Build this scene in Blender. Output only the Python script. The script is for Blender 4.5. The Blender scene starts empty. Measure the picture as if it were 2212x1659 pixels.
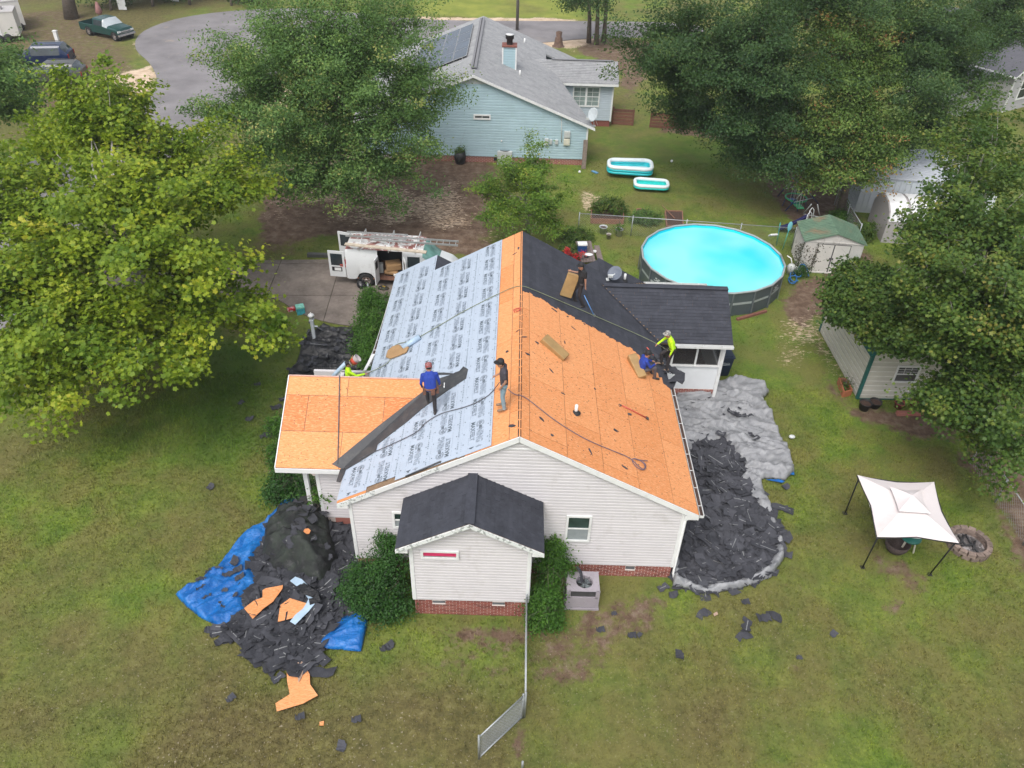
import bpy, math, random
import numpy as np
from mathutils import Vector, Matrix, Euler
R = math.radians
S = bpy.context.scene
col = S.collection
rnd = random.Random(7)

# ---------------------------------------------------------------- camera
F_PX = 1700.0
CAM = np.array([-0.315, -16.051, 20.202])
PITCH, ROLL, YAW = 0.664, 0.032, 0.004
def _basis():
    cp, sp = math.cos(PITCH), math.sin(PITCH); cy, sy = math.cos(YAW), math.sin(YAW)
    f = np.array([sy*cp, cy*cp, -sp]); r = np.array([cy, -sy, 0.0]); u = np.cross(r, f)
    c, s = math.cos(ROLL), math.sin(ROLL)
    return f, r*c + u*s, u*c - r*s
CF, CR, CU = _basis()
cd = bpy.data.cameras.new('camera'); cam = bpy.data.objects.new('camera', cd); col.objects.link(cam)
cd.sensor_width = 36; cd.lens = 36*F_PX/2212; cd.clip_start = 0.2; cd.clip_end = 2000
cam.matrix_world = Matrix(((CR[0], CU[0], -CF[0], CAM[0]), (CR[1], CU[1], -CF[1], CAM[1]),
                           (CR[2], CU[2], -CF[2], CAM[2]), (0, 0, 0, 1)))
S.camera = cam
# ---------------------------------------------------------------- light: bright overcast
SUN_EL, SUN_AZ = R(58), R(205)      # azimuth clockwise from +Y
w = bpy.data.worlds.new('World'); S.world = w; w.use_nodes = True
nt = w.node_tree; nt.nodes.clear()
sky = nt.nodes.new('ShaderNodeTexSky'); sky.sky_type = 'NISHITA'; sky.sun_disc = False
sky.sun_elevation = SUN_EL; sky.sun_rotation = SUN_AZ; sky.air_density = 1.0; sky.dust_density = 4.0; sky.ozone_density = 1.0
hs = nt.nodes.new('ShaderNodeHueSaturation'); hs.inputs['Saturation'].default_value = 0.35
bg = nt.nodes.new('ShaderNodeBackground'); bg.inputs['Strength'].default_value = 0.15
wo = nt.nodes.new('ShaderNodeOutputWorld')
nt.links.new(sky.outputs[0], hs.inputs['Color']); nt.links.new(hs.outputs[0], bg.inputs[0]); nt.links.new(bg.outputs[0], wo.inputs[0])
sl = bpy.data.lights.new('sun', 'SUN'); sl.energy = 0.95; sl.angle = R(28); sl.color = (1.0, 0.965, 0.92)
so = bpy.data.objects.new('sun', sl); col.objects.link(so)
sd = Vector((math.sin(SUN_AZ)*math.cos(SUN_EL), math.cos(SUN_AZ)*math.cos(SUN_EL), math.sin(SUN_EL)))
so.rotation_euler = sd.to_track_quat('Z', 'Y').to_euler(); so.location = (0, -10, 40)
vs = S.view_settings; vs.view_transform = 'Standard'; vs.look = 'None'; vs.gamma = 1.0; vs.exposure = 0.60; vs.use_curve_mapping = False
S.cycles.max_bounces = 6; S.cycles.diffuse_bounces = 3; S.cycles.glossy_bounces = 3; S.cycles.transmission_bounces = 4
S.cycles.transparent_max_bounces = 8; S.cycles.use_denoising = True; S.cycles.caustics_reflective = False; S.cycles.caustics_refractive = False

# ---------------------------------------------------------------- points of the place
def _ray(u, v):
    return CF*F_PX + CR*(u-1106.0) - CU*(v-829.5)
def G(u, v, z=0.0):
    d = _ray(u, v); t = (z-CAM[2])/d[2]; return Vector(CAM + t*d)
def H(u, v, y):
    d = _ray(u, v); t = (y-CAM[1])/d[1]; return Vector(CAM + t*d)
def PL(u, v, p0, n):
    d = _ray(u, v); t = float(np.dot(np.array(p0)-CAM, n)/np.dot(d, n)); return Vector(CAM + t*d)
def PR(p):
    d = np.array(p)-CAM; k = float(np.dot(d, CF)); return 1106+F_PX*float(np.dot(d, CR))/k, 829.5-F_PX*float(np.dot(d, CU))/k

# ---------------------------------------------------------------- mesh helpers
class MB:
    def __init__(s): s.v = []; s.f = []; s.mi = []; s.sm = []; s.M = Matrix(); s.m = 0
    def add(s, vs_, fs, m=None, smooth=False):
        b = len(s.v); M = s.M
        s.v += [tuple(M @ Vector(p)) for p in vs_]
        for f in fs: s.f.append(tuple(i+b for i in f)); s.mi.append(s.m if m is None else m); s.sm.append(smooth)
        return s
    def box(s, c, d, m=None, rot=None):
        x, y, z = d[0]/2, d[1]/2, d[2]/2
        P = [Vector(p) for p in ((-x,-y,-z),(x,-y,-z),(x,y,-z),(-x,y,-z),(-x,-y,z),(x,-y,z),(x,y,z),(-x,y,z))]
        if rot is not None:
            q = rot if isinstance(rot, Matrix) else Euler(rot).to_matrix()
            P = [q @ p for p in P]
        c = Vector(c)
        return s.add([p+c for p in P], [(0,3,2,1),(4,5,6,7),(0,1,5,4),(1,2,6,5),(2,3,7,6),(3,0,4,7)], m)
    def bar(s, a, b, wd, h, m=None, up=(0,0,1)):
        a, b = Vector(a), Vector(b); d = b-a; L = d.length
        if L < 1e-6: return s
        x = d/L; upv = Vector(up)
        if abs(x.dot(upv)) > .99: upv = Vector((1,0,0))
        y = upv.cross(x).normalized(); z = x.cross(y)
        return s.box((a+b)/2, (L, wd, h), m, Matrix((x, y, z)).transposed())
    def prism(s, pts, off, m=None, ms=None):
        """pts polygon (3D, CCW seen from outside), off: extrusion vector to the back"""
        n = len(pts); o = Vector(off); A = [Vector(p) for p in pts]; B = [p+o for p in A]
        s.add(A+B, [tuple(range(n))], m)
        b = len(s.v)-2*n
        s.f.append(tuple(b+n+i for i in reversed(range(n)))); s.mi.append(s.m if m is None else m); s.sm.append(False)
        for i in range(n):
            j = (i+1) % n
            s.f.append((b+i, b+n+i, b+n+j, b+j)); s.mi.append((s.m if m is None else m) if ms is None else ms); s.sm.append(False)
        return s
    def tube(s, pts, r, n=8, m=None, cap=True, smooth=True):
        P = [Vector(p) for p in pts]; rs = r if isinstance(r, (list, tuple)) else [r]*len(P)
        V = []; prev = None
        for i, p in enumerate(P):
            t = (P[min(i+1, len(P)-1)]-P[max(i-1, 0)])
            t = t.normalized() if t.length > 1e-9 else Vector((0,0,1))
            if prev is None:
                a = Vector((0,0,1)) if abs(t.z) < .9 else Vector((1,0,0)); x = t.cross(a).normalized()
            else:
                x = (prev - t*prev.dot(t)); x = x.normalized() if x.length > 1e-6 else t.orthogonal().normalized()
            prev = x; y = t.cross(x)
            for k in range(n):
                a = 2*math.pi*k/n; V.append(p + (x*math.cos(a)+y*math.sin(a))*rs[i])
        F = []
        for i in range(len(P)-1):
            for k in range(n):
                k2 = (k+1) % n; F.append((i*n+k, i*n+k2, (i+1)*n+k2, (i+1)*n+k))
        s.add(V, F, m, smooth)
        if cap:
            b = len(s.v)-len(V); L = len(P)-1
            s.f.append(tuple(b+k for k in reversed(range(n)))); s.f.append(tuple(b+L*n+k for k in range(n)))
            s.mi += [s.m if m is None else m]*2; s.sm += [False]*2
        return s
    def lathe(s, prof, n=16, c=(0,0,0), m=None, smooth=True, ax=None):
        V = []; c = Vector(c)
        q = Matrix.Identity(3) if ax is None else Vector(ax).to_track_quat('Z', 'Y').to_matrix()
        for (r, z) in prof:
            for k in range(n):
                a = 2*math.pi*k/n; V.append(c + q @ Vector((r*math.cos(a), r*math.sin(a), z)))
        F = []
        for i in range(len(prof)-1):
            for k in range(n):
                k2 = (k+1) % n; F.append((i*n+k, i*n+k2, (i+1)*n+k2, (i+1)*n+k))
        return s.add(V, F, m, smooth)
    def ball(s, c, r, m=None, n=10, rot=None):
        V = []; F = []; rr = (r, r, r) if not isinstance(r, (tuple, list)) else r; c = Vector(c); h = n//2+1
        q = Matrix.Identity(3) if rot is None else (rot if isinstance(rot, Matrix) else Euler(rot).to_matrix())
        for i in range(h+1):
            t = math.pi*i/h
            for k in range(n):
                a = 2*math.pi*k/n
                V.append(c + q @ Vector((rr[0]*math.sin(t)*math.cos(a), rr[1]*math.sin(t)*math.sin(a), rr[2]*math.cos(t))))
        for i in range(h):
            for k in range(n):
                k2 = (k+1) % n; F.append((i*n+k, (i+1)*n+k, (i+1)*n+k2, i*n+k2))
        return s.add(V, F, m, True)
    def mesh(s, name, mats):
        me = bpy.data.meshes.new(name); me.from_pydata(s.v, [], s.f)
        for m in (mats if isinstance(mats, (list, tuple)) else [mats]): me.materials.append(m)
        me.polygons.foreach_set('material_index', s.mi); me.polygons.foreach_set('use_smooth', s.sm)
        me.update(); return me
    def build(s, name, mats, parent=None, **kw):
        o = bpy.data.objects.new(name, s.mesh(name, mats)); col.objects.link(o)
        if parent is not None: o.parent = parent
        return tag(o, **kw)
def tag(o, label=None, cat=None, group=None, kind=None):
    if label: o['label'] = label
    if cat: o['category'] = cat
    if group: o['group'] = group
    if kind: o['kind'] = kind
    return o
def thing(name, label, cat, loc=(0,0,0), rz=0.0, group=None):
    o = bpy.data.objects.new(name, None); col.objects.link(o); o.empty_display_size = .2
    o.location = loc; o.rotation_euler = (0, 0, rz)
    return tag(o, label, cat, group)
def copy_tree(o, parent=None):
    c = o.copy(); col.objects.link(c); c.parent = parent
    for ch in list(o.children): copy_tree(ch, c)
    return c
def link_mesh(name, me, parent=None, loc=None, rot=None, **kw):
    o = bpy.data.objects.new(name, me); col.objects.link(o)
    if parent is not None: o.parent = parent
    if loc is not None: o.location = loc
    if rot is not None: o.rotation_euler = rot
    return tag(o, **kw)
def np_mesh(name, V, Fs, mats, smooth=False, mi=None):
    """V (n,3); Fs (m,k) same-size faces"""
    me = bpy.data.meshes.new(name); V = np.asarray(V, np.float32); Fs = np.asarray(Fs, np.int32)
    m, k = Fs.shape
    me.vertices.add(len(V)); me.vertices.foreach_set('co', V.ravel())
    me.loops.add(m*k); me.loops.foreach_set('vertex_index', Fs.ravel())
    me.polygons.add(m); me.polygons.foreach_set('loop_start', np.arange(m, dtype=np.int32)*k)
    me.polygons.foreach_set('loop_total', np.full(m, k, np.int32))
    for x in (mats if isinstance(mats, (list, tuple)) else [mats]): me.materials.append(x)
    if mi is not None: me.polygons.foreach_set('material_index', np.asarray(mi, np.int32))
    me.update(calc_edges=True)
    me.polygons.foreach_set('use_smooth', np.full(m, smooth, bool))
    return me
def clip_poly(poly, clip):
    """Sutherland-Hodgman, 2D, clip convex CCW"""
    out = list(poly)
    for i in range(len(clip)):
        a, b = clip[i], clip[(i+1) % len(clip)]; inp = out; out = []
        if not inp: return []
        def side(p): return (b[0]-a[0])*(p[1]-a[1])-(b[1]-a[1])*(p[0]-a[0])
        for j in range(len(inp)):
            p, q = inp[j], inp[(j+1) % len(inp)]; sp, sq = side(p), side(q)
            if sp >= 0: out.append(p)
            if (sp >= 0) != (sq >= 0):
                t = sp/(sp-sq); out.append((p[0]+t*(q[0]-p[0]), p[1]+t*(q[1]-p[1])))
    r = []
    for p in out:
        if not r or (abs(p[0]-r[-1][0])+abs(p[1]-r[-1][1])) > 1e-4: r.append(p)
    if len(r) > 2 and abs(r[0][0]-r[-1][0])+abs(r[0][1]-r[-1][1]) < 1e-4: r.pop()
    return r if len(r) > 2 and abs(area2(r)) > 2e-4 else []
def area2(p): return .5*sum(p[i][0]*p[(i+1) % len(p)][1]-p[(i+1) % len(p)][0]*p[i][1] for i in range(len(p)))
def inside(P, poly):
    """P (n,2) -> bool"""
    x, y = P[:, 0], P[:, 1]; c = np.zeros(len(P), bool); n = len(poly)
    for i in range(n):
        x0, y0 = poly[i][:2]; x1, y1 = poly[(i+1) % n][:2]
        k = ((y0 > y) != (y1 > y)) & (x < (x1-x0)*(y-y0)/((y1-y0) if y1 != y0 else 1e-9)+x0); c ^= k
    return c
def edge_dist(P, poly):
    d = np.full(len(P), 1e9); near = np.zeros((len(P), 2)); n = len(poly)
    for i in range(n):
        a = np.array(poly[i][:2]); b = np.array(poly[(i+1) % n][:2]); ab = b-a
        t = np.clip(((P-a) @ ab)/max(1e-9, ab @ ab), 0, 1); q = a+t[:, None]*ab
        e = np.hypot(*(P-q).T); k = e < d; d[k] = e[k]; near[k] = q[k]
    return d, near
def vnoise(x, y, seed=0, sc=1.0, oct=3):
    """value noise in numpy, 0..1"""
    x = np.asarray(x, float)*sc; y = np.asarray(y, float)*sc; out = 0; amp = 1; tot = 0
    for o in range(oct):
        xi = np.floor(x).astype(np.int64); yi = np.floor(y).astype(np.int64); fx = x-xi; fy = y-yi
        fx = fx*fx*(3-2*fx); fy = fy*fy*(3-2*fy)
        def h(a, b):
            n = (a*374761393+b*668265263+(seed+o*17)*974711) & 0x7fffffff
            n = ((n ^ (n >> 13))*1274126177) & 0x7fffffff; return ((n ^ (n >> 16)) & 0xffff)/65535.0
        v = (h(xi, yi)*(1-fx)+h(xi+1, yi)*fx)*(1-fy)+(h(xi, yi+1)*(1-fx)+h(xi+1, yi+1)*fx)*fy
        out = out+v*amp; tot += amp; amp *= .5; x = x*2+5.3; y = y*2+1.7
    return out/tot

# ---------------------------------------------------------------- materials
def _new(name):
    m = bpy.data.materials.new(name); m.use_nodes = True; nt = m.node_tree
    return m, nt, nt.nodes['Principled BSDF']
def N(nt, t, **kw):
    n = nt.nodes.new(t)
    for k, v in kw.items():
        if k in ('i',):
            for a, b in v.items(): n.inputs[a].default_value = b
        else: setattr(n, k, v)
    return n
def rgb(c): return (c[0], c[1], c[2], 1.0)
def ramp(nt, fac, stops, interp='LINEAR'):
    r = nt.nodes.new('ShaderNodeValToRGB'); r.color_ramp.interpolation = interp
    e = r.color_ramp.elements
    while len(e) < len(stops): e.new(.5)
    for i, (p, c) in enumerate(stops): e[i].position = p; e[i].color = rgb(c) if len(c) == 3 else c
    nt.links.new(fac, r.inputs[0]); return r.outputs[0]
def noise(nt, vec, scale, detail=4, rough=.55, dist=0.0, out=0):
    n = nt.nodes.new('ShaderNodeTexNoise'); n.inputs['Scale'].default_value = scale; n.inputs['Detail'].default_value = detail
    n.inputs['Roughness'].default_value = rough; n.inputs['Distortion'].default_value = dist
    if vec is not None: nt.links.new(vec, n.inputs['Vector'])
    return n.outputs[out]
def mixc(nt, fac, a, b, mode='MIX'):
    m = nt.nodes.new('ShaderNodeMix'); m.data_type = 'RGBA'; m.blend_type = mode
    for s_, v in ((m.inputs[0], fac), (m.inputs[6], a), (m.inputs[7], b)):
        if hasattr(v, 'links') or isinstance(v, bpy.types.NodeSocket): nt.links.new(v, s_)
        else: s_.default_value = v if not isinstance(v, tuple) else rgb(v)
    return m.outputs[2]
def math_(nt, op, a, b=0.0, c=None):
    m = nt.nodes.new('ShaderNodeMath'); m.operation = op
    for s_, v in zip(m.inputs, (a, b, c)):
        if v is None: continue
        if isinstance(v, bpy.types.NodeSocket): nt.links.new(v, s_)
        else: s_.default_value = v
    return m.outputs[0]
def geo_pos(nt): return nt.nodes.new('ShaderNodeNewGeometry').outputs['Position']
def obj_co(nt): return nt.nodes.new('ShaderNodeTexCoord').outputs['Object']
def obj_rand(nt): return nt.nodes.new('ShaderNodeObjectInfo').outputs['Random']
def bump(nt, b, h, strength=.3, dist=.01):
    n = nt.nodes.new('ShaderNodeBump'); n.inputs['Strength'].default_value = strength; n.inputs['Distance'].default_value = dist
    nt.links.new(h, n.inputs['Height']); nt.links.new(n.outputs[0], b.inputs['Normal'])
MATS = {}
def mat(name, c, rough=.6, var=.12, scale=6.0, metal=0.0, rvar=.0, bmp=0.0, bscale=40.0, bdist=.004, spec=.5, dirt=None, dscale=1.5, dlo=.5, dhi=.75):
    """a painted / plain surface: soft tone variation, optional per-object variation, dirt patches and fine relief"""
    if name in MATS: return MATS[name]
    m, nt, b = _new(name); p = geo_pos(nt)
    lo = tuple(x*(1-var) for x in c); hi = tuple(min(1, x*(1+var)) for x in c)
    cc = ramp(nt, noise(nt, p, scale), [(.3, lo), (.7, hi)])
    if rvar:
        k = math_(nt, 'MULTIPLY_ADD', obj_rand(nt), 2*rvar, 1-rvar)
        v = nt.nodes.new('ShaderNodeCombineColor')
        for i in range(3): nt.links.new(k, v.inputs[i])
        cc = mixc(nt, 1.0, cc, v.outputs[0], 'MULTIPLY')
    if dirt is not None:
        d = ramp(nt, noise(nt, p, dscale, 6, .65), [(dlo, (0,0,0)), (dhi, (1,1,1))])
        cc = mixc(nt, d, cc, dirt)
    nt.links.new(cc, b.inputs['Base Color'])
    b.inputs['Roughness'].default_value = rough; b.inputs['Metallic'].default_value = metal
    b.inputs['Specular IOR Level'].default_value = spec
    if bmp: bump(nt, b, noise(nt, p, bscale, 3), bmp, bdist)
    MATS[name] = m; return m
def glass_mat(name, c=(.03,.04,.045), rough=.06):
    if name in MATS: return MATS[name]
    m, nt, b = _new(name)
    cc = ramp(nt, noise(nt, geo_pos(nt), 1.3), [(.3, tuple(x*.6 for x in c)), (.7, tuple(x*1.6 for x in c))])
    nt.links.new(cc, b.inputs['Base Color']); b.inputs['Roughness'].default_value = rough; b.inputs['Specular IOR Level'].default_value = .7
    MATS[name] = m; return m
# ================================================================ ground
def dp(*pts, z=0.0): return [tuple(G(u, v, z))[:2] for u, v in pts]
DIRT = [(dp((1150,1340),(1230,1340),(1320,1460),(1250,1540),(1150,1480)), .5, .55, .3), (dp((1600,1400),(1760,1390),(1800,1450),(1680,1480)), .5, .35, .3), (dp((1900,1290),(1950,1290),(1960,1330),(1900,1330)), .3, .7, .2), (dp((820,1380),(1120,1380),(1120,1480),(900,1470)), .6, .45, .3),
        (dp((560,470),(600,345),(930,330),(1060,345),(1075,430),(1050,540),(1000,560),(760,500),(640,520),(590,575),(560,560)), .9, 1.0, .5),
        (dp((590,420),(700,400),(900,410),(1020,470),(980,540),(700,500),(600,500)), .4, .8, 1.1),
        (dp((1660,300),(1830,400),(1900,620),(1830,650),(1700,470),(1640,380),(1560,300),(1420,285),(1420,270)), .5, .9, .3),
        (dp((1660,640),(1760,600),(1900,620),(2000,660),(1790,720),(1780,690),(1730,720),(1690,690)), .5, .85, .6),
        (dp((1770,740),(1800,830),(1850,880),(2040,890),(2100,960),(1960,960),(1830,900),(1775,840)), .4, .8, .3),
        (dp((2060,960),(2212,1200),(2400,1500),(2400,700),(2120,900)), .8, .85, .3),
        (dp((890,1340),(1140,1345),(1140,1390),(900,1385)), .35, .7, .15),
        (dp((1225,1325),(1300,1290),(1440,1260),(1450,1320),(1300,1420),(1230,1390)), .5, .6, .15),
        (dp((1105,1540),(1140,1540),(1150,1659),(1110,1659)), .2, .6, .1),
        (dp((1870,1170),(1900,1180),(2000,1240),(1990,1290),(1880,1250)), .6, .6, .2),
        (dp((-60,20),(170,20),(280,60),(300,140),(330,220),(180,260),(-60,230)), 1.2, .55, .5),
        (dp((1240,70),(1420,90),(1420,150),(1350,250),(1330,170),(1240,110)), .8, .7, .4),
        (dp((560,1010),(610,990),(620,1080),(570,1090)), .4, .5, .2),
        (dp((1480,1180),(1700,1180),(1760,1290),(1560,1300)), .5, .3, .1),
        (dp((1440,455),(1480,455),(1700,600),(1640,690),(1590,700),(1590,640)), .3, .1, .1)]
SAND = [(dp((215,165),(300,150),(335,130),(345,165),(300,215),(340,250),(270,240),(180,215)), 1.2, 1.0),
        (dp((290,90),(330,60),(345,130),(320,150)), .7, .6),
        (dp((1230,55),(1300,80),(1240,110),(1150,95),(1100,85)), .8, .8),
        (dp((590,180),(720,180),(760,215),(640,225),(540,250)), 1.0, .7),
        (dp((900,36),(1240,40),(1240,48),(900,44)), .5, .9),
        (dp((20,380),(120,350),(160,400),(60,440)), .8, .7),
        (dp((590,400),(800,370),(1000,400),(1060,500),(960,520),(700,460),(600,470)), 2.0, .50),
        (dp((600,345),(760,335),(780,350),(640,380)), 1.0, .6),
        (dp((1250,410),(1330,430),(1290,460),(1250,455)), .4, .5),
        (dp((1700,700),(1790,650),(1780,740),(1740,800),(1690,760)), .8, .5),
        (dp((1790,650),(1790,720),(1850,870),(1800,860),(1740,720)), .5, .4)]
DRY_AND_SHADE = [(dp((1140,1340),(1320,1340),(1300,1500),(1160,1560)), .8, .8), (dp((1500,1290),(1800,1300),(1960,1380),(2100,1500),(2000,1620),(1800,1480),(1560,1420)), 1.0, .7), (dp((1180,1440),(1500,1480),(1560,1600),(1200,1560)), 1.0, .6),
       (dp((-100,1300),(380,1340),(700,1480),(1130,1400),(1135,1700),(-100,1700)), 2.5, .75),
       (dp((1135,1330),(1500,1330),(1760,1380),(1900,1500),(1500,1700),(1135,1700)), 1.6, .6),
       (dp((300,1020),(560,1000),(560,1140),(380,1240),(200,1240)), 1.2, .5),
       (dp((600,540),(700,500),(1060,500),(1060,560),(600,570)), 1.0, .5),
       (dp((1260,400),(1700,380),(1720,480),(1250,470)), 1.5, .3),
       (dp((1680,1050),(1860,1000),(2010,1100),(1880,1280),(1700,1250)), 1.2, .45),
       (dp((1980,900),(2212,1100),(2300,1659),(2050,1659),(2120,1200)), 1.5, .6),
       (dp((1290,480),(1390,490),(1380,560),(1290,540)), .8, .4)]
DRY_AND_SHADE += [(dp((-100,-20),(560,-20),(420,20),(300,60),(285,110),(330,220),(100,300),(-100,300)), 1.5, .9)]  # tree shade at the upper left, painted in as darker, browner ground
BRIGHT = [(dp((900,-20),(1250,-20),(1250,42),(900,36)), 1.0, 1.0)]
LUSH_GRASS = [(dp((380,720),(600,720),(600,950),(480,1000),(330,920)), 1.5, .9),  # areas of deeper green, taller grass
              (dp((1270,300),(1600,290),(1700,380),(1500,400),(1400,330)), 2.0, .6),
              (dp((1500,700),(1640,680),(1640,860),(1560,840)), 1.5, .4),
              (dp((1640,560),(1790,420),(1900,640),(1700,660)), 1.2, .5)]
def _paint(P, items, out, seed):
    nz = vnoise(P[:, 0], P[:, 1], seed, .7, 4)
    for k, it in enumerate(items):
        poly, soft, st = it[0], it[1], it[2]
        a = np.array(poly); lo = a.min(0)-soft*2; hi = a.max(0)+soft*2
        q = np.where((P[:, 0] > lo[0]) & (P[:, 0] < hi[0]) & (P[:, 1] > lo[1]) & (P[:, 1] < hi[1]))[0]
        if not len(q): continue
        ins = inside(P[q], poly); d, _ = edge_dist(P[q], poly); d = np.where(ins, d, -d)
        v = np.clip((d+(nz[q]-.5)*soft*3)/soft*.5+.5, 0, 1)*st
        out[q] = np.maximum(out[q], v)
    return out
def ground_attrs(P):
    z = np.zeros(len(P))
    dirt = _paint(P, DIRT, z.copy(), 1); sand = _paint(P, SAND, z.copy(), 2)
    dry = _paint(P, DRY_AND_SHADE, z.copy(), 3); lush = _paint(P, LUSH_GRASS, z.copy(), 4); br = _paint(P, BRIGHT, z.copy(), 5)  # dry holds straw patches and the tree shade painted at the upper left
    big = vnoise(P[:, 0], P[:, 1], 11, .16, 4); mid = vnoise(P[:, 0], P[:, 1], 12, .5, 3)
    dry = np.clip(dry*(.35+1.0*mid) + np.clip((big-.50)*3.2, 0, .6)*(1-lush), 0, 1)
    return dirt, sand, dry, lush, br
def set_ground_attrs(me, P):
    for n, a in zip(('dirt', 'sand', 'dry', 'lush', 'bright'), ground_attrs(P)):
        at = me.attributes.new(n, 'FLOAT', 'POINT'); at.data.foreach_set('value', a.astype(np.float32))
def ground_colour(nt, fine=True):
    p = geo_pos(nt); A = {}
    for n in ('dirt', 'sand', 'dry', 'lush', 'bright'):
        a = nt.nodes.new('ShaderNodeAttribute'); a.attribute_name = n; A[n] = a.outputs['Fac']
    green = ramp(nt, noise(nt, p, 1.1, 6, .6), [(.32, (.10,.165,.028)), (.5, (.16,.225,.038)), (.68, (.235,.285,.052))])
    fine_ = noise(nt, p, 9, 5, .7)
    green = mixc(nt, ramp(nt, fine_, [(.35, (0,0,0)), (.68, (.75,.75,.75))]), green, (.07,.115,.024))
    pat = ramp(nt, noise(nt, p, .45, 5, .6), [(.42, (0,0,0)), (.6, (.6,.6,.6))])
    green = mixc(nt, pat, green, (.185,.155,.06))
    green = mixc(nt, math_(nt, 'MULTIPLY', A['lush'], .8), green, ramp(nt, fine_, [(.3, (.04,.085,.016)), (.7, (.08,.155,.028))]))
    green = mixc(nt, A['bright'], green, ramp(nt, noise(nt, p, .5, 5, .6), [(.35, (.17,.21,.04)), (.65, (.27,.29,.06))]))
    dryc = ramp(nt, noise(nt, p, 3.2, 7, .72), [(.3, (.06,.05,.024)), (.47, (.115,.09,.042)), (.6, (.16,.135,.055)), (.72, (.25,.21,.12))])
    c = mixc(nt, math_(nt, 'MULTIPLY', A['dry'], .85), green, dryc)
    soil = ramp(nt, noise(nt, p, 2.0, 7, .7), [(.3, (.085,.055,.038)), (.5, (.15,.10,.07)), (.7, (.25,.19,.145))])
    k = math_(nt, 'ADD', A['dirt'], math_(nt, 'MULTIPLY_ADD', noise(nt, p, 2.4, 6, .7), 1.2, -.6))
    c = mixc(nt, ramp(nt, k, [(.42, (0,0,0)), (.66, (1,1,1))]), c, soil)
    sandc = ramp(nt, noise(nt, p, 1.2, 6, .65), [(.3, (.42,.30,.20)), (.7, (.72,.58,.44))])
    # thin pale streaks of dry needles and sand
    mp = nt.nodes.new('ShaderNodeMapping'); mp.inputs['Scale'].default_value = (1.0, 2.6, 1); mp.inputs['Rotation'].default_value = (0, 0, .35)
    nt.links.new(p, mp.inputs[0])
    st = noise(nt, mp.outputs[0], 3.6, 7, .72, .6)
    k2 = math_(nt, 'ADD', A['sand'], math_(nt, 'MULTIPLY_ADD', st, 1.9, -1.0))
    c = mixc(nt, ramp(nt, k2, [(.40, (0,0,0)), (.52, (1,1,1))]), c, sandc)
    k3 = math_(nt, 'MULTIPLY', ramp(nt, noise(nt, p, 13, 2, .5), [(.66, (0,0,0)), (.70, (1,1,1))]), math_(nt, 'MULTIPLY_ADD', A['dry'], .55, .04))
    c = mixc(nt, k3, c, (.42,.36,.28))
    return c, p
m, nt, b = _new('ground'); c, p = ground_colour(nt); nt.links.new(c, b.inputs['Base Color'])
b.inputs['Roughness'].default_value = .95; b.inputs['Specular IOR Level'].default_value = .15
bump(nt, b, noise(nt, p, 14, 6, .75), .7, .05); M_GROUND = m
m, nt, b = _new('grass_blades'); c, p = ground_colour(nt)
a = nt.nodes.new('ShaderNodeAttribute'); a.attribute_name = 'tone'
hsv = nt.nodes.new('ShaderNodeHueSaturation'); hsv.inputs['Saturation'].default_value = 1.1
nt.links.new(math_(nt, 'MULTIPLY_ADD', a.outputs['Fac'], 1.0, .65), hsv.inputs['Value']); nt.links.new(c, hsv.inputs['Color'])
nt.links.new(hsv.outputs[0], b.inputs['Base Color']); b.inputs['Roughness'].default_value = .8; b.inputs['Specular IOR Level'].default_value = .2
M_GRASS = m
gx = np.concatenate([np.linspace(-420, -72, 12), np.arange(-70, 80, .45), np.linspace(82, 420, 12)])
gy = np.concatenate([np.linspace(-120, -16, 8), np.arange(-14, 92, .45), np.linspace(94, 700, 14)])
XX, YY = np.meshgrid(gx, gy); P = np.stack([XX.ravel(), YY.ravel()], 1)
ZZ = (vnoise(P[:, 0], P[:, 1], 21, .35, 3)-.5)*.05
V = np.column_stack([P, ZZ]); nx = len(gx); ny = len(gy)
ii, jj = np.meshgrid(np.arange(nx-1), np.arange(ny-1)); a0 = (jj*nx+ii).ravel()
me = np_mesh('ground', V, np.stack([a0, a0+1, a0+1+nx, a0+nx], 1), M_GROUND, True); set_ground_attrs(me, P)
link_mesh('ground', me, kind='structure')

HOUSE_RECT = [(-5.3,-.2),(-3.1,-.2),(-3.1,-1.75),(.55,-1.75),(.55,-.2),(5.1,-.2),(5.1,12.5),(-5.3,12.5)]
ROAD = dp((285,104),(306,64),(420,30),(650,14),(900,46),(1240,46),(1520,50),(1520,82),(1270,82),(1190,92),(1000,104),(930,108),(700,125),(590,160),(520,215),(470,285),(380,350),(250,430),(150,560),(60,700),(-160,760),(-160,470),(60,345),(200,300),(300,235),(345,190),(330,140))
DRIVE = dp((150,575),(590,563),(760,562),(1010,545),(1030,640),(850,712),(770,708),(700,697),(640,675),(600,645),(540,640),(100,720))
rng = np.random.default_rng(5)
def soften(poly, n=2):
    for _ in range(n): poly = [q for a, b in zip(poly, poly[1:]+poly[:1]) for q in ((a[0]*.75+b[0]*.25, a[1]*.75+b[1]*.25), (a[0]*.25+b[0]*.75, a[1]*.25+b[1]*.75))]
    return poly
ROAD = soften(ROAD); DRIVE = soften(DRIVE)
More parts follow.
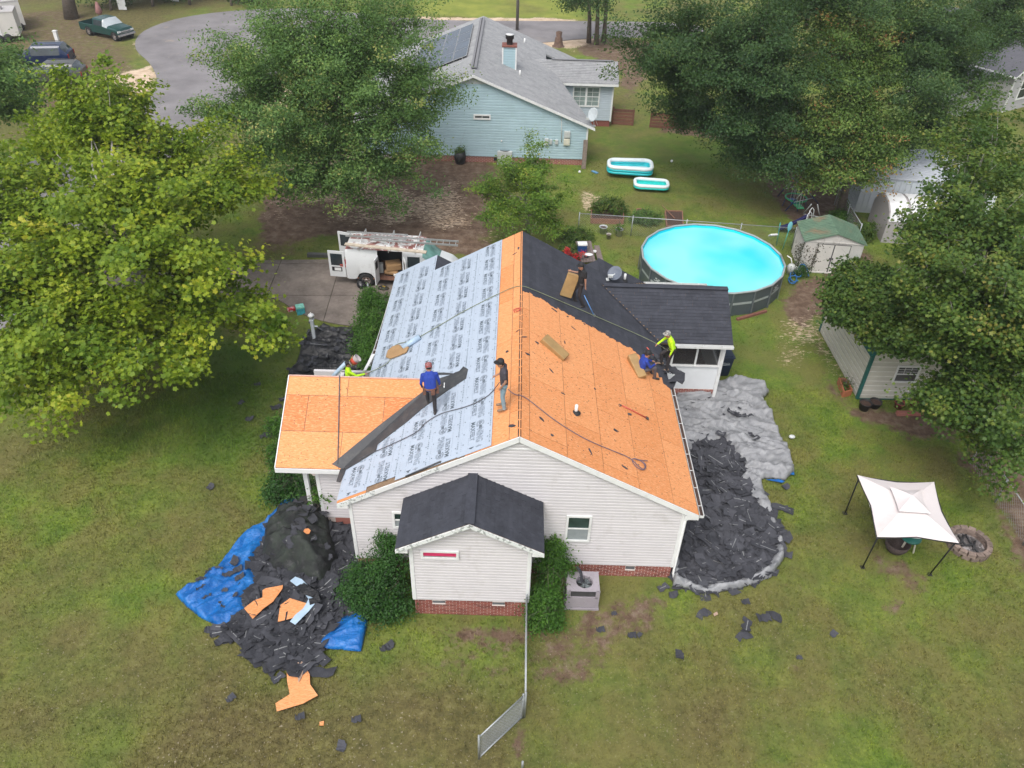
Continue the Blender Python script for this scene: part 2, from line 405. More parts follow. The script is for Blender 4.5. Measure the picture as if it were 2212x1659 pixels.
def grass_field(n, x0, x1, y0, y1, hmin, hmax, wid, seed):
    rg = np.random.default_rng(seed)
    P = np.column_stack([rg.uniform(x0, x1, n), rg.uniform(y0, y1, n)])
    keep = ~inside(P, HOUSE_RECT) & ~inside(P, ROAD) & ~inside(P, DRIVE)
    for poly in (TARP_R, TARP_L, TARP_B): keep &= ~inside(P, poly)
    di, sa, dr, lu, br = ground_attrs(P)
    keep &= (rg.random(n) > di*1.0+sa*.8)
    P = P[keep]; lu = lu[keep]; dr = dr[keep]; n = len(P); k = 3
    h = rg.uniform(hmin, hmax, (n, k))*(1+.5*lu[:, None])*(1-.35*dr[:, None]); a = rg.uniform(0, 6.283, (n, k)); ln = rg.uniform(.3, 1.1, (n, k))
    ox = rg.normal(0, .025, (n, k)); oy = rg.normal(0, .025, (n, k))
    bx = P[:, :1]+ox; by = P[:, 1:]+oy; dx = np.cos(a)*wid; dy = np.sin(a)*wid
    V = np.zeros((n, k, 3, 3), np.float32)
    V[:, :, 0] = np.stack([bx-dx, by-dy, np.zeros_like(bx)-.01], -1); V[:, :, 1] = np.stack([bx+dx, by+dy, np.zeros_like(bx)-.01], -1)
    lx = -np.sin(a)*h*ln; ly = np.cos(a)*h*ln
    V[:, :, 2] = np.stack([bx+lx, by+ly, h], -1)
    V = V.reshape(-1, 3); Fc = np.arange(len(V)).reshape(-1, 3)
    me = np_mesh('lawn_grass', V, Fc, M_GRASS)
    P3 = np.repeat(P, 9, axis=0); set_ground_attrs(me, P3)
    tone = np.repeat(rg.random(n*k), 3).astype(np.float32)*.95
    at = me.attributes.new('tone', 'FLOAT', 'POINT'); at.data.foreach_set('value', tone)
    link_mesh('lawn_grass', me, kind='stuff', label='short green and straw coloured lawn grass around the house', cat='grass')
TARP_R = dp((1448,880),(1462,858),(1520,850),(1540,835),(1600,822),(1650,835),(1660,855),(1645,868),(1668,900),(1680,935),(1695,970),(1712,1010),(1714,1025),(1695,1040),(1655,1036),(1640,1040),(1660,1085),(1680,1140),(1692,1180),(1690,1215),(1665,1250),(1600,1275),(1530,1285),(1452,1270),(1450,1180),(1476,1110),(1440,1000),(1430,900))
TARP_L = dp((380,1288),(405,1270),(440,1255),(470,1230),(520,1165),(545,1140),(572,1133),(640,1060),(740,1080),(760,1150),(775,1320),(795,1345),(780,1411),(690,1402),(640,1440),(560,1420),(510,1365),(470,1357),(430,1335),(400,1310))
TARP_B = dp((640,790),(660,730),(700,710),(780,715),(800,760),(790,810),(620,830),(625,805))
grass_field(120000, -24, 24, -7, 34, .03, .075, .012, 1)
grass_field(80000, -18, 18, -7.5, 10, .04, .10, .011, 2)

# ---- asphalt and driveway
def asphalt_mat():
    m, nt, b = _new('asphalt'); p = geo_pos(nt)
    c = ramp(nt, noise(nt, p, .35, 6, .6), [(.3, (.15,.14,.145)), (.7, (.25,.235,.24))])
    c = mixc(nt, ramp(nt, noise(nt, p, 60, 2), [(.55, (0,0,0)), (.75, (.4,.4,.4))]), c, (.34,.33,.33))
    c = mixc(nt, ramp(nt, noise(nt, p, .9, 6, .7, 1.0), [(.6, (0,0,0)), (.75, (.6,.6,.6))]), c, (.36,.29,.22))
    nt.links.new(c, b.inputs['Base Color']); b.inputs['Roughness'].default_value = .9; bump(nt, b, noise(nt, p, 60, 3), .5, .01)
    return m
def concrete_mat():
    m, nt, b = _new('driveway_concrete'); p = geo_pos(nt)
    c = ramp(nt, noise(nt, p, .7, 7, .65), [(.28, (.105,.085,.072)), (.5, (.175,.145,.125)), (.72, (.26,.22,.19))])
    c = mixc(nt, ramp(nt, noise(nt, p, 6, 6, .7), [(.5, (0,0,0)), (.75, (.5,.5,.5))]), c, (.30,.26,.22))
    c = mixc(nt, ramp(nt, noise(nt, p, 1.6, 5, .6), [(.58, (0,0,0)), (.8, (.6,.6,.6))]), c, (.07,.055,.045))
    nt.links.new(c, b.inputs['Base Color']); b.inputs['Roughness'].default_value = .9; bump(nt, b, noise(nt, p, 30, 5), .5, .008)
    return m
M_ASPH = asphalt_mat(); M_CONC = concrete_mat()
def sheet(name, poly, z, thick, m, parent=None, **kw):
    q = MB(); P = [(x, y, z) for x, y in poly]
    if area2(poly) < 0: P.reverse()
    q.prism(P, (0, 0, -thick)); return q.build(name, m, parent, **kw)
sheet('asphalt_road', ROAD, .045, .1, M_ASPH, kind='structure')
drv = sheet('driveway', DRIVE, .03, .08, mat('joint_soil', (.06,.05,.035), .95, .3), kind='structure')
ang = .04; ca, sa = math.cos(ang), math.sin(ang)
for i in range(-7, 3):
    for j in range(-1, 3):
        x0 = -9+i*3.05; y0 = 13.2+j*3.05; g = .018
        cell = [(x0+g, y0+g), (x0+3.05-g, y0+g), (x0+3.05-g, y0+3.05-g), (x0+g, y0+3.05-g)]
        cell = [(ca*(x+7)-sa*(y-16)-7, sa*(x+7)+ca*(y-16)+16) for x, y in cell]
        poly = clip_poly(DRIVE if area2(DRIVE) > 0 else DRIVE[::-1], cell)
        if poly: sheet('concrete_slab', poly, .05+rnd.uniform(-.004, .004), .06, M_CONC, drv)
# ================================================================ materials for buildings
def osb_mat():
    m, nt, b = _new('osb'); p = geo_pos(nt); rr = obj_rand(nt)
    base = ramp(nt, rr, [(0, (.66,.25,.085)), (.5, (.70,.275,.10)), (1, (.74,.31,.12))])
    fl = []
    for rot, sc in (((0,0,.4), (9, 42, 9)), ((0,0,-.9), (10, 44, 10)), ((0,0,1.7), (12, 50, 12))):
        mp = nt.nodes.new('ShaderNodeMapping'); mp.inputs['Rotation'].default_value = rot; mp.inputs['Scale'].default_value = sc
        nt.links.new(p, mp.inputs[0]); fl.append(noise(nt, mp.outputs[0], 1.0, 2, .5))
    c = mixc(nt, ramp(nt, fl[0], [(.5, (0,0,0)), (.66, (.7,.7,.7))]), base, (.82,.42,.20))
    c = mixc(nt, ramp(nt, fl[1], [(.55, (0,0,0)), (.68, (.8,.8,.8))]), c, (.50,.20,.06))
    c = mixc(nt, ramp(nt, fl[2], [(.66, (0,0,0)), (.72, (.85,.85,.85))]), c, (.20,.075,.03))
    c = mixc(nt, ramp(nt, noise(nt, p, 1.1, 5, .6), [(.62, (0,0,0)), (.8, (.45,.45,.45))]), c, (.45,.17,.06))
    nt.links.new(c, b.inputs['Base Color']); b.inputs['Roughness'].default_value = .75; bump(nt, b, fl[0], .25, .004)
    return m
M_OSB = osb_mat()
M_OSBD = M_OSB.copy(); M_OSBD.name = 'osb_damp'
for n_ in M_OSBD.node_tree.nodes:
    if n_.type == 'VALTORGB' and abs(n_.color_ramp.elements[0].color[0]-.66) < .01:
        for e_ in n_.color_ramp.elements: e_.color = (e_.color[0]*.86, e_.color[1]*.70, e_.color[2]*.62, 1)
def shingle_mat(name, lo, hi, edge):
    m, nt, b = _new(name); p = geo_pos(nt); rr = obj_rand(nt)
    c = ramp(nt, rr, [(0, lo), (1, hi)])
    g = noise(nt, p, 90, 2, .6)
    c = mixc(nt, ramp(nt, g, [(.35, (0,0,0)), (.8, (.8,.8,.8))]), c, edge)
    c = mixc(nt, ramp(nt, noise(nt, p, 1.7, 5, .65), [(.4, (0,0,0)), (.75, (.5,.5,.5))]), c, tuple(x*.6 for x in lo))
    c = mixc(nt, ramp(nt, noise(nt, p, 5, 4, .6), [(.5, (0,0,0)), (.8, (.35,.35,.35))]), c, tuple(x*1.25 for x in edge))
    nt.links.new(c, b.inputs['Base Color']); b.inputs['Roughness'].default_value = .88; b.inputs['Specular IOR Level'].default_value = .35
    bump(nt, b, g, .5, .003); return m
M_SHIN = shingle_mat('shingle_charcoal', (.026,.028,.037), (.042,.045,.058), (.075,.08,.098))
M_SHIN_G = shingle_mat('shingle_grey', (.235,.24,.25), (.30,.305,.31), (.43,.435,.44))
M_WOOD = mat('rafter_wood', (.23,.15,.09), .8, .2, 8)
M_TRIM = mat('white_trim', (.76,.765,.76), .45, .04, 4, dirt=(.55,.55,.52), dscale=2.5, dlo=.55, dhi=.8)
M_TRIMP = mat('peeling_trim', (.72,.74,.73), .6, .06, 4, dirt=(.33,.35,.34), dscale=9, dlo=.52, dhi=.58)
M_SIDE = mat('vinyl_siding_white', (.60,.575,.585), .5, .03, 1.5, rvar=.015, dirt=(.45,.42,.40), dscale=1.3, dlo=.56, dhi=.85)
M_MORT = mat('mortar', (.60,.53,.49), .9, .12, 20)
def brick_mat():
    m, nt, b = _new('red_brick'); p = geo_pos(nt)
    c = ramp(nt, obj_rand(nt), [(0, (.15,.045,.035)), (.35, (.23,.065,.05)), (.7, (.28,.085,.065)), (1, (.33,.13,.10))])
    c = mixc(nt, ramp(nt, noise(nt, p, 22, 4, .6), [(.4, (0,0,0)), (.8, (.5,.5,.5))]), c, (.36,.18,.14))
    nt.links.new(c, b.inputs['Base Color']); b.inputs['Roughness'].default_value = .9; bump(nt, b, noise(nt, p, 60, 3), .4, .004); return m
M_BRICK = brick_mat()
M_FELT = mat('felt_underlayment', (.42,.485,.575), .42, .03, 2.5, rvar=.02, bmp=.35, bscale=5, bdist=.02, spec=.4)
M_PRINT = mat('felt_print', (.12,.15,.18), .6, .1)
M_PRINT2 = mat('felt_print_faint', (.20,.25,.30), .6, .2, 40)
M_BLACKF = mat('dark_felt', (.048,.05,.055), .55, .15, 3, dirt=(.09,.085,.08), dscale=3, bmp=.3, bscale=6, bdist=.02)
M_GUT = mat('gutter_white', (.66,.67,.66), .4, .05, 5)
M_GUTD = mat('gutter_dirt', (.07,.04,.03), .9, .4, 12)
M_GLASS = glass_mat('window_glass')
M_DARK = mat('dark_inside', (.02,.02,.022), .8, .2)

class Slope:
    """plane frame: o origin, sd down-slope direction, td along-eave direction, n outward normal"""
    def __init__(s, o, sd, td):
        s.o = Vector(o); s.sd = Vector(sd).normalized(); s.td = Vector(td).normalized(); s.n = s.sd.cross(s.td); s.flip = False
        if s.n.z < 0: s.n = -s.n; s.flip = True
    def p(s, a, t, h=0.0): return s.o + s.sd*a + s.td*t + s.n*h
    def uv(s, u, v):
        q = PL(u, v, tuple(s.o), np.array(s.n))-s.o; return (q.dot(s.sd), q.dot(s.td))
    def slab(s, mb, poly, top, th, m=None):
        if area2(poly) < 0: poly = poly[::-1]
        P = [s.p(a, t, top) for a, t in poly]
        if s.flip: P.reverse()
        mb.prism(P, -s.n*th, m)
    def shingle(s, mb, poly, s0, s1, h, m=None):
        """wedge: low at the upslope edge, proud at the lower edge"""
        if area2(poly) < 0: poly = poly[::-1]
        P = [s.p(a, t, .004+h*(a-s0)/(s1-s0)) for a, t in poly]
        Q = [s.p(a, t, -.004) for a, t in poly]
        if s.flip: P.reverse(); Q.reverse()
        n = len(P); mb.add(P+Q, [tuple(range(n))]+[(i, n+i, n+(i+1) % n, (i+1) % n) for i in range(n)], m)
def screen_area(P):
    q = [PR(x) for x in P]; return abs(area2(q))

K = .54; TH = math.atan(K); CT, ST = math.cos(TH), math.sin(TH)
ZR = 5.95; XR, XL = 5.38, -5.28; Y0, Y1 = -.12, 11.9; SR, SL = XR/CT, -XL/CT
RS = Slope((0, 0, ZR), (CT, 0, -ST), (0, 1, 0)); LS = Slope((0, 0, ZR), (-CT, 0, -ST), (0, 1, 0))
WY, WZ, WX0 = 4.08, 4.53, -7.45; WE = 1.34                       # left wing ridge y, z, left end, near eave y
WS = Slope((0, WY, WZ), (0, -CT, -ST), (1, 0, 0)); K2 = 1.32; T2 = math.atan(K2); WB = Slope((0, WY, WZ), (0, math.cos(T2), -math.sin(T2)), (1, 0, 0)); SW = (WY-WE)/CT; SB2 = 1.12/math.cos(T2)
PY, PZ, PX1 = 10.9, 4.22, 8.2; PE = 8.7
PS = Slope((0, PY, PZ), (0, -CT, -ST), (1, 0, 0)); PB = Slope((0, PY, PZ), (0, CT, -ST), (1, 0, 0)); SP_ = (PY-PE)/CT
BX, BZ, BXW, BY = -1.27, 4.40, 2.05, -1.93                        # near bump ridge x, z, half width at eave, near rake y
BL = Slope((BX, 0, BZ), (-CT, 0, -ST), (0, 1, 0)); BR = Slope((BX, 0, BZ), (CT, 0, -ST), (0, 1, 0)); SB = BXW/CT
house = thing('house', 'white vinyl sided house being re-roofed, roof half bare orange board, half pale underlayment', 'house', (0, 5, 0))
house.location = (0, 0, 0)
roof = MB()
def zr_(x): return ZR-K*abs(x)
# structural deck under everything (boards show only in the joints and at the edges)
RS.slab(roof, [(0,Y0),(SR,Y0),(SR,PE),(3.2/CT,PY),(SR,13.1),(3.3/CT,13.1),(3.3/CT,Y1),(0,Y1)], -.014, .10, 0)
LS.slab(roof, [(0,Y0),(SL,Y0),(SL,13.2),(3.5/CT,13.2),(3.5/CT,Y1),(0,Y1)], -.014, .10, 0)
xv = lambda s: -(ZR-(WZ-s*ST))/K
WS.slab(roof, [(0, WX0), (SW, WX0), (SW, xv(SW)), (0, xv(0))], -.014, .10, 0)
WB.slab(roof, [(0, WX0), (SB2, WX0), (SB2, -5.26), (0, xv(0))], 0, .10, 0)
PS.slab(roof, [(0, 3.2), (SP_, 5.36), (SP_, PX1), (0, PX1)], -.006, .10, 0)
PB.slab(roof, [(0, 3.2), (SP_, 5.36), (SP_, PX1), (0, PX1)], 0, .10, 1)
BL.slab(roof, [(0, BY), (SB, BY), (SB, 0), (0, 0)], -.006, .09, 0); BR.slab(roof, [(0, BY), (SB, BY), (SB, 0), (0, 0)], -.006, .09, 0)
DR1 = Slope((3.3, 0, zr_(3.3)), (-CT, 0, -ST), (0, 1, 0)); DR1.slab(roof, [(0,Y1),(2.2,Y1),(2.2,13.1),(0,13.1)], 0, .1, 1)
DL1 = Slope((-3.5, 0, zr_(3.5)), (CT, 0, -ST), (0, 1, 0)); DL1.slab(roof, [(0,Y1),(2.0,Y1),(2.0,13.2),(0,13.2)], 0, .1, 1)
roof = roof.build('roof', [M_WOOD, M_SHIN], house)

# ---- bare sheathing panels
def panels(sl, sa, sb, ta, tb, first, clip=None, g=.009, start=0.0, rowh=1.22):
    s = sa; row = 0; h = first
    while s < sb-.02:
        e = min(s+h, sb); t = ta-(start if row % 2 == 0 else start+1.22)
        while t < tb:
            t1 = min(t+2.44, tb); t0 = max(t, ta)
            if t1-t0 > .05:
                poly = [(s+g, t0+g), (e-g, t0+g), (e-g, t1-g), (s+g, t1-g)]
                if clip: poly = clip_poly(poly, clip)
                if poly:
                    q = MB(); sl.slab(q, poly, rnd.uniform(-.001, .0015), .012); q.build('sheathing_panel', M_OSBD if (sl is WS and row == 1) else M_OSB, roof)
            t += 2.44
        s = e; h = rowh; row += 1
panels(RS, .05, SR, Y0, 8.2, .27, start=.8)
panels(LS, .05, 1.7, Y0, Y1, .27, start=1.3)
WSclip = [(0, WX0), (SW, WX0), (SW, xv(SW)), (0, xv(0))]
if area2(WSclip) < 0: WSclip.reverse()
panels(WS, 0, SW, WX0, -2.0, SW-2.44, clip=WSclip, start=0.5)
q = MB()
for y in np.arange(Y0, Y1, 2.44): LS.slab(q, [(4.99, y+.01), (SL, y+.01), (SL, min(y+2.43, Y1)), (4.99, min(y+2.43, Y1))], .0, .012)
q.build('eave_sheathing', M_OSB, roof)
q = MB(); q.bar((0, Y0, ZR-.03), (0, Y1, ZR-.03), .035, .05, 0)
for y in np.arange(.2, 7.4, .41): q.bar((-.06, y+rnd.uniform(-.08,.08), ZR-.022), (.06, y, ZR-.022), .035, .012, 0)
q.build('ridge_board', M_OSB, roof)
q = MB(); RS.slab(q, [(.0, Y0), (.05, Y0), (.05, 7.6), (.0, 7.6)], -.012, .004); LS.slab(q, [(.0, Y0), (.05, Y0), (.05, Y1), (.0, Y1)], -.012, .004)
q.build('ridge_slot', M_DARK, roof)

# ---- felt underlayment strips with print
FE = [.86, 1.89, 2.92, 3.95, 4.98, SL+.01]
SV = -xv(0)/CT
def yv1(s): return WY-(s*CT+xv(0)) if s > SV else WY
def yv2(s): return WY+(s*CT+xv(0))*K/K2 if s > SV else WY
def yfar(s): return 13.18 if s*CT > 3.5 else Y1-.02
for i in range(5):
    s0, s1 = FE[i], FE[i+1]+(.04 if i < 4 else 0); yn = Y0+(.02 if i < 1 else (.05, .05, .22, .10)[i-1])
    q = MB()
    h = .006+.003*(5-i)
    def strip(ya0, ya1, yb0, yb1):
        # cut along the strip into short cells so the sheet can ripple
        n = max(2, int(max(yb0, yb1)-min(ya0, ya1))*3); V = []; m_ = 5
        for k in range(n+1):
            f = k/n
            for j in range(m_):
                g_ = j/(m_-1); s = s0+(s1-s0)*g_; y = (ya0+(ya1-ya0)*g_)*(1-f)+(yb0+(yb1-yb0)*g_)*f
                V.append(LS.p(s, y, h+.006*float(vnoise([s*2], [y*1.5], 3, 1.0, 2)[0])))
        b = []
        for k in range(n):
            for j in range(m_-1):
                a = k*m_+j; b.append((a, a+m_, a+m_+1, a+1))
        q.add(V, b)
    if s1 <= SV: strip(yn, yn, yfar(s0+.1), yfar(s0+.1))
    else:
        strip(yn, yn, yv1(s0)-.02, yv1(s1)-.02); strip(yv2(s0)+.05, yv2(s1)+.05, yfar(s0+.1), yfar(s0+.1))
    o = q.build('underlayment_strip', M_FELT, roof)
    md = o.modifiers.new('thick', 'SOLIDIFY'); md.thickness = .003
# the printed words: letters from the built-in font, flattened to a thin print
def text_mesh(body, size, outline=False, off=.0, sx=1.0):
    cu = bpy.data.curves.new('letters', 'FONT'); cu.body = body; cu.size = size; cu.resolution_u = 2; cu.space_character = 1.05
    if outline: cu.fill_mode = 'NONE'; cu.bevel_depth = .0045; cu.bevel_resolution = 0
    else: cu.offset = off
    o = bpy.data.objects.new('tmp', cu); col.objects.link(o); dg = bpy.context.evaluated_depsgraph_get()
    me = bpy.data.meshes.new_from_object(o.evaluated_get(dg)); bpy.data.objects.remove(o)
    V = [(v.co.x*sx, v.co.y, v.co.z) for v in me.vertices]; Fc = [tuple(p.vertices) for p in me.polygons]; bpy.data.meshes.remove(me)
    return V, Fc
TX = []
def addtx(body, x, y, size, outline=False, off=0.0, sx=1.0, mi=0):
    V, Fc = text_mesh(body, size, outline, off, sx); TX.append(([(a+x, b+y) for a, b, c in V], Fc, mi))
addtx('G', .0, .0, .36, True, sx=.95, mi=0); addtx('o', .08, .09, .17, True, mi=0); addtx('EE', .24, .10, .12, True, mi=0); addtx('NING', .36, .03, .30, True, sx=.74, mi=1)
addtx('MAX', .0, -.18, .20, False, .004, sx=.92); addtx('FELT', .42, -.18, .20, True, sx=.86, mi=1)
TX.append(([(.24+.022*math.cos(a), .03+.022*math.sin(a)) for a in np.arange(0, 6.28, 1.05)], [tuple(range(6))], 0))
def in_felt(s, y):
    if y < Y0+.15 or s > SL-.03: return False
    if s > SV-.05 and yv1(s)-.0 < y < yv2(s)+.15: return False
    return y < yfar(s)-.1
def near_dark(s, y): return s > 2.3 and abs(y-yv1(max(s, SV))) < .42 and y < WY
for i in range(5):
    q = MB(); fl = (i % 2 == 1); sc = FE[i]+.50; h = .006+.003*(5-i)+.0095
    y = 11.4+.3*rnd.random()+1.2
    while y > 0:
        for (V2, Fc, mi) in TX:
            P = []; ok = []
            for a, b in V2:
                # reading runs toward the near gable; flipped strips run the other way, heads down-slope
                if not fl: s, yy = sc-b+.02, y-a
                else: s, yy = sc+b+.02, y-1.0+a
                P.append(LS.p(s, yy, h)); ok.append(in_felt(s, yy) and not near_dark(s, yy))
            keep = [f for f in Fc if all(ok[k] for k in f)]
            used = sorted({k for f in keep for k in f}); mp = {k: j for j, k in enumerate(used)}
            if used: q.add([P[k] for k in used], [tuple(mp[k] for k in f) for f in keep], mi)
        y -= 1.06
    # frame line beside the words, dashed lap line and nail caps
    for yy in np.arange(Y0+.2, 13, .085):
        for s, ln, wd, m_ in ((sc+.24 if not fl else sc-.24, .06, .006, 1), (FE[i]+.045, .035+.03*rnd.random(), .028, 1), (FE[i]+.075, .05, .008, 1), (FE[i+1]-.06, .05, .007, 1)):
            if m_ == 1 and rnd.random() < .22: continue
            if in_felt(s, yy+.08) and in_felt(s, yy) and not near_dark(s, yy):
                q.add([LS.p(s, yy, h), LS.p(s+wd, yy, h), LS.p(s+wd, yy+ln, h), LS.p(s, yy+ln, h)], [(0,1,2,3)], m_)
    for yy in np.arange(.3, 13, .53):
        for s in (FE[i]+.13, FE[i+1]-.12):
            y2 = yy+rnd.uniform(-.06, .06)
            if in_felt(s, y2) and not near_dark(s, y2):
                q.add([LS.p(s+.021*math.cos(a), y2+.021*math.sin(a), h+.002) for a in np.arange(0, 6.2, 1.05)], [tuple(range(6))], 0)
    q.build('lettering', [M_PRINT, M_PRINT2], roof, kind='stuff')
# ---- dark valley sheet
crease = [(725,1014),(790,958),(860,897),(925,842),(962,812)]
wing_e = [(717,1003),(780,951),(822,917),(880,872),(918,843),(948,814)]
main_e = [(736,1043),(748,1016),(780,997),(813,976),(817,961),(850,935),(882,911),(913,884),(967,846),(1008,819),(1012,799),(1002,793),(993,803),(984,806),(978,810)]
q = MB()
P = [WS.uv(*c) for c in wing_e]+[(0.0, xv(0)), (SW, xv(SW))]; WS.slab(q, P, .022, .02)
P = [LS.uv(*c) for c in main_e]+[(SV-.15, WY+.0), (SV, WY), (SL, yv1(SL))]; LS.slab(q, P, .036, .02)
q.build('valley_felt', M_BLACKF, roof)
q = MB(); P = [LS.uv(*c) for c in ((728,1042),(738,1010),(747,1020),(737,1044))]; LS.slab(q, P, .04, .008)
P = [LS.uv(*c) for c in ((925,812),(1000,810),(960,806),(940,807))]; LS.slab(q, P, .034, .006)
a = LS.uv(883,1000); b = LS.uv(958,966); q.tube([LS.p(a[0], Y0+.02, .035), LS.p(b[0], Y0+.10, .04)], .028, 8)
q.build('felt_offcut', M_BLACKF, roof, kind='stuff')

# ---- shingles, laid course by course
SH = []
def lay(sl, sa, sb, tfun, expo=.145, wid=1.0, jag=0.0, h=.011):
    s = sa; i = 0
    while s < sb-.01:
        e = min(s+expo, sb)
        for (ta, tb) in tfun(.5*(s+e), s, e):
            t = ta-rnd.random()*.9; off = t
            while t < tb:
                t0, t1 = max(t, ta), min(t+wid, tb)
                if t1-t0 > .03:
                    q = MB(); g = .003
                    j = rnd.uniform(-.09, .09) if (t0 == ta and jag) else 0
                    poly = [(s, t0+g+j), (e, t0+g+j*.2+(rnd.uniform(-.06, .06) if j else 0)), (e, t1-g), (s, t1-g)]
                    sl.shingle(q, poly, s, e, h+rnd.uniform(-.003, .003)); SH.append((screen_area(q.v[:4]), q))
                t += wid
        s = e; i += 1
edge_dp = [(1128,626),(1148,635),(1178,652),(1205,667),(1226,677),(1241,686),(1260,696),(1280,707),(1306,722),(1335,738),(1363,752),(1376,766),(1405,790),(1428,816),(1441,838)]
EB = sorted(RS.uv(*c) for c in edge_dp)
def yb(s):
    return float(np.interp(s, [e[0] for e in EB], [e[1] for e in EB]))
def trows(sm, s, e):
    x = sm*CT; r = []
    if x <= 3.2: r.append((yb(sm), 13.1 if x > 3.3 else Y1))
    else:
        d = (x-3.2)*1.0; ya, y2 = PY-d*1.02, PY+d*1.02
        if ya-.02 > yb(sm): r.append((yb(sm), ya-.02))
        r.append((y2+.02, 13.1))
    return r
lay(RS, 0.02, SR, trows, jag=1)
lay(PS, 0.0, SP_, lambda sm, s, e: [(-(0) + (ZR-(PZ-sm*ST))/K+.02, PX1)])
lay(BL, 0.0, SB, lambda sm, s, e: [(BY, -.012)]); lay(BR, 0.0, SB, lambda sm, s, e: [(BY, -.012)])
SH.sort(key=lambda a: -a[0])
for a, q in SH[:300]: q.build('shingle', M_SHIN, roof)
q = MB()
for a, k in SH[300:]: q.add(k.v, k.f)
q.build('shingle', M_SHIN, roof, kind='stuff')
# hip and valley caps, torn edge of the old layer
q = MB()
q.bar(PS.p(0, 3.3, .02), PS.p(0, PX1, .02), .26, .012, 0, up=(0,0,1)); q.bar(BL.p(0, BY, .012), BL.p(0, 0, .012), .28, .012)
for k in range(9):
    a = Vector((3.2+k*.24, PY-k*.245, 0)); b_ = a+Vector((.25, -.25, 0)); a.z = zr_(a.x)+.018; b_.z = zr_(b_.x)+.018; q.bar(a, b_, .16, .006, 0, up=(.4,.4,1))
q.build('ridge_cap', M_SHIN, roof, kind='stuff')

# ---- trim boards
def rake(sl, s0, s1, y, parent, m, d=.19, th=.03, name='rake_board', n=Vector((0,-1,0))):
    q = MB(); a0, a1 = sl.p(s0, y, -.012), sl.p(s1, y, -.012)
    dn = Vector((0, 0, -d)); f = n*th
    P = [a0+f, a1+f, a1+f+dn, a0+f+dn]
    if (P[1]-P[0]).cross(P[2]-P[1]).dot(n) < 0: P.reverse()
    q.prism(P, -f); return q.build(name, m, parent)
rake(RS, 0, SR, Y0, roof, M_TRIM); rake(LS, 0, SL*.42, Y0, roof, M_TRIM); rake(LS, SL*.42, SL*.52, Y0, roof, M_TRIMP, .15); rake(LS, SL*.52, SL*.78, Y0, roof, M_TRIM, .17)
rake(LS, SL*.78, SL, Y0, roof, M_TRIMP, .18)
rake(BL, 0, SB, BY, roof, M_TRIMP, .14); rake(BR, 0, SB, BY, roof, M_TRIMP, .14)
q = MB()
q.box(((WX0+xv(SW))/2, WE-.015, WZ-SW*ST-.10), (xv(SW)-WX0+.05, .03, .17))
q.build('fascia_board', M_TRIM, roof)
q = MB(); a, b_ = WS.p(0, WX0, -.01), WS.p(SW, WX0, -.01); q.prism([a+Vector((-.03,0,.03)), b_+Vector((-.03,0,.03)), b_+Vector((-.03,0,-.15)), a+Vector((-.03,0,-.15))], (.028,0,0)); q.build('rake_board', M_TRIM, roof)
q = MB(); q.bar(WS.p(0, WX0, .02), WS.p(0, xv(0)-.6, .02), .05, .02); q.build('ridge_board', mat('pinkish_metal', (.62,.40,.33), .5, .1), roof)
# soffits and boxed eave returns
for c_, d_ in (((XR-.2, (Y0+PE)/2, 2.93), (.38, PE-Y0, .02)), ((XL+.18, (Y0+WE)/2, 2.93), (.34, WE-Y0, .02)), (((WX0-4.95)/2, 1.7, 2.93), (-4.95-WX0, .7, .02)),
    ((XR-.21, Y0+.09, 2.93), (.40, .22, .16)), ((XL+.17, Y0+.09, 2.98), (.30, .22, .14)), ((BX-BXW+.17, BY+.15, BZ-SB*ST-.10), (.34, .3, .12)), ((BX+BXW-.17, BY+.15, BZ-SB*ST-.10), (.34, .3, .12))):
    q = MB(); q.box(c_, d_); q.build('soffit', M_TRIM, roof)

# ---- gutters
def gutter(a, b, parent, w_=.12, hang=.75, name='gutter', fill=True):
    a, b = Vector(a), Vector(b); d = (b-a).normalized(); side = d.cross(Vector((0,0,1))).normalized(); q = MB()
    up = Vector((0,0,1)); t = .006
    q.bar(a-up*.09, b-up*.09, w_, t, 0); q.bar(a-side*w_/2-up*.045, b-side*w_/2-up*.045, t, .10, 0); q.bar(a+side*w_/2-up*.045, b+side*w_/2-up*.045, t, .10, 0)
    q.bar(a+side*w_/2+up*.006, b+side*w_/2+up*.006, .018, .012, 0); q.bar(a-side*w_/2+up*.006, b-side*w_/2+up*.006, .012, .010, 0)
    for e in (a, b): q.bar(e-side*w_/2-up*.045, e+side*w_/2-up*.045, t, .10, 0)
    L = (b-a).length; k = .4
    while k < L: p = a+d*k; q.bar(p-side*w_/2, p+side*w_/2, .02, .012, 0); k += hang
    if fill: q.bar(a-up*.06+d*.02, b-up*.06-d*.02, w_*.85, .02, 1)
    return q.build(name, [M_GUT, M_GUTD], parent)
gutter((XR+.09, Y0+.02, 3.0), (XR+.09, 6.2, 3.0), roof); gutter((PX1, PE-.09, 3.02), (5.75, PE-.09, 3.02), roof, fill=False); gutter((5.0, 13.2, 3.02), (PX1-.2, 13.2, 3.02), roof, fill=False)
gp = [G(853,616,3.0), G(846,640,3.0), G(829,698,3.0), G(811,755,2.98), G(797,786,2.96)]
for i in range(4): gutter(gp[i], gp[i+1], roof)
q = MB()
for pts, r in ((((807,765),(788,800)), .05), (((846,772),(860,790)), .02), (((856,768),(843,779)), .02), (((862,778),(869,767)), .012)):
    q.bar(G(*pts[0], 3.15), G(*pts[1], 3.12), r*2, .03)
q.build('bent_gutter_offcut', M_GUT, roof)

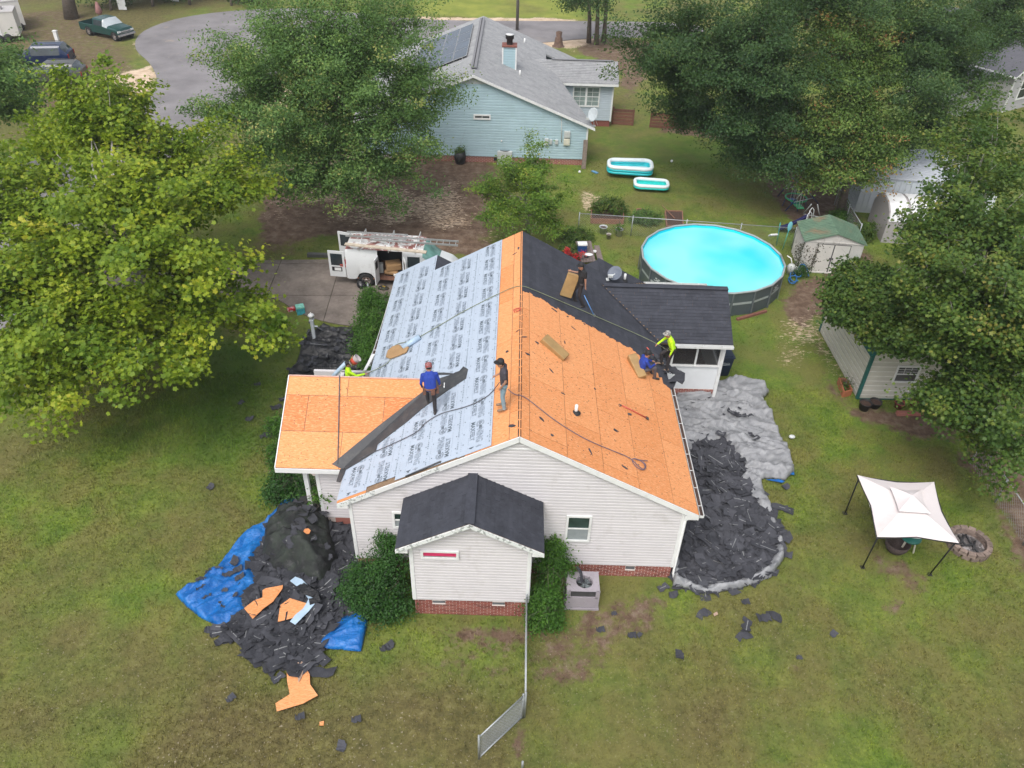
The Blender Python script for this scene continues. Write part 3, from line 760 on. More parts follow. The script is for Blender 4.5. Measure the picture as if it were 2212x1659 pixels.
# ================================================================ walls
def window(parent, x0, x1, z0, z1, y, pane=None, rail=True, cols=1, fw=.07, name='window', panes=None, n=(0,-1,0)):
    """white framed window on a wall that faces -Y"""
    q = MB(); d = .05; yc = y-d/2
    for (a, b, c_, e) in ((x0-fw, x1+fw, z1, z1+fw), (x0-fw, x1+fw, z0-fw, z0), (x0-fw, x0, z0, z1), (x1, x1+fw, z0, z1)):
        q.box(((a+b)/2, yc, (c_+e)/2), (b-a, d, e-c_))
    o = q.build(name, M_TRIM, parent)
    q = MB(); zm = (z0+z1)/2; yy = y-.018
    if rail: q.box(((x0+x1)/2, yy, zm), (x1-x0, .03, .045))
    for k in range(1, cols): q.box((x0+(x1-x0)*k/cols, yy, (z0+z1)/2), (.03, .028, z1-z0))
    if rail or cols > 1: q.build('sash', M_TRIM, o)
    zs = [(z0, zm-.022), (zm+.022, z1)] if rail else [(z0, z1)]
    for i, (a, b) in enumerate(zs):
        for k in range(cols):
            q = MB(); xa, xb = x0+(x1-x0)*k/cols, x0+(x1-x0)*(k+1)/cols
            q.box(((xa+xb)/2, y-.008, (a+b)/2), (xb-xa-.002, .008, b-a-.002)); q.build('pane', (panes[i] if panes else (pane or M_GLASS)), o)
    return o
def siding(wall, poly, frame, m, lap=.122, z0=None, th=.034):
    """poly in (a, z); frame(a, z, d) -> world point at d in front of the wall; each board: upright face, then a cove sloping in"""
    if area2(poly) < 0: poly = poly[::-1]
    zs = [p[1] for p in poly]; z = min(zs) if z0 is None else z0; a0 = min(p[0] for p in poly)-1; a1 = max(p[0] for p in poly)+1
    while z < max(zs):
        zm = z+lap*.62; q = MB()
        for lo, hi, dl, dh in ((z, zm, th, th-.003), (zm, z+lap-.001, th-.003, .004)):
            c = clip_poly(poly, [(a0, lo), (a1, lo), (a1, hi), (a0, hi)])
            if c:
                F_ = [frame(a, zz, dl+(dh-dl)*(zz-lo)/(hi-lo)) for a, zz in c]; B_ = [frame(a, zz, 0) for a, zz in c]; n = len(c)
                q.add(F_+B_, [tuple(range(n))]+[(i, n+i, n+(i+1) % n, (i+1) % n) for i in range(n)])
        if q.v: q.build('siding_board', m, wall)
        z += lap
def bricks(parent, x0, x1, z0, z1, y, holes=(), lx=.205, hz=.067, individually=True, frame=None, m=M_BRICK):
    fr = frame or (lambda a, z, d: Vector((a, y-d, z)))
    nrow = max(1, int(round((z1-z0)/hz))); hz = (z1-z0)/nrow; q0 = None if individually else MB()
    for r in range(nrow):
        x = x0-(lx/2 if r % 2 else 0); zc = z0+hz*(r+.5)
        while x < x1:
            a, b = max(x, x0)+.008, min(x+lx, x1)-.008
            for (h0, h1, g0, g1) in holes:
                if g0-.02 < zc < g1+.02:
                    if h0 < b and h1 > a:
                        if a < h0: b = h0
                        elif b > h1: a = h1
                        else: a, b = 0, 0
            if b-a > .03:
                q = MB() if individually else q0; d = .010+rnd.uniform(-.003, .003)
                P = [fr(a, zc-hz/2+.008, d), fr(b, zc-hz/2+.008, d), fr(b, zc+hz/2-.008, d), fr(a, zc+hz/2-.008, d)]
                B_ = [fr(a, zc-hz/2+.008, 0), fr(b, zc-hz/2+.008, 0), fr(b, zc+hz/2-.008, 0), fr(a, zc+hz/2-.008, 0)]
                q.add(P+B_, [(0,1,2,3),(1,0,4,5),(2,1,5,6),(3,2,6,7),(0,3,7,4)])
                if individually: q.build('brick', m, parent)
            x += lx
    if not individually: q0.build('brick', m, parent, kind='stuff')
def face_y(y): return lambda a, z, d: Vector((a, y-d, z))
def flat_wall(poly, y, th=.12, off=.0):
    q = MB(); P = [Vector((a, y, z)) for a, z in poly]
    if (P[1]-P[0]).cross(P[2]-P[1]).y > 0: P.reverse()
    q.prism(P, (0, th, 0)); return q
BT = .56
XW0, XW1 = -4.95, 4.98
top = lambda x: zr_(x)-.14
gable = [(XW0, BT), (XW1, BT), (XW1, top(XW1)), (0, top(0)), (XW0, top(XW0))]
wall = flat_wall(gable, 0.0).build('wall', M_SIDE, house)
siding(wall, gable, face_y(0.0), M_SIDE)
q = MB(); q.box((XW0+.03, -.015, (BT+3.0)/2), (.10, .07, 3.0-BT)); q.build('corner_trim', M_TRIM, wall)
q = MB(); q.box((XW1-.03, -.015, (BT+3.0)/2), (.10, .07, 3.0-BT)); q.box((XW1+.02, .05, (BT+3.0)/2), (.03, .1, 3.0-BT)); q.build('corner_trim', M_TRIM, wall)
q = MB(); q.prism([(-.75, -.022, top(.75)), (.75, -.022, top(.75)), (0, -.022, top(0))], (0, .02, 0)); q.bar((-.8, -.03, top(.78)), (.8, -.03, top(.78)), .03, .03); q.build('gable_vent', M_TRIM, wall)
# other walls of the body
q = MB(); q.box((XW1-.07, 4.4, 1.85), (.12, 8.7, 2.5)); q.box((XW0+.07, 6.1, 1.85), (.12, 12.0, 2.5)); q.box((0, 11.8, 1.8), (9.8, .12, 2.4))
q.prism([(3.3, 11.75, zr_(3.3)-.1), (XW1, 11.75, 3.0), (0, 11.75, 3.0), (0, 11.75, top(0)-.1)], (0, .1, 0)); q.prism([(0, 11.76, 3.0), (XW0, 11.76, 3.0), (0, 11.76, top(0)-.1)], (0, .1, 0))
q.box((3.3, 12.45, 1.85), (3.2, 1.2, 2.5)); q.box((-3.5, 12.45, 1.85), (3.0, 1.2, 2.5)); q.build('side_wall', M_SIDE, house)
fnd = MB(); fnd.box((0, 5.9, BT/2), (9.86, 11.8, BT), 0); fnd = fnd.build('foundation', M_MORT, house)
vent_h = [(3.52, 3.80, .36, .53)]
bricks(fnd, XW0+.02, -3.0, 0, BT, 0.0, individually=False)
bricks(fnd, .45, XW1-.02, .0, BT, 0.0, [(3.5, 3.82, .34, .55)])
# near bump-out
BX0, BX1, BYW = -2.96, .42, -1.63
bt = lambda x: BZ-K*abs(x-BX)-.13
BT2 = .74
bg_ = [(BX0, BT2), (BX1, BT2), (BX1, bt(BX1)), (BX, bt(BX)), (BX0, bt(BX0))]
bw_ = flat_wall(bg_, BYW).build('wall', M_SIDE, house); siding(bw_, bg_, face_y(BYW), M_SIDE)
q = MB(); q.box((BX0+.06, -.8, 1.9), (.1, 1.5, 2.6)); q.box((BX1-.06, -.8, 1.9), (.1, 1.5, 2.6)); q.build('side_wall', M_SIDE, house)
for x, s_ in ((BX0+.03, -1), (BX1-.03, 1)):
    q = MB(); q.box((x, BYW-.015, (BT2+3.1)/2), (.10, .07, 3.1-BT2-.02)); q.box((x+s_*.055, BYW+.04, (BT2+3.1)/2), (.03, .1, 3.1-BT2-.02)); q.build('corner_trim', M_TRIM, bw_)
f2 = MB(); f2.box(((BX0+BX1)/2, -.8, BT2/2), (BX1-BX0-.04, 1.62, BT2)); f2 = f2.build('foundation', M_MORT, house)
h1 = H(935,1299,BYW); h2 = H(1064,1300,BYW)
VH = [(h1.x, h1.x+.36, .57, .70), (h2.x, h2.x+.36, .57, .70)]
bricks(f2, BX0+.02, BX1-.02, 0, BT2, BYW+.01, [(a-.01, b+.01, c-.02, d+.01) for a, b, c, d in VH])
def fvent(x0, x1, z0, z1, y, parent):
    q = MB(); q.box(((x0+x1)/2, y+.0, (z0+z1)/2), (x1-x0, .02, z1-z0), 1); q.box(((x0+x1)/2, y-.02, z0-.008), (x1-x0+.03, .06, .02), 0); q.box(((x0+x1)/2, y-.015, z1+.006), (x1-x0, .03, .012), 0)
    for k in range(3): q.box(((x0+x1)/2, y-.016, z0+(k+.5)*(z1-z0)/3), (x1-x0-.02, .014, .014), 2)
    q.build('foundation_vent', [M_MORT, M_DARK, mat('vent_grey', (.16,.17,.18), .6)], parent)
for a, b, c, d in VH: fvent(a, b, c, d, BYW, f2)
fvent(*vent_h[0], 0.0, fnd)
M_PINK = mat('pink_curtain', (.62,.03,.12), .6, .35, 5, dirt=(.30,.02,.06), dscale=5)
a, b = H(914,1190,BYW-.03), H(986,1203,BYW-.03)
window(bw_, a.x, b.x, b.z, a.z, BYW-.04, pane=M_PINK, rail=False)
q = MB(); q.box(((a.x+b.x)/2, BYW-.055, b.z+.02), (b.x-a.x, .01, .035)); q.build('pane_lower_strip', mat('grey_pane', (.22,.25,.24), .2), bw_)
a, b = H(1229,1115,-.03), H(1268,1165,-.03)
M_GLG = glass_mat('glass_greenish', (.025,.05,.045)); M_SCREEN = mat('window_screen', (.27,.30,.31), .5, .12, 5)
window(wall, a.x, b.x, b.z, a.z, -.04, panes=[M_SCREEN, M_GLG])
a, b = H(852,1107,-.03), H(882,1136,-.03)
window(wall, a.x, b.x, b.z, a.z, -.04, panes=[M_SCREEN, M_GLG])
# wing wall, post and porch floor on the left
yw = 1.75; a = H(684, 1030, yw)
wp = [(a.x, .45), (-4.97, .45), (-4.97, 2.92), (a.x, 2.92)]
ww = flat_wall(wp, yw).build('wall', M_SIDE, house); siding(ww, wp, face_y(yw), M_SIDE)
q = MB(); q.box((a.x+.03, yw-.01, 1.6), (.11, .07, 2.6)); q.box((a.x-.03, yw+.05, 1.6), (.03, .1, 2.6)); q.build('corner_trim', M_TRIM, ww)
q = MB(); q.box((a.x+.06, 4.1, 1.7), (.12, 4.6, 2.6)); q.box((-6.2, 6.4, 1.7), (2.3, .12, 2.6)); q.build('side_wall', M_SIDE, house)
q = MB(); q.box((-5.9, 4.1, .18), (2.7, 4.7, .36)); q.build('porch_floor', M_MORT, house)
pt = H(660, 1024, 1.95); q = MB(); q.box((pt.x, 1.95, 1.65), (.14, .14, 2.56)); q.box((pt.x, 1.95, .42), (.2, .2, .12)); q.box((pt.x, 1.95, 2.86), (.2, .2, .1)); q.bar((pt.x+.3, 1.95, 2.9), (pt.x+.9, 1.95, 2.3), .05, .05); q.build('porch_post', M_TRIM, house)
q = MB(); q.box(((XW0-6.0)/2-.0, yw-.0, .22), (1.0, .05, .45)); q.build('foundation', M_BRICK, house)
# screened porch on the right
PW = 9.0; px1 = H(1541, 848, PW).x
q = MB(); q.box(((5.0+px1)/2, PW+.05, 1.2), (px1-5.0, .08, 1.15)); q.box((px1-.04, PW+2.0, 1.2), (.08, 4.0, 1.15)); ppan = q.build('porch_panel_wall', mat('white_panel', (.74,.76,.78), .35, .03, 3), house)
q = MB(); q.box(((5.0+px1)/2, PW-.0, 1.80), (px1-5.0, .12, .06)); q.box(((5.0+px1)/2, PW, 2.9), (px1-5.0+.1, .12, .12)); q.box((px1-.04, PW+2.0, 1.80), (.12, 4.0, .06)); q.box((px1-.04, PW+2.0, 2.9), (.12, 4.0, .12)); q.build('porch_rail', M_TRIM, house)
for x in np.linspace(5.1, px1-.06, 4):
    q = MB(); q.box((x, PW, 2.33), (.07, .07, 1.05)); q.build('porch_post', M_TRIM, house)
for y in (PW+1.1, PW+2.2, PW+3.3):
    q = MB(); q.box((px1-.04, y, 2.33), (.07, .07, 1.05)); q.build('porch_post', M_TRIM, house)
q = MB(); q.box((px1+.02, PW-.02, 1.55), (.12, .12, 2.85)); q.build('corner_trim', M_TRIM, house)
q = MB(); q.box(((5.0+px1)/2, PW+2.0, .65), (px1-5.0-.1, 3.9, .06)); q.build('porch_floor', mat('porch_carpet', (.12,.06,.05), .95, .3), house)
f3 = MB(); f3.box(((5.0+px1)/2, PW+2, .31), (px1-5.05, 4.0, .62)); f3 = f3.build('foundation', M_MORT, house)
bricks(f3, 5.5, px1-.03, .0, .62, PW, individually=True)
q = MB(); q.tube([(XR-.1, Y0+.12, 2.95), (XW1+.05, -.06, 2.75), (XW1+.05, -.06, .3), (XW1+.1, -.16, .08)], .04, 8); q.build('downspout', M_TRIM, house)
m, nt, b = _new('insect_screen'); b.inputs['Base Color'].default_value = (.05,.05,.05,1); b.inputs['Alpha'].default_value = .35; b.inputs['Roughness'].default_value = .8
M_NET = m
q = MB(); q.box(((5.0+px1)/2, PW+.02, 2.33), (px1-5.0, .004, 1.02)); q.box((px1-.03, PW+2, 2.33), (.004, 3.9, 1.02)); q.build('insect_screen', M_NET, house)
# ================================================================ generic gabled building in its own frame
def gabled(root, x0, x1, y0, y1, hw, hr, wm, rm, z0=0.0, over=.25, lap=None, trim=None, rth=.06, cut=None):
    """ridge along local y; gable walls face -y / +y"""
    xm = (x0+x1)/2; k = (hr-hw)/((x1-x0)/2); objs = {}
    g = [(x0, z0), (x1, z0), (x1, hw), (xm, hr), (x0, hw)]
    q = MB(); q.prism([(a, y0, z) for a, z in g], (0, .06, 0)); q.prism([(a, y1, z) for a, z in reversed(g)], (0, -.06, 0))
    q.box((x0+.03, (y0+y1)/2, (z0+hw)/2), (.06, y1-y0-.13, hw-z0))
    if not cut: q.box((x1-.03, (y0+y1)/2, (z0+hw)/2), (.06, y1-y0-.13, hw-z0))
    wl = q.build('wall', wm, root); objs['wall'] = wl
    if lap: siding(wl, g, face_y(y0), wm, lap=lap)
    sl = math.hypot(1, k); L = ((x1-x0)/2+over)
    a = Slope((xm, y0-over*.6, hr+.06), (-1, 0, -k), (0, 1, 0)); b = Slope((xm, y0-over*.6, hr+.06), (1, 0, -k), (0, 1, 0)); T = y1-y0+over*1.2
    objs['L'], objs['R'] = a, b; objs['T'] = T; objs['S'] = L*sl
    q = MB(); a.slab(q, [(0,0),(L*sl,0),(L*sl,T),(0,T)], 0, rth); cp = [(0,0),(L*sl,0),(L*sl,T),(0,T)]
    if cut: sb_, tb_ = b.uv(*cut); cp = [(0,0),(L*sl,0),(sb_,tb_),(sb_,T),(0,T)]
    objs['clip'] = cp if area2(cp) > 0 else cp[::-1]; b.slab(q, cp, 0, rth)
    if cut: b.slab(q, [(sb_+.01, tb_+1.6), (L*sl, tb_+1.6), (L*sl, T), (sb_+.01, T)], 0, rth)
    objs['roof'] = q.build('roof', rm, root)
    if trim:
        q = MB()
        for s_, S_ in ((a, 0), (b, 0)):
            p0, p1 = s_.p(0, 0, .004), s_.p(L*sl, 0, .004); dn = Vector((0,0,-.16)); f = Vector((0,-.025,0)); P = [p0+f, p1+f, p1+f+dn, p0+f+dn]
            if (P[1]-P[0]).cross(P[2]-P[1]).y > 0: P.reverse()
            q.prism(P, (0, .024, 0))
            e0, e1 = s_.p(L*sl+.012, 0, -.05), s_.p(L*sl+.012, T, -.05)
            if not (cut and s_ is b): q.bar(e0, e1, .02, .13)
        for x in (x0, x1): q.box((x, y0-.02, (z0+hw)/2), (.1, .08, hw-z0))
        objs['trim'] = q.build('trim', trim, root)
    return objs
# ---- blue neighbour house
NY = 33.0
M_BLUE = mat('vinyl_siding_blue', (.40,.545,.60), .5, .04, 1.2, rvar=.04, dirt=(.34,.47,.51), dscale=.8, dlo=.5, dhi=.8)
M_BLUEG = mat('vinyl_siding_grey_blue', (.45,.52,.58), .5, .04, 1.2, rvar=.02)
ap = H(1022, 160, NY-.3); et = H(1286, 276, NY-.3); wr = H(1275, 300, NY)
nb = thing('neighbour_house', 'light blue sided house with grey shingle roof and solar panels beyond the yard', 'house', (0, 0, 0))
xe = et.x-.45; xm = ap.x; hw_ = et.z-.02; kk = (ap.z-et.z)/(et.x-ap.x); xL = 2*xm-xe
def roof_grey(): return M_SHIN_G
O = gabled(nb, xL, xe, NY, 46.8, ap.z-.12-kk*(xe-xm), ap.z-.12, M_BLUE, M_SHIN_G, z0=.42, over=.45, lap=.165, trim=M_TRIM, rth=.12, cut=(1180,130))
q = MB(); q.box(((xL+xe)/2, 39.9, .21), (xe-xL-.06, 13.74, .42)); fn = q.build('foundation', M_MORT, nb)
bricks(fn, -8, xe-.05, 0, .42, NY+.03, lx=.23, hz=.085, individually=False)
# shingle courses on the two slopes as real laps
for key, nm in (('L', 0), ('R', 1)):
    s_ = O[key]; q = MB(); s = .1
    while s < O['S']:
        t = -rnd.random()
        while t < O['T']:
            t0, t1 = max(t, 0), min(t+1.0, O['T'])
            if t1-t0 > .05:
                pl_ = [(s, t0+.006), (min(s+.19, O['S']), t0+.006), (min(s+.19, O['S']), t1-.006), (s, t1-.006)]
                if key == 'R': pl_ = clip_poly(pl_, O['clip'])
                if pl_: s_.shingle(q, pl_, s, s+.19, .016+rnd.uniform(-.005, .006))
            t += 1.0
        s += .19
    q.build('shingle', M_SHIN_G, O['roof'], kind='stuff')
q = MB(); q.bar(O['L'].p(0, 1.2, .09), O['L'].p(0, O['T']-1, .09), .36, .05); q.bar(O['L'].p(0, 1.2, .125)+Vector((0,0,0)), O['L'].p(0, O['T']-1, .125), .05, .02, 1); q.build('ridge_vent', [mat('vent_cap', (.20,.20,.21), .7, .1), M_DARK], O['roof'])
sb_, tb_ = O['R'].uv(1180,130); pe_ = O['R'].p(sb_, tb_); q = MB(); a_, b_ = Vector((xe-.05, NY+.1, 0)), Vector((pe_.x-.2, pe_.y, 0)); q.prism([a_, b_, b_+Vector((0,0,pe_.z-.15)), a_+Vector((0,0,et.z-.1))], (-.1,0,0)); q.build('side_wall', M_BLUE, nb)
# wall fittings
a, b = H(1026,249,NY), H(1057,255,NY)
window(O['wall'], a.x, b.x, b.z, a.z, NY-.045, rail=False, cols=2, fw=.09, pane=glass_mat('glass_grey', (.09,.10,.10)))
def wbox(u0, v0, u1, v1, d, m, nm, par=None, y=NY):
    a, b = H(u0, v0, y), H(u1, v1, y); q = MB(); q.box(((a.x+b.x)/2, y-d/2-.03, (a.z+b.z)/2), (abs(b.x-a.x), d, abs(a.z-b.z))); q.box(((a.x+b.x)/2, y-d-.035, (a.z+b.z)/2), (abs(b.x-a.x)*.8, .012, abs(a.z-b.z)*.8))
    return q.build(nm, m, par or nb)
M_METER = mat('meter_grey', (.52,.54,.53), .5, .1)
wbox(1219,282,1231,296,.14, M_METER, 'meter_box'); wbox(1218,298,1230,312,.16, mat('meter_cream', (.62,.60,.50), .5), 'meter_box')
wbox(1177,298,1184,312,.14, M_METER, 'meter_box'); wbox(1187,300,1192,310,.12, M_METER, 'meter_box'); wbox(1199,301,1205,310,.12, M_METER, 'meter_box'); wbox(1082,302,1085,305,.05, M_TRIM, 'dryer_vent')
a, b = H(1213, 252, NY), H(1213, 306, NY); q = MB(); q.tube([(a.x, NY-.06, a.z), (b.x, NY-.06, b.z)], .03, 6); q.build('conduit', M_METER, nb)
for u in (990, 1075):
    a = H(u, 333, NY); q = MB(); q.box((a.x, NY+.01, .25), (.5, .08, .2)); q.build('foundation_vent', M_DARK, nb)
q = MB(); q.prism([(xm-1.3, NY-.045, ap.z-.14-kk*1.3), (xm+1.3, NY-.045, ap.z-.14-kk*1.3), (xm, NY-.045, ap.z-.16)], (0,.03,0)); q.build('gable_vent', mat('gable_louvre', (.5,.53,.53), .6), nb)
# chimney
c0 = PL(1100, 141, tuple(O['R'].o), np.array(O['R'].n)); ct_ = H(1088, 101, c0.y-.4).z
q = MB(); q.box((c0.x, c0.y, (c0.z-.6+ct_)/2), (.86, .8, ct_-c0.z+.6), 0)
for dx in (-.43, .43):
    for dy in (-.4, .4): q.box((c0.x+dx, c0.y+dy, (c0.z-.6+ct_)/2), (.09, .09, ct_-c0.z+.6), 1)
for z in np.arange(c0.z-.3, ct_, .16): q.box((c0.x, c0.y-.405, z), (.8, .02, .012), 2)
q.box((c0.x, c0.y, ct_+.02), (.98, .94, .07), 3); q.lathe([(.2, 0), (.2, .35), (.27, .36), (.27, .55), (.29, .56), (.29, .6), (0, .6)], 12, (c0.x, c0.y, ct_+.05), 4)
q.lathe([(.0, 0), (.28, 0), (.29, .02), (0, .03)], 12, (c0.x, c0.y, ct_+.66), 1)
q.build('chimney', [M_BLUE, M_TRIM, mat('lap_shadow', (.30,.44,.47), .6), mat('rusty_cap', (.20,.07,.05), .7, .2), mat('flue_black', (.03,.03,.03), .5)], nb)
for u, v in ((1133, 93), (1123, 163)):
    p = PL(u, v, tuple(O['R'].o), np.array(O['R'].n)); q = MB(); q.tube([p-Vector((0,0,.1)), p+Vector((0,0,.32))], .06, 8); q.build('vent_pipe', M_TRIM, nb)
# solar panels on the left slope
def on(sl, u, v): return sl.uv(u, v)
sa = thing('solar_array', 'dark solar panels in a block on the left slope of the grey neighbour roof', 'solar panels', (0,0,0))
c = [on(O['L'], 1026, 54), on(O['L'], 1003, 127)]; s0 = min(c[0][0], c[1][0]); t0_, t1_ = c[1][1], c[0][1]
m, nt, b = _new('solar_cell'); p = geo_pos(nt)
nt.links.new(ramp(nt, noise(nt, p, .7), [(.3, (.03,.045,.075)), (.7, (.05,.075,.12))]), b.inputs['Base Color']); b.inputs['Roughness'].default_value = .16; M_SOL = m
M_ALU = mat('aluminium', (.55,.56,.57), .35, .06, 5, metal=.6)
n_t = 4
for i in range(4):
    for j in range(n_t):
        q = MB(); ta = t0_+(t1_-t0_)*j/n_t; tb = t0_+(t1_-t0_)*(j+1)/n_t; sa_ = s0+.05+i*1.03
        O['L'].slab(q, [(sa_, ta+.01), (sa_+1.0, ta+.01), (sa_+1.0, tb-.01), (sa_, tb-.01)], .16, .035, 1); O['L'].slab(q, [(sa_+.025, ta+.035), (sa_+.975, ta+.035), (sa_+.975, tb-.035), (sa_+.025, tb-.035)], .164, .01, 0)
        q.build('solar_panel', [M_SOL, M_ALU], sa)
q = MB()
for s in (s0+.4, s0+2.2, s0+4.2): q.bar(O['L'].p(s, t0_, .08), O['L'].p(s, t1_, .08), .04, .1)
q.build('mounting_rail', M_ALU, sa)
# right wing of the neighbour house
wy = 40.2; w0, w1 = H(1230, 190, wy), H(1325, 190, wy); EZ = H(1337, 182, wy-.4).z; zt = EZ-.02; print('EZ', EZ)
q = MB(); q.box(((w0.x-1.5+w1.x)/2, wy+1.9, (zt+.45)/2), (w1.x-w0.x+1.5, 3.8, zt-.45)); wl = q.build('wall', M_BLUEG, nb)
siding(wl, [(w0.x-1.5, .45), (w1.x, .45), (w1.x, zt), (w0.x-1.5, zt)], face_y(wy), M_BLUEG, lap=.165)
q = MB(); q.box(((w0.x-1.5+w1.x)/2, wy+1.9, .22), (w1.x-w0.x+1.45, 3.75, .45)); q.build('foundation', M_BRICK, nb)
q = MB(); q.box((w1.x, wy-.02, zt/2+.2), (.1, .1, zt-.4)); q.build('trim', M_TRIM, wl)
a, b = H(1241, 188, wy), H(1291, 228, wy); wd = window(wl, a.x, b.x, b.z, a.z, wy-.03, cols=2, fw=.09, pane=glass_mat('glass_curtain', (.20,.25,.24)))
q = MB(); mid = (a.x+b.x)/2; q.box((mid, wy-.06, (a.z+b.z)/2), (.14, .05, a.z-b.z))
for k in (1, 3):
    q.box((a.x+(b.x-a.x)*k/4, wy-.045, (a.z+b.z)/2), (.02, .012, a.z-b.z))
for z in (.25, .75): q.box((mid, wy-.045, b.z+(a.z-b.z)*z), (b.x-a.x, .012, .02))
q.build('muntin', M_TRIM, wd)
e0, e1 = G(1222, 180, EZ), G(1337, 182, EZ); RZ = EZ+.8
for _ in range(30): RZ = EZ+.42*(G(1335, 133, RZ).y-e1.y)*.5+(RZ-EZ)*.5
r0, r1 = G(1183, 131, RZ), G(1335, 133, RZ); print('RZ', RZ, r1, e1)
sd_ = (Vector((0, e1.y-r1.y, EZ-RZ))).normalized(); nr = Slope((0, r1.y, RZ), sd_, (1, 0, 0)); Sn = Vector((0, e1.y-r1.y, EZ-RZ)).length
q = MB(); nr.slab(q, [(0, r0.x-1.2), (Sn, e0.x-.6), (Sn, e1.x), (0, r1.x)], 0, .1); Slope((0, r1.y, RZ), (0, 1, -.5), (1, 0, 0)).slab(q, [(0, r0.x-1), (2.2, r0.x-1), (2.2, r1.x), (0, r1.x)], 0, .1)
rf = q.build('roof', M_SHIN_G, nb); q = MB(); s = .03
while s < Sn:
    t = r0.x-1-rnd.random()
    while t < r1.x:
        lo = r0.x-1.2+(e0.x-.6-r0.x+1.2)*s/Sn; t0, t1 = max(t, lo), min(t+1.0, r1.x)
        if t1-t0 > .05: nr.shingle(q, [(s, t0+.01), (min(s+.17, Sn), t0+.01), (min(s+.17, Sn), t1-.01), (s, t1-.01)], s, s+.17, .02+rnd.uniform(-.007, .008))
        t += 1.0
    s += .17
q.build('shingle', M_SHIN_G, rf, kind='stuff')
q = MB(); q.bar(nr.p(.0, r0.x+.3, .05), nr.p(0, r1.x-.3, .05), .22, .03); q.build('ridge_vent', mat('vent_cap', (.2,.2,.21)), rf)
q = MB(); q.bar((e0.x-.4, e1.y-.03, EZ-.1), (e1.x, e1.y-.03, EZ-.1), .03, .16); q.build('fascia_board', M_TRIM, nb)
q = MB(); a = H(1268, 345, NY-.4); q.box((et.x-.55, NY-.55, .95), (.28, .06, 1.9)); q.build('fence_post_board', mat('weathered_board', (.25,.20,.17), .9, .2, 8), None, label='tall weathered grey board standing against the right corner of the blue house', cat='board')
def dish(name, label, c, ax, r, foot, par=None):
    t = thing(name, label, 'satellite dish', tuple(foot)); f = Vector(foot); c = Vector(c)-f; ax = Vector(ax).normalized()
    q = MB(); q.lathe([(r*1.0, .0), (r*1.02, .01), (r*.99, .02), (r*.7, -r*.09), (r*.4, -r*.14), (.001, -r*.17)], 20, c, 0, ax=ax)
    q.lathe([(r*1.0, -.01), (r*.7, -r*.12), (r*.4, -r*.17), (.001, -r*.2)], 20, c, 0, ax=ax); q.build('reflector', mat('dish_dark_grey', (.13,.15,.19), .6, .1) if par is None else mat('dish_pale', (.50,.55,.57), .5, .1), t)
    q = MB(); q.tube([(0,0,0), c-ax*r*.2], .025, 6); q.tube([(.25,.1,.0), c-ax*r*.2], .015, 5); q.box((0,0,.01), (.2,.2,.03)); q.build('mast', M_METER, t)
    side = ax.cross(Vector((0,0,1))).normalized(); up = side.cross(ax)
    q = MB(); e = c+ax*r*.75-up*r*.75; q.tube([c-up*r*.95, e], .018, 6); q.box(e, (.2,.1,.1)); q.build('feed_arm', M_METER, t)
f = PL(1502/1.0*0+1498, 0, (0,0,0), np.array([0,0,1.])) if False else None
ft = PL(1283, 272, tuple(O['R'].o), np.array(O['R'].n)); dish('satellite_dish', 'white satellite dish on the right eave corner of the blue house', ft+Vector((-.15,-.1,.75)), (-.75,-.55,.35), .42, ft, 1)
ft = RS.p(*RS.uv(1310, 604)); dish('satellite_dish', 'large grey satellite dish on the dark shingle roof beside the porch', H(1328, 590, ft.y+.1), (-.35,-.45,.6), .30, ft)
p = RS.p(*RS.uv(1349, 607)); q = MB(); q.tube([p-Vector((0,0,.05)), p+Vector((0,0,.33))], .05, 10, 0); q.lathe([(.14,0),(.1,.05),(.06,.1)], 12, p, 1); q.build('vent_pipe', [M_TRIM, M_DARK], house)
p = RS.p(*RS.uv(1244, 892)); q = MB(); q.tube([p-Vector((0,0,.05)), p+Vector((0,0,.30))], .05, 10, 0); q.lathe([(.15,0),(.1,.05),(.06,.1)], 12, p, 1); q.build('vent_pipe', [M_TRIM, M_DARK], house)

# ================================================================ swimming pool
pc = Vector((9.62, 18.96, 0)); PRAD = 3.52; PH = 1.24
pool = thing('swimming_pool', 'large round above-ground pool with slate grey walls and bright cyan water', 'pool', tuple(pc))
NS = 20; M_LINER = mat('pool_wall_slate', (.075,.095,.105), .45, .1, 3)
M_LGREY = mat('pool_stripe_grey', (.36,.40,.40), .5, .1, 5)
def rp(k, r, z, n=NS, o=.1): a = 2*math.pi*k/n+o; return Vector((r*math.cos(a), r*math.sin(a), z))
for k in range(NS):
    q = MB(); a, b = rp(k, PRAD, 0), rp(k+1, PRAD, 0); u = Vector((0,0,PH))
    q.add([a, b, b+u, a+u], [(0,1,2,3)], 0)
    a2, b2 = a*1.003, b*1.003
    for z0, z1, f0, f1 in ((.60, .72, .06, .94),): q.add([a2.lerp(b2,f0)+u*z0/PH, a2.lerp(b2,f1)+u*z0/PH, a2.lerp(b2,f1)+u*z1/PH, a2.lerp(b2,f0)+u*z1/PH], [(0,1,2,3)], 1)
    q.build('wall_panel', [M_LINER, M_LGREY], pool)
for k in range(NS):
    q = MB(); q.bar(rp(k, PRAD+.05, 0), rp(k, PRAD+.03, PH), .07, .04, up=rp(k,1,0)); q.build('post', mat('pool_post', (.13,.15,.16), .4, .1), pool)
q = MB(); q.tube([rp(k, PRAD+.0, PH+.02) for k in range(NS+1)], .052, 8); q.build('rim', mat('pool_rim', (.33,.36,.37), .4, .08), pool)
def pool_mat(nm, lo, hi, sc):
    m, nt, b = _new(nm); p = geo_pos(nt); nt.links.new(ramp(nt, noise(nt, p, sc, 3, .5), [(.3, lo), (.7, hi)]), b.inputs['Base Color']); b.inputs['Roughness'].default_value = .6; return m
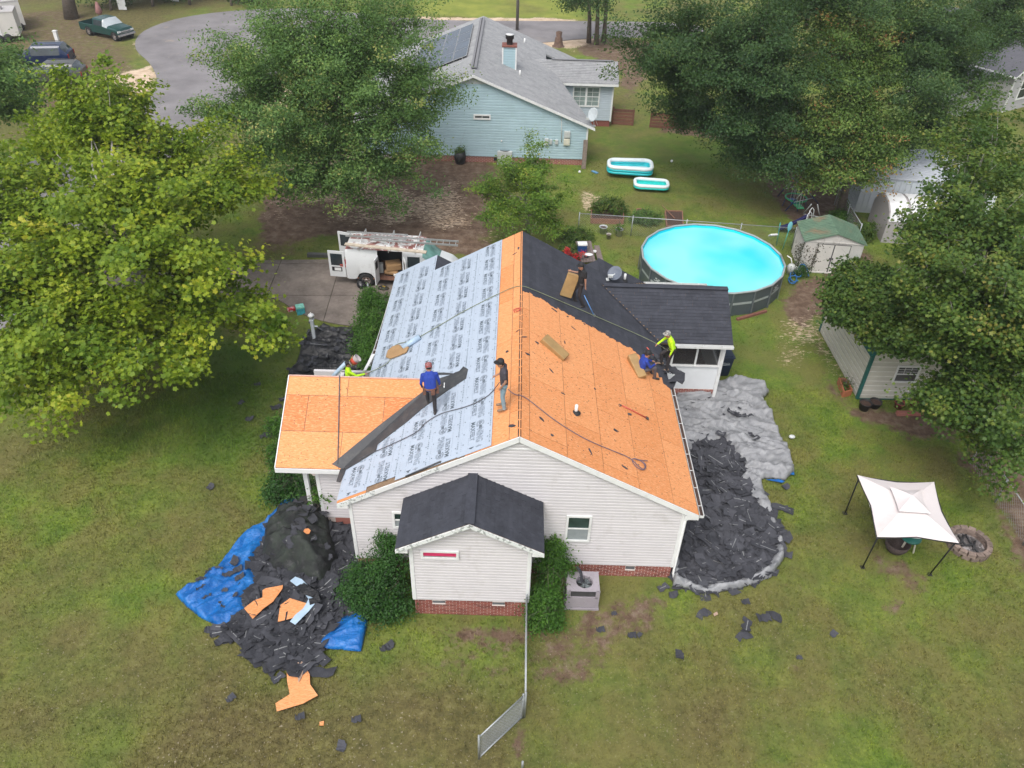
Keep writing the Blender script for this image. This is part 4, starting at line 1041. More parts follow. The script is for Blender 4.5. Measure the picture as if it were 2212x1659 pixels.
q = MB(); q.add([rp(k, PRAD-.05, z) for z in (.05, PH-.02) for k in range(NS)], [(k+NS, (k+1)%NS+NS, (k+1)%NS, k) for k in range(NS)])
q.build('liner_wall', pool_mat('liner_wall', (.0,.66,.84), (.02,.72,.86), .6), pool)
q = MB(); q.add([rp(k, PRAD-.05, .06) for k in range(NS)], [tuple(range(NS))]); q.build('liner_floor', pool_mat('liner_floor', (.15,.85,.93), (.6,.98,1), .3), pool)
m = bpy.data.materials.new('pool_water'); m.use_nodes = True; nt = m.node_tree; nt.nodes.clear()
o_ = nt.nodes.new('ShaderNodeOutputMaterial'); tr = nt.nodes.new('ShaderNodeBsdfTransparent'); tr.inputs[0].default_value = (.78,.985,1,1); gl = nt.nodes.new('ShaderNodeBsdfGlossy'); gl.inputs['Roughness'].default_value = .04
fr = nt.nodes.new('ShaderNodeFresnel'); fr.inputs[0].default_value = 1.33; mx = nt.nodes.new('ShaderNodeMixShader'); bp = nt.nodes.new('ShaderNodeBump'); bp.inputs['Strength'].default_value = .25; bp.inputs['Distance'].default_value = .02
nt.links.new(noise(nt, geo_pos(nt), 3.5, 4, .5), bp.inputs['Height']); nt.links.new(bp.outputs[0], fr.inputs['Normal']); nt.links.new(bp.outputs[0], gl.inputs['Normal'])
nt.links.new(fr.outputs[0], mx.inputs[0]); df = nt.nodes.new('ShaderNodeBsdfDiffuse'); nt.links.new(ramp(nt, noise(nt, geo_pos(nt), .28, 2, .4), [(.36, (.08,.82,.92)), (.62, (.34,.95,.98))]), df.inputs[0]); mm = nt.nodes.new('ShaderNodeMixShader'); mm.inputs[0].default_value = .72; nt.links.new(tr.outputs[0], mm.inputs[1]); nt.links.new(df.outputs[0], mm.inputs[2]); nt.links.new(mm.outputs[0], mx.inputs[1]); nt.links.new(gl.outputs[0], mx.inputs[2]); nt.links.new(mx.outputs[0], o_.inputs[0])  # milky water, with pale sky glare painted into its diffuse colour
q = MB(); q.add([rp(k, PRAD-.055, PH-.14) for k in range(NS)], [tuple(range(NS))]); q.build('water', m, pool)
# soft logo blotches on the wall
M_LOGO = mat('pool_logo', (.55,.60,.60), .5, .1)
for k in (-5, -10+NS):
    pass
for (u, v) in ((1426, 600), (1657, 612)):
    d = G(u, v, .8)-pc; an = math.atan2(d.y, d.x); k = round((an-.1)/(2*math.pi/NS)-.5); a, b = rp(k, PRAD*1.006, 0), rp(k+1, PRAD*1.006, 0); q = MB(); mid = a.lerp(b, .5); t_ = (b-a).normalized(); n_ = Vector((mid.x, mid.y, 0)).normalized()
    for dx, dz, w_, h_ in ((-.1,.95,.08,.06),(.1,.95,.08,.06),(0,.87,.1,.07),(-.16,.82,.1,.04),(.16,.8,.1,.04),(0,.77,.12,.035)):
        c = mid+t_*dx+Vector((0,0,dz)); q.add([c+t_*w_*math.cos(x)+Vector((0,0,h_*math.sin(x)*.6))+n_*.002 for x in np.arange(0,6.2,.785)], [tuple(range(8))])
    q.build('printed_emblem', M_LOGO, pool)
# ================================================================ inflatable pools
def inflatable(label, cs, h, rings, m0, m1, name='paddling_pool', floor=None, extra=False):
    c = [Vector(p) for p in cs]; ctr = sum(c, Vector())/4; t = thing(name, label, 'pool', tuple(ctr)); c = [p-ctr for p in c]
    def loop(sh, z, n=9):
        P = []
        for i in range(4):
            a, b, d_ = c[i-1], c[i], c[(i+1) % 4]; r_ = .35*min((b-a).length, (d_-b).length)
            p0 = b+(a-b).normalized()*r_; p1 = b+(d_-b).normalized()*r_
            for k in range(n): f = k/(n-1); q_ = p0.lerp(b, f).lerp(b.lerp(p1, f), f); P.append(q_*sh+Vector((0,0,z)))
        return P+[P[0]]
    r_ = h/rings/2
    for k in range(rings):
        q = MB(); q.tube(loop(1.0 if k < rings-1 else .985, r_*(2*k+1)), r_*1.12 if k < rings-1 else r_*1.5, 10, cap=False); q.build('ring', m1 if k == rings-1 else m0, t)
    q = MB(); P = loop(.93, .05)[:-1]; q.add(P, [tuple(range(len(P)))]); q.build('floor', floor, t)
    q = MB(); P = loop(.925, .06)[:-1]; Q = loop(.925, h*.92)[:-1]; n = len(P); q.add(P+Q, [(i, (i+1) % n, n+(i+1) % n, n+i) for i in range(n)], smooth=True); q.build('inner_wall', m0, t)
    return t
M_TEAL = mat('inflatable_teal', (.02,.50,.56), .3, .08, 2); M_WV = mat('inflatable_white', (.75,.82,.84), .3, .04, 2); M_PF = mat('inflatable_floor', (.55,.75,.80), .4, .1, 1.5); M_PT = mat('inflatable_turquoise', (.02,.55,.50), .3, .06, 2)
P1 = inflatable('bigger rectangular paddling pool with white rim and three blue rings on lawn', [G(1313,358,.3), G(1313,372,.3)+Vector((0,-.2,0)), G(1408,380,.3)+Vector((0,-.1,0)), G(1405,360,.3)], .5, 3, M_TEAL, M_WV, floor=M_PF)
P2 = inflatable('smaller turquoise rectangular paddling pool overlapping the bigger one', [G(1370,392,.2), G(1371,408,.2), G(1443,412,.2), G(1441,397,.2)], .28, 2, M_PT, M_WV, floor=mat('inflatable_floor_teal', (.03,.62,.58), .35, .15, 9))
q = MB(); a = G(1391, 364, .5); q.ball((a.x, a.y, .28), .2, 0, 14); q.ball((a.x+.02, a.y-.06, .32), .165, 1, 10); q.build('beach_ball', [mat('ball_white', (.75,.75,.75), .4), mat('ball_red', (.6,.05,.06), .4)], None, label='red and white beach ball inside the bigger paddling pool', cat='ball')
# ================================================================ gazebo
cn = [G(1852,1026,2.25), G(2018,1041,2.25), G(2072,1173,2.25), G(1895,1160,2.25)]
ctr = sum(cn, Vector())/4; gz = thing('gazebo', 'white square canopy gazebo with black legs and small vent top on lawn', 'gazebo', (ctr.x, ctr.y, 0))
M_CAN = mat('canopy_fabric', (.70,.645,.64), .7, .02, 1.5, dirt=(.62,.55,.53), dscale=1.5, dlo=.5, dhi=.8); O0 = Vector((ctr.x, ctr.y, 0))
def canopy(c4, top_z, sag, inner, n=10):
    c4 = [Vector(p) for p in c4]; ce = sum(c4, Vector())/4; V = []; Fc = []
    for e in range(4):
        a, b = c4[e], c4[(e+1) % 4]; base = len(V)
        for i in range(n+1):
            f = i/n; edge = a.lerp(b, f); bow = 4*f*(1-f)
            edge = edge.lerp(Vector((ce.x, ce.y, edge.z)), sag*bow)
            for j in range(n+1):
                g = j/n*(1-inner); p = edge.lerp(Vector((ce.x, ce.y, edge.z)), g); hz = (top_z-edge.z)*(1-(1-g)**1.35)
                V.append((p.x, p.y, edge.z+hz-.05*bow*(1-g)))
        for i in range(n):
            for j in range(n): k = base+i*(n+1)+j; Fc.append((k, k+n+1, k+n+2, k+1))
    return V, Fc
M_ = Matrix.Translation(-O0)
q = MB(); q.M = M_; V, Fc = canopy(cn, 2.55, .085, .30); q.add(V, Fc, smooth=True); o = q.build('canopy', M_CAN, gz)
ic = [p.lerp(Vector((ctr.x, ctr.y, p.z)), .60)+Vector((0,0,.36)) for p in cn]
q = MB(); q.M = M_; V, Fc = canopy(ic, 2.80, .10, .0); q.add(V, Fc, smooth=True); q.build('vent_top', M_CAN, gz)
M_BLK = mat('black_metal', (.02,.02,.022), .4, .1)
legs = [G(1825,1109,0), None, G(2008,1241,0), G(1863,1226,0)]; legs[1] = legs[0]+(legs[2]-legs[3])
for k in range(4):
    q = MB(); q.M = M_; a = cn[k].lerp(Vector((ctr.x, ctr.y, cn[k].z)), .05)-Vector((0,0,.05)); g0 = legs[k]; q.tube([a, g0], .025, 8); q.box(g0+Vector((0,0,.01)), (.14,.14,.02)); q.build('leg', M_BLK, gz)
q = MB(); q.M = M_
for k in range(4): a, b = cn[k], cn[(k+1) % 4]; q.tube([a-Vector((0,0,.06)), a.lerp(b,.5).lerp(Vector((ctr.x,ctr.y,2.2)),.1)-Vector((0,0,.02)), b-Vector((0,0,.06))], .018, 6); q.tube([a-Vector((0,0,.06)), Vector((ctr.x, ctr.y, 2.5))], .018, 6)
q.build('frame', M_BLK, gz)
# ================================================================ sheds
def frame_thing(name, label, cat, A, B, group=None):
    """empty at A, local x toward B"""
    A, B = Vector(A), Vector(B); t = thing(name, label, cat, (A.x, A.y, 0), math.atan2(B.y-A.y, B.x-A.x), group); return t, (B-A).length
gs, W_ = frame_thing('garden_shed', 'small white metal shed with rusty green ribbed roof and double doors by the pool', 'shed', G(1724,585,0), G(1846,594,0))
M_SHW = mat('shed_white', (.58,.56,.53), .5, .06, 2, dirt=(.30,.28,.25), dscale=3, dlo=.58, dhi=.75); M_SHD = mat('shed_door_white', (.62,.60,.56), .5, .05, 2)
m, nt, b = _new('green_roof_rust'); p = geo_pos(nt)
c = mixc(nt, ramp(nt, noise(nt, p, 1.1, 6, .65), [(.52, (0,0,0)), (.68, (.7,.7,.7))]), ramp(nt, noise(nt, p, 3), [(.3, (.10,.17,.12)), (.7, (.15,.235,.16))]), (.27,.16,.10)); nt.links.new(c, b.inputs['Base Color']); b.inputs['Roughness'].default_value = .6; M_GR = m
D_ = 2.1
O2 = gabled(gs, 0, W_, 0, D_, 1.72, 2.2, M_SHW, M_GR, over=.12, rth=.04)
for key in ('L', 'R'):
    q = MB(); s_ = O2[key]
    for t in np.arange(.05, O2['T'], .17): q.bar(s_.p(0, t, .012), s_.p(O2['S'], t, .012), .03, .03)
    q.build('roof_rib', M_GR, O2['roof'], kind='stuff')
q = MB()
for x in list(np.arange(.05, .56, .16))+list(np.arange(W_-.6, W_-.02, .16)): q.box((x, -.012, .86), (.03, .024, 1.70))
for y in np.arange(.1, D_, .2): q.box((-.012, y, .86), (.024, .04, 1.70))
q.build('wall_rib', M_SHW, O2['wall'], kind='stuff')
q = MB(); q.box((W_/2, -.015, 1.74), (W_+.1, .03, .06)); q.box((W_/2, -.03, .04), (W_+.1, .12, .06)); q.build('trim', M_SHW, gs)
M_DG = mat('dark_grey_trim', (.07,.07,.07), .6)
for k in (0, 1):
    x0 = .62+k*(W_-1.24)/2; w2 = (W_-1.24)/2
    q = MB(); q.box((x0+w2/2, -.03, .84), (w2-.02, .03, 1.58), 0)
    for x in (x0+.015, x0+w2-.015): q.box((x, -.045, .84), (.025, .012, 1.6), 1)
    q.box((x0+w2/2, -.045, 1.64), (w2, .012, .03), 1); d = q.build('door', [M_SHD, M_DG], gs)
    q = MB(); q.box((x0+(w2-.07 if k == 0 else .07), -.065, .85), (.06, .03, .1)); q.build('handle', M_DG, d)
# beige shed
bs, W2 = frame_thing('garden_shed', 'beige horizontal ribbed shed with dark green corner trim and a small window', 'shed', G(1851,861,0), G(2012,864,0))
M_BEI = mat('beige_metal', (.52,.50,.44), .5, .04, 1.5, rvar=.03); M_TG = mat('teal_green_trim', (.02,.11,.10), .45, .1)
O3 = gabled(bs, 0, W2, 0, 4.9, 2.28, 3.0, M_BEI, mat('teal_roof', (.03,.15,.135), .45, .12), over=.18, lap=.24, trim=None, rth=.05)
q = MB(); fr_ = lambda a, z, d: Vector((-d, 4.9-a, z)); siding(O3['wall'], [(0, .05), (4.9, .05), (4.9, 2.28), (0, 2.28)], fr_, M_BEI, lap=.24)
q = MB()
for z in np.arange(.24, 2.3, .24): q.box((W2/2, -.036, z), (W2, .015, .035)); q.box((-.036, 2.45, z), (.015, 4.9, .035))
q.build('siding_bead', mat('beige_bead', (.66,.65,.60), .4), bs)
for c_, d_ in (((-.02, -.03, 1.16), (.12, .12, 2.25)), ((W2+.01, -.03, 1.16), (.10, .10, 2.25)), ((-.02, 4.92, 1.16), (.1, .1, 2.25)), ((W2/2, -.02, .03), (W2+.1, .07, .06))):
    q = MB(); q.box(c_, d_); q.build('corner_trim', M_TG, bs)
lw = bs.location
a, b = H(1942,792,lw.y), H(1974,823,lw.y); x0, x1 = a.x-lw.x, b.x-lw.x
wd = window(O3['wall'], x0, x1, b.z, a.z, -.035, pane=glass_mat('glass_shed', (.10,.10,.10)))
q = MB(); zm = (a.z+b.z)/2
for k in (1, 2): q.box((x0+(x1-x0)*k/3, -.06, (zm+a.z)/2), (.015, .012, a.z-zm))
for z in (.33, .67): q.box(((x0+x1)/2, -.06, zm+(a.z-zm)*z), (x1-x0, .012, .015))
q.build('muntin', M_TRIM, wd)
# white metal building and pale quonset box behind
mb_ = thing('metal_building', 'long white corrugated metal building with ridged grey roof behind the oak', 'building', tuple(G(1846,458,0)), R(-6))
O4 = gabled(mb_, 0, 7.5, 0, 5.0, 2.1, 2.12, mat('metal_white', (.60,.64,.68), .4, .04, 1.5), mat('metal_roof', (.40,.42,.46), .4, .1), over=.1, rth=.05)
q = MB()
for x in np.arange(.0, 7.5, .3): q.box((x, -.02, 1.05), (.06, .04, 2.05))
for y in np.arange(.1, 5.0, .3): q.box((-.02, y, 1.05), (.04, .06, 2.05))
q.build('wall_rib', mat('metal_white', (.6,.64,.68)), mb_, kind='stuff')
q = MB()
for y in np.arange(.0, 5.0, .22): q.box((3.75, y, 2.22), (7.6, .10, .06))
q.build('roof_rib', mat('metal_roof_light', (.62,.65,.70), .35, .05), mb_, kind='stuff')
qa = G(1863,476,0); qs = thing('storage_container', 'pale domed storage box with white roof panels beside the metal building', 'container', (qa.x+.1, qa.y-2.7, 0), R(-4))
prof = [(-1.35,0),(-1.35,1.25),(-1.15,1.75),(-.6,2.05),(0,2.12),(.6,2.05),(1.15,1.75),(1.35,1.25),(1.35,0)]
q = MB(); q.prism([(0, 1.35+a, z) for a, z in prof[::-1]], (3.4, 0, 0)); q.build('body', mat('container_grey', (.42,.39,.39), .6, .05), qs)
q = MB()
for i in range(1, 7):
    a, b = prof[i], prof[i+1]
    for k in range(3): q.bar((.1+k*1.1+.5, 1.35+(a[0]+b[0])/2, (a[1]+b[1])/2+.03), (.1+k*1.1+.501, 1.35+(a[0]+b[0])/2, (a[1]+b[1])/2+.03), .1, .1) if False else None
for k in range(3):
    x0 = .05+k*1.12; P = [(1.38*a/1.35+1.35, z*1.01+.02) for a, z in prof[1:-1]]
    for i in range(len(P)-1): (ya, za), (yb_, zb) = P[i], P[i+1]; q.add([(x0, ya, za), (x0+.98, ya, za), (x0+.98, yb_, zb), (x0, yb_, zb)], [(0,1,2,3)])
q.build('roof_panel', mat('container_white', (.78,.78,.78), .3, .03), qs)
# house at the far right
fh = thing('distant_house', 'grey sided house half hidden by trees in the upper right', 'house', tuple(G(2164,243,0)), R(32))
O5 = gabled(fh, 0, 9, 0, 10, 2.9, 5.2, mat('grey_siding', (.42,.41,.42), .55, .04, 1, rvar=.02), mat('dark_grey_shingle', (.10,.10,.115), .85, .15, 6), over=.4, lap=.22, trim=M_TRIM, z0=0)
window(O5['wall'], 1.2, 2.2, .9, 2.3, -.035, fw=.12)
q = MB(); q.box((-2.6, 3.5, 1.3), (3.0, 5, 2.6)); q.build('side_wall', mat('grey_siding', (.42,.41,.42)), fh)
q = MB(); q.box((-2.6, 3.3, 2.75), (3.4, 5.8, .15)); q.build('roof', mat('dark_grey_shingle', (.1,.1,.115)), fh)
# trailers top left
def trailer(label, A, B, h, dep, group=None):
    t, L = frame_thing('enclosed_trailer', label, 'trailer', A, B); q = MB(); q.box((L/2, dep/2, .5+h/2), (L, dep, h)); bd = q.build('body', mat('trailer_white', (.62,.60,.57), .45, .05, 1), t)
    q = MB(); q.box((L/2, dep/2, .5+h+.05), (L+.04, dep+.04, .1)); q.box((L*.55, dep*.5, .5+h+.22), (.7,.7,.25)); q.build('roof', mat('trailer_roof', (.45,.43,.42), .6, .1), t)
    q = MB(); q.box((L*.3, -.02, .5+h*.45), (L*.45, .04, h*.8)); q.build('door', M_TRIM, t)
    for x in (L*.4, L*.65):
        q = MB(); q.lathe([(0,-.1),(.36,-.1),(.36,.1),(0,.1)], 14, (x, .0, .36), ax=(0,1,0)); q.build('wheel', M_DARK, t)
    return t
trailer('larger white enclosed trailer with roof hatch in the upper left corner', G(22,70,0), G(60,66,0), 2.0, 4.2)
trailer('second white box trailer in front of the larger one in the corner', G(-30,95,0), G(48,90,0), 1.9, 2.2)
q = MB(); p = G(127,96,0); q.box((p.x, p.y, .55), (.28,.28,1.1)); q.box((p.x, p.y, 1.13), (.34,.34,.06)); q.build('utility_pedestal', M_TRIM, None, label='short white utility post on the grass beside the trailers', cat='post')
# utility pole, stump, wooden fences
q = MB(); p = G(1117,66,0); q.tube([p, p+Vector((0,0,9))], [.16,.12], 10); q.build('utility_pole', mat('pole_wood', (.17,.15,.13), .9, .15), None, label='tall grey wooden utility pole behind the blue house roof', cat='pole')
q = MB(); p = G(1206,100,0); q.lathe([(.62,0),(.45,.1),(.38,.4),(.34,.75),(.25,.8),(.3,1.25),(.18,1.3),(0,1.0)], 11, p)
q.build('tree_stump', mat('stump_wood', (.13,.08,.06), .9, .3, 5), None, label='broken brown tree stump on bare ground by the road', cat='stump')
M_FW = mat('fence_wood', (.17,.075,.05), .85, .15, 6, rvar=.15)
def picket(label, A, B, h, n, group=None, closed=True):
    t, L = frame_thing('wooden_fence', label, 'fence', A, B)
    for x in (0, L):
        q = MB(); q.box((x, 0, h*.55), (.12, .12, h*1.1)); q.build('post', M_FW, t)
    for k in range(n):
        q = MB(); q.box((L/2, -.03 if closed else 0, h*(k+.5)/n), (L, .03, h/n*.86)); q.build('plank', M_FW, t)
picket('short brown plank fence joined to the blue house wing', G(1322,268,0), G(1366,271,0), 1.15, 5)
picket('dark brown plank fence left of the gap under the dark trees', G(1404,275,0), G(1450,278,0), 1.1, 5); picket('rail fence running on under the dark trees', G(1452,278,0), G(1530,284,0), .9, 3)
# ================================================================ vehicles
M_TYRE = mat('tyre_rubber', (.018,.018,.018), .85, .2); M_RIM = mat('steel_rim', (.38,.33,.30), .45, .15, 9, metal=.5)
M_RED = mat('tail_lamp_red', (.35,.02,.02), .25, .1); M_LAMP = mat('headlamp', (.7,.72,.72), .15, .05); M_CHR = mat('chrome', (.6,.6,.6), .2, .05, metal=.8)
def vehicle(root, secs, paint, matf, wheels, wr, extra=.0, step=.12, hw=.9):
    xs = sorted({s[0] for s in secs} | set(np.round(np.arange(secs[0][0], secs[-1][0], step), 3)))
    J = len(secs[0][1])
    def at(x):
        for i in range(len(secs)-1):
            if secs[i][0] <= x <= secs[i+1][0]+1e-9:
                f = (x-secs[i][0])/(secs[i+1][0]-secs[i][0]); return [(a[0]+(b[0]-a[0])*f, a[1]+(b[1]-a[1])*f) for a, b in zip(secs[i][1], secs[i+1][1])]
        return secs[-1][1]
    rows = []
    for x in xs:
        r = [list(p) for p in at(x)]
        for wx in wheels:
            d = abs(x-wx)
            if d < wr*1.22: r[0][1] = max(r[0][1], wr+math.sqrt((wr*1.22)**2-d*d)); r[1][1] = max(r[1][1], r[0][1]+.01)
        rows.append(r)
    mats = {}
    for side in (-1, 1):
        for i in range(len(xs)-1):
            for j in range(J-1):
                mt = matf((xs[i]+xs[i+1])/2, j, side)
                if mt is None: continue
                P = [Vector((xs[i], side*rows[i][j][0], rows[i][j][1])), Vector((xs[i+1], side*rows[i+1][j][0], rows[i+1][j][1])), Vector((xs[i+1], side*rows[i+1][j+1][0], rows[i+1][j+1][1])), Vector((xs[i], side*rows[i][j+1][0], rows[i][j+1][1]))]
                if side > 0: P.reverse()
                mats.setdefault(mt+((side,) if mt[0] in ('side_window', 'door_window') else (0,)), []).append(P)
    if not matf(secs[0][0], -1, 0):
        for row, nm_ in ((rows[0], 'rear'), (rows[-1], 'front')):
            x_ = xs[0] if nm_ == 'rear' else xs[-1]; P_ = [Vector((x_, -y, z)) for y, z in row]+[Vector((x_, y, z)) for y, z in reversed(row[:-1])]
            if nm_ == 'front': P_.reverse()
            mats.setdefault(matf((secs[0][0]+secs[-1][0])/2, 0, 1)+(0,), []).append(P_)
    for k, (nm, mm, sd__) in enumerate(mats):
        q = MB()
        for P in mats[(nm, mm, sd__)]: q.add(P, [tuple(range(len(P)))])
        me = q.mesh(nm, MATS.get(mm) or mm); 
        import bmesh
        bm = bmesh.new(); bm.from_mesh(me); bmesh.ops.remove_doubles(bm, verts=bm.verts, dist=.0008); bm.to_mesh(me); bm.free()
        for p in me.polygons: p.use_smooth = True
        o = link_mesh(nm, me, root); m_ = o.modifiers.new('edges', 'EDGE_SPLIT'); m_.split_angle = R(28)
    for wx in wheels:
        for side in (-1, 1):
            q = MB(); c = (wx, side*(hw-.11), wr); ax = (0, side, 0)
            q.lathe([(wr*.58, .11), (wr*.9, .13), (wr, .08), (wr, -.1), (wr*.6, -.1)], 22, c, 0, ax=ax); w_ = q.build('wheel', M_TYRE, root)
            q = MB(); q.lathe([(0, .09), (wr*.2, .095), (wr*.22, .05), (wr*.45, .06), (wr*.6, .11), (wr*.6, .06), (0, .04)], 16, c, 0, ax=ax)
            for k in range(6): a = k*1.047; q.box((c[0]+wr*.36*math.cos(a), c[1]+side*.075, c[2]+wr*.36*math.sin(a)), (.05, .02, .05), 1)
            q.build('rim', [M_RIM, M_DARK], w_)
            q = MB(); q.lathe([(0,-.02),(wr*1.2,-.02),(wr*1.2,-.3)], 16, c, 0, ax=ax); q.build('wheel_well', M_DARK, root)
# ---- white work van
m, nt, b = _new('van_roof_peeling'); p = geo_pos(nt)
c = mixc(nt, ramp(nt, noise(nt, p, 1.6, 7, .7, .8), [(.47, (0,0,0)), (.53, (1,1,1))]), (.70,.70,.69), ramp(nt, noise(nt, p, 3, 4), [(.3, (.20,.055,.045)), (.7, (.33,.17,.15))])); nt.links.new(c, b.inputs['Base Color']); b.inputs['Roughness'].default_value = .5; MATS['van_roof_peeling'] = m
M_VAN = mat('van_white', (.70,.72,.73), .28, .03, 2, dirt=(.50,.50,.49), dscale=2, dlo=.6, dhi=.85)
vo = G(752, 601, .45); van = thing('cargo_van', 'white cargo van with open rear and side doors and peeling red roof on driveway', 'van', (vo.x, vo.y+.97, 0), R(-2.5))
wx = G(792.5, 607.5, .37).x-vo.x; VS = []
full = [(.95,.42),(.985,.78),(.985,1.22),(.93,1.78),(.84,1.98),(.35,2.05),(0,2.06)]
VS = [(0, [(.93,.45),(.96,.78),(.96,1.22),(.90,1.75),(.80,1.93),(.35,1.99),(0,2.0)]), (.12, full), (3.75, full), (4.0, [(.95,.42),(.985,.78),(.985,1.22),(.90,1.76),(.78,1.93),(.35,1.98),(0,1.99)]),
      (4.75, [(.95,.42),(.98,.78),(.96,1.10),(.86,1.24),(.70,1.29),(.35,1.33),(0,1.34)]), (5.35, [(.93,.44),(.94,.75),(.90,.98),(.80,1.07),(.62,1.10),(.3,1.13),(0,1.14)]), (5.6, [(.86,.48),(.87,.7),(.84,.84),(.74,.90),(.55,.93),(.3,.95),(0,.95)]), (5.66, [(.84,.5),(.84,.6),(.6,.62),(.4,.63),(.3,.63),(.2,.63),(0,.63)])]
M_WS = glass_mat('windscreen_sheen', (.15,.30,.27), .08); MATS['windscreen_sheen'] = M_WS  # teal reflections painted into the windscreen's base colour
VS = [(round(a*.93, 3), b) for a, b in VS]
def vm(x, j, side):
    if j < 0: return True
    if side < 0 and 1.56 < x < 2.80 and j <= 3: return None
    if 3.74 < x < 4.40 and j >= 3: return ('windscreen', 'windscreen_sheen')
    if 2.95 < x < 3.60 and j == 2: return ('door_window', 'window_glass')
    if x < 3.7 and j >= 4: return ('roof', 'van_roof_peeling')
    return ('body', 'van_white')
vehicle(van, VS, None, vm, [wx, wx+3.2], .37, hw=.97)
q = MB(); q.box((1.9, 0, .46), (3.7, 1.86, .06), 1); q.box((2.88, .1, 1.1), (.04, 1.6, 1.2), 2); q.box((1.4, .93, 1.2), (2.8, .03, 1.5), 2)
q.box((2.25, -.2, .62), (.9,.8,.3), 2); q.box((2.55, -.55, .55), (.3,.3,.25), 3); q.box((2.25, .3, 1.3), (.7,.5,.5), 2)
q.build('interior', [M_VAN, mat('rusty_floor', (.18,.09,.06), .8, .3), M_DARK, mat('blue_plastic', (.02,.05,.30), .4)], van)
q = MB(); q.box((1.0, -.86, .50), (.02,.02,.02)); q.box((5.17, 0, .5), (.25, 1.75, .22), 1); q.box((4.9, 0, .62), (.7, 1.6, .1), 1); q.box((5.24, 0, .76), (.06, 1.2, .18), 2); q.build('front_bumper', [M_VAN, M_DG, M_CHR], van)
# rear leaf doors swung right back
def leaf(name, hx, hy, ang, w_, z0, z1, win, plate=False, hingeflip=1):
    q = MB(); q.M = Matrix.Translation((hx, hy, 0)) @ Matrix.Rotation(ang, 4, 'Z'); t = .05
    q.box((w_/2, 0, (z0+z1)/2), (w_, t, z1-z0), 0); o = q.build(name, M_VAN, van)
    if win:
        q = MB(); q.M = Matrix.Translation((hx, hy, 0)) @ Matrix.Rotation(ang, 4, 'Z'); q.box((w_*.5, 0, z1-.45), (w_*.72, t+.02, .62), 0); q.build('door_window', M_GLASS, o)
    if plate:
        q = MB(); q.M = Matrix.Translation((hx, hy, 0)) @ Matrix.Rotation(ang, 4, 'Z'); q.box((w_*.52, t/2+.005, z0+.42), (.5, .02, .22), 1); q.box((w_*.47, t/2+.018, z0+.42), (.32, .012, .15), 0); q.build('licence_plate', [M_TRIM, M_DARK], o)
        q = MB(); q.M = Matrix.Translation((hx, hy, 0)) @ Matrix.Rotation(ang, 4, 'Z')
        for k in range(2): q.box((w_*.22, t/2+.008, z0+.68-.08*k), (.15, .008, .05)); 
        q.build('red_sticker', mat('sticker_red', (.55,.10,.07), .5), o)
    else:
        q = MB(); q.M = Matrix.Translation((hx, hy, 0)) @ Matrix.Rotation(ang, 4, 'Z'); q.box((w_*.5, -t/2-.004, z0+.35), (w_*.8, .012, .5), 0); q.build('door_lining', M_DG, o)
    return o
leaf('rear_door', -.03, -.93, math.pi-.06, .80, .5, 1.88, True, True); leaf('rear_door', -.03, .93, math.pi*.93, .80, .5, 1.88, True)
def sleaf(x, ang, w_):
    q = MB(); q.M = Matrix.Translation((x, -.96, 0)) @ Matrix.Rotation(ang, 4, 'Z'); q.box((w_/2, 0, 1.12), (w_, .05, 1.32), 0); q.box((w_/2, 0, 1.42), (w_*.6, .06, .4), 1); q.build('side_door', [M_VAN, M_DARK], van)
sleaf(1.58, -math.pi/2-.12, .55); sleaf(2.82, -math.pi/2+.35, .55)
for y in (-.9, .9):
    q = MB(); q.box((-.01, y, 1.25), (.06, .12, .42)); q.build('tail_lamp', M_RED, van)
for y in (-1.08, 1.08):
    q = MB(); q.box((3.85, y, 1.28), (.12,.22,.26)); q.tube([(3.85, y*.9, 1.2), (3.85, y, 1.25)], .02, 5); q.build('mirror', M_DG, van)
q = MB()
for x in (.7, 2.1, 3.4):
    q.tube([(x, -.86, 1.9), (x, -.82, 2.22), (x, .82, 2.22), (x, .86, 1.9)], .022, 6)
q.build('roof_rack', M_VAN, van)
def ladder(label, a, b, wd, n, side=(0,1,0), name='ladder', m=None, group=None):
    a, b = Vector(a), Vector(b); t = thing(name, label, 'ladder', tuple(a), group=group); d = b-a; s = Vector(side).normalized()*wd/2
    for k in (-1, 1):
        q = MB(); q.bar(s*k, d+s*k, .035, .085); q.build('rail', m or M_ALU, t)
    for i in range(n):
        p = d*((i+.6)/n); q = MB(); q.tube([p-s, p+s], .017, 6); q.build('rung', m or M_ALU, t)
    return t
zr = 2.34; vy = vo.y+.97
ladder('aluminium extension ladder reaching furthest forward on the van rack', G(800,513,zr), G(990,526,zr), .40, 14)
ladder('shorter aluminium ladder along the far side of the van rack', G(748,505,zr+.1), G(880,512,zr+.1), .40, 10)
q = MB(); q.bar(G(745,527,2.28), G(921,545,2.28), .22, .05); q.build('timber_plank', mat('pale_timber', (.50,.43,.34), .8, .2, 6), None, label='long pale timber plank tied on the van roof rack', cat='plank')
M_CARD = mat('brown_card', (.36,.22,.105), .85, .15, 3, bmp=.4, bscale=5, bdist=.02)
def box_thing(name, label, cat, c, d, rz, m, tilt=(0,0), group=None, bev=.02):
    q = MB(); q.M = Matrix.Rotation(rz, 4, 'Z') @ Matrix.Rotation(tilt[0], 4, 'X') @ Matrix.Rotation(tilt[1], 4, 'Y'); q.box((0,0,0), d)
    me = q.mesh(name, m); o = link_mesh(name, me, None, c); tag(o, label, cat, group); b_ = o.modifiers.new('soft', 'BEVEL'); b_.width = bev; b_.segments = 2
    return o
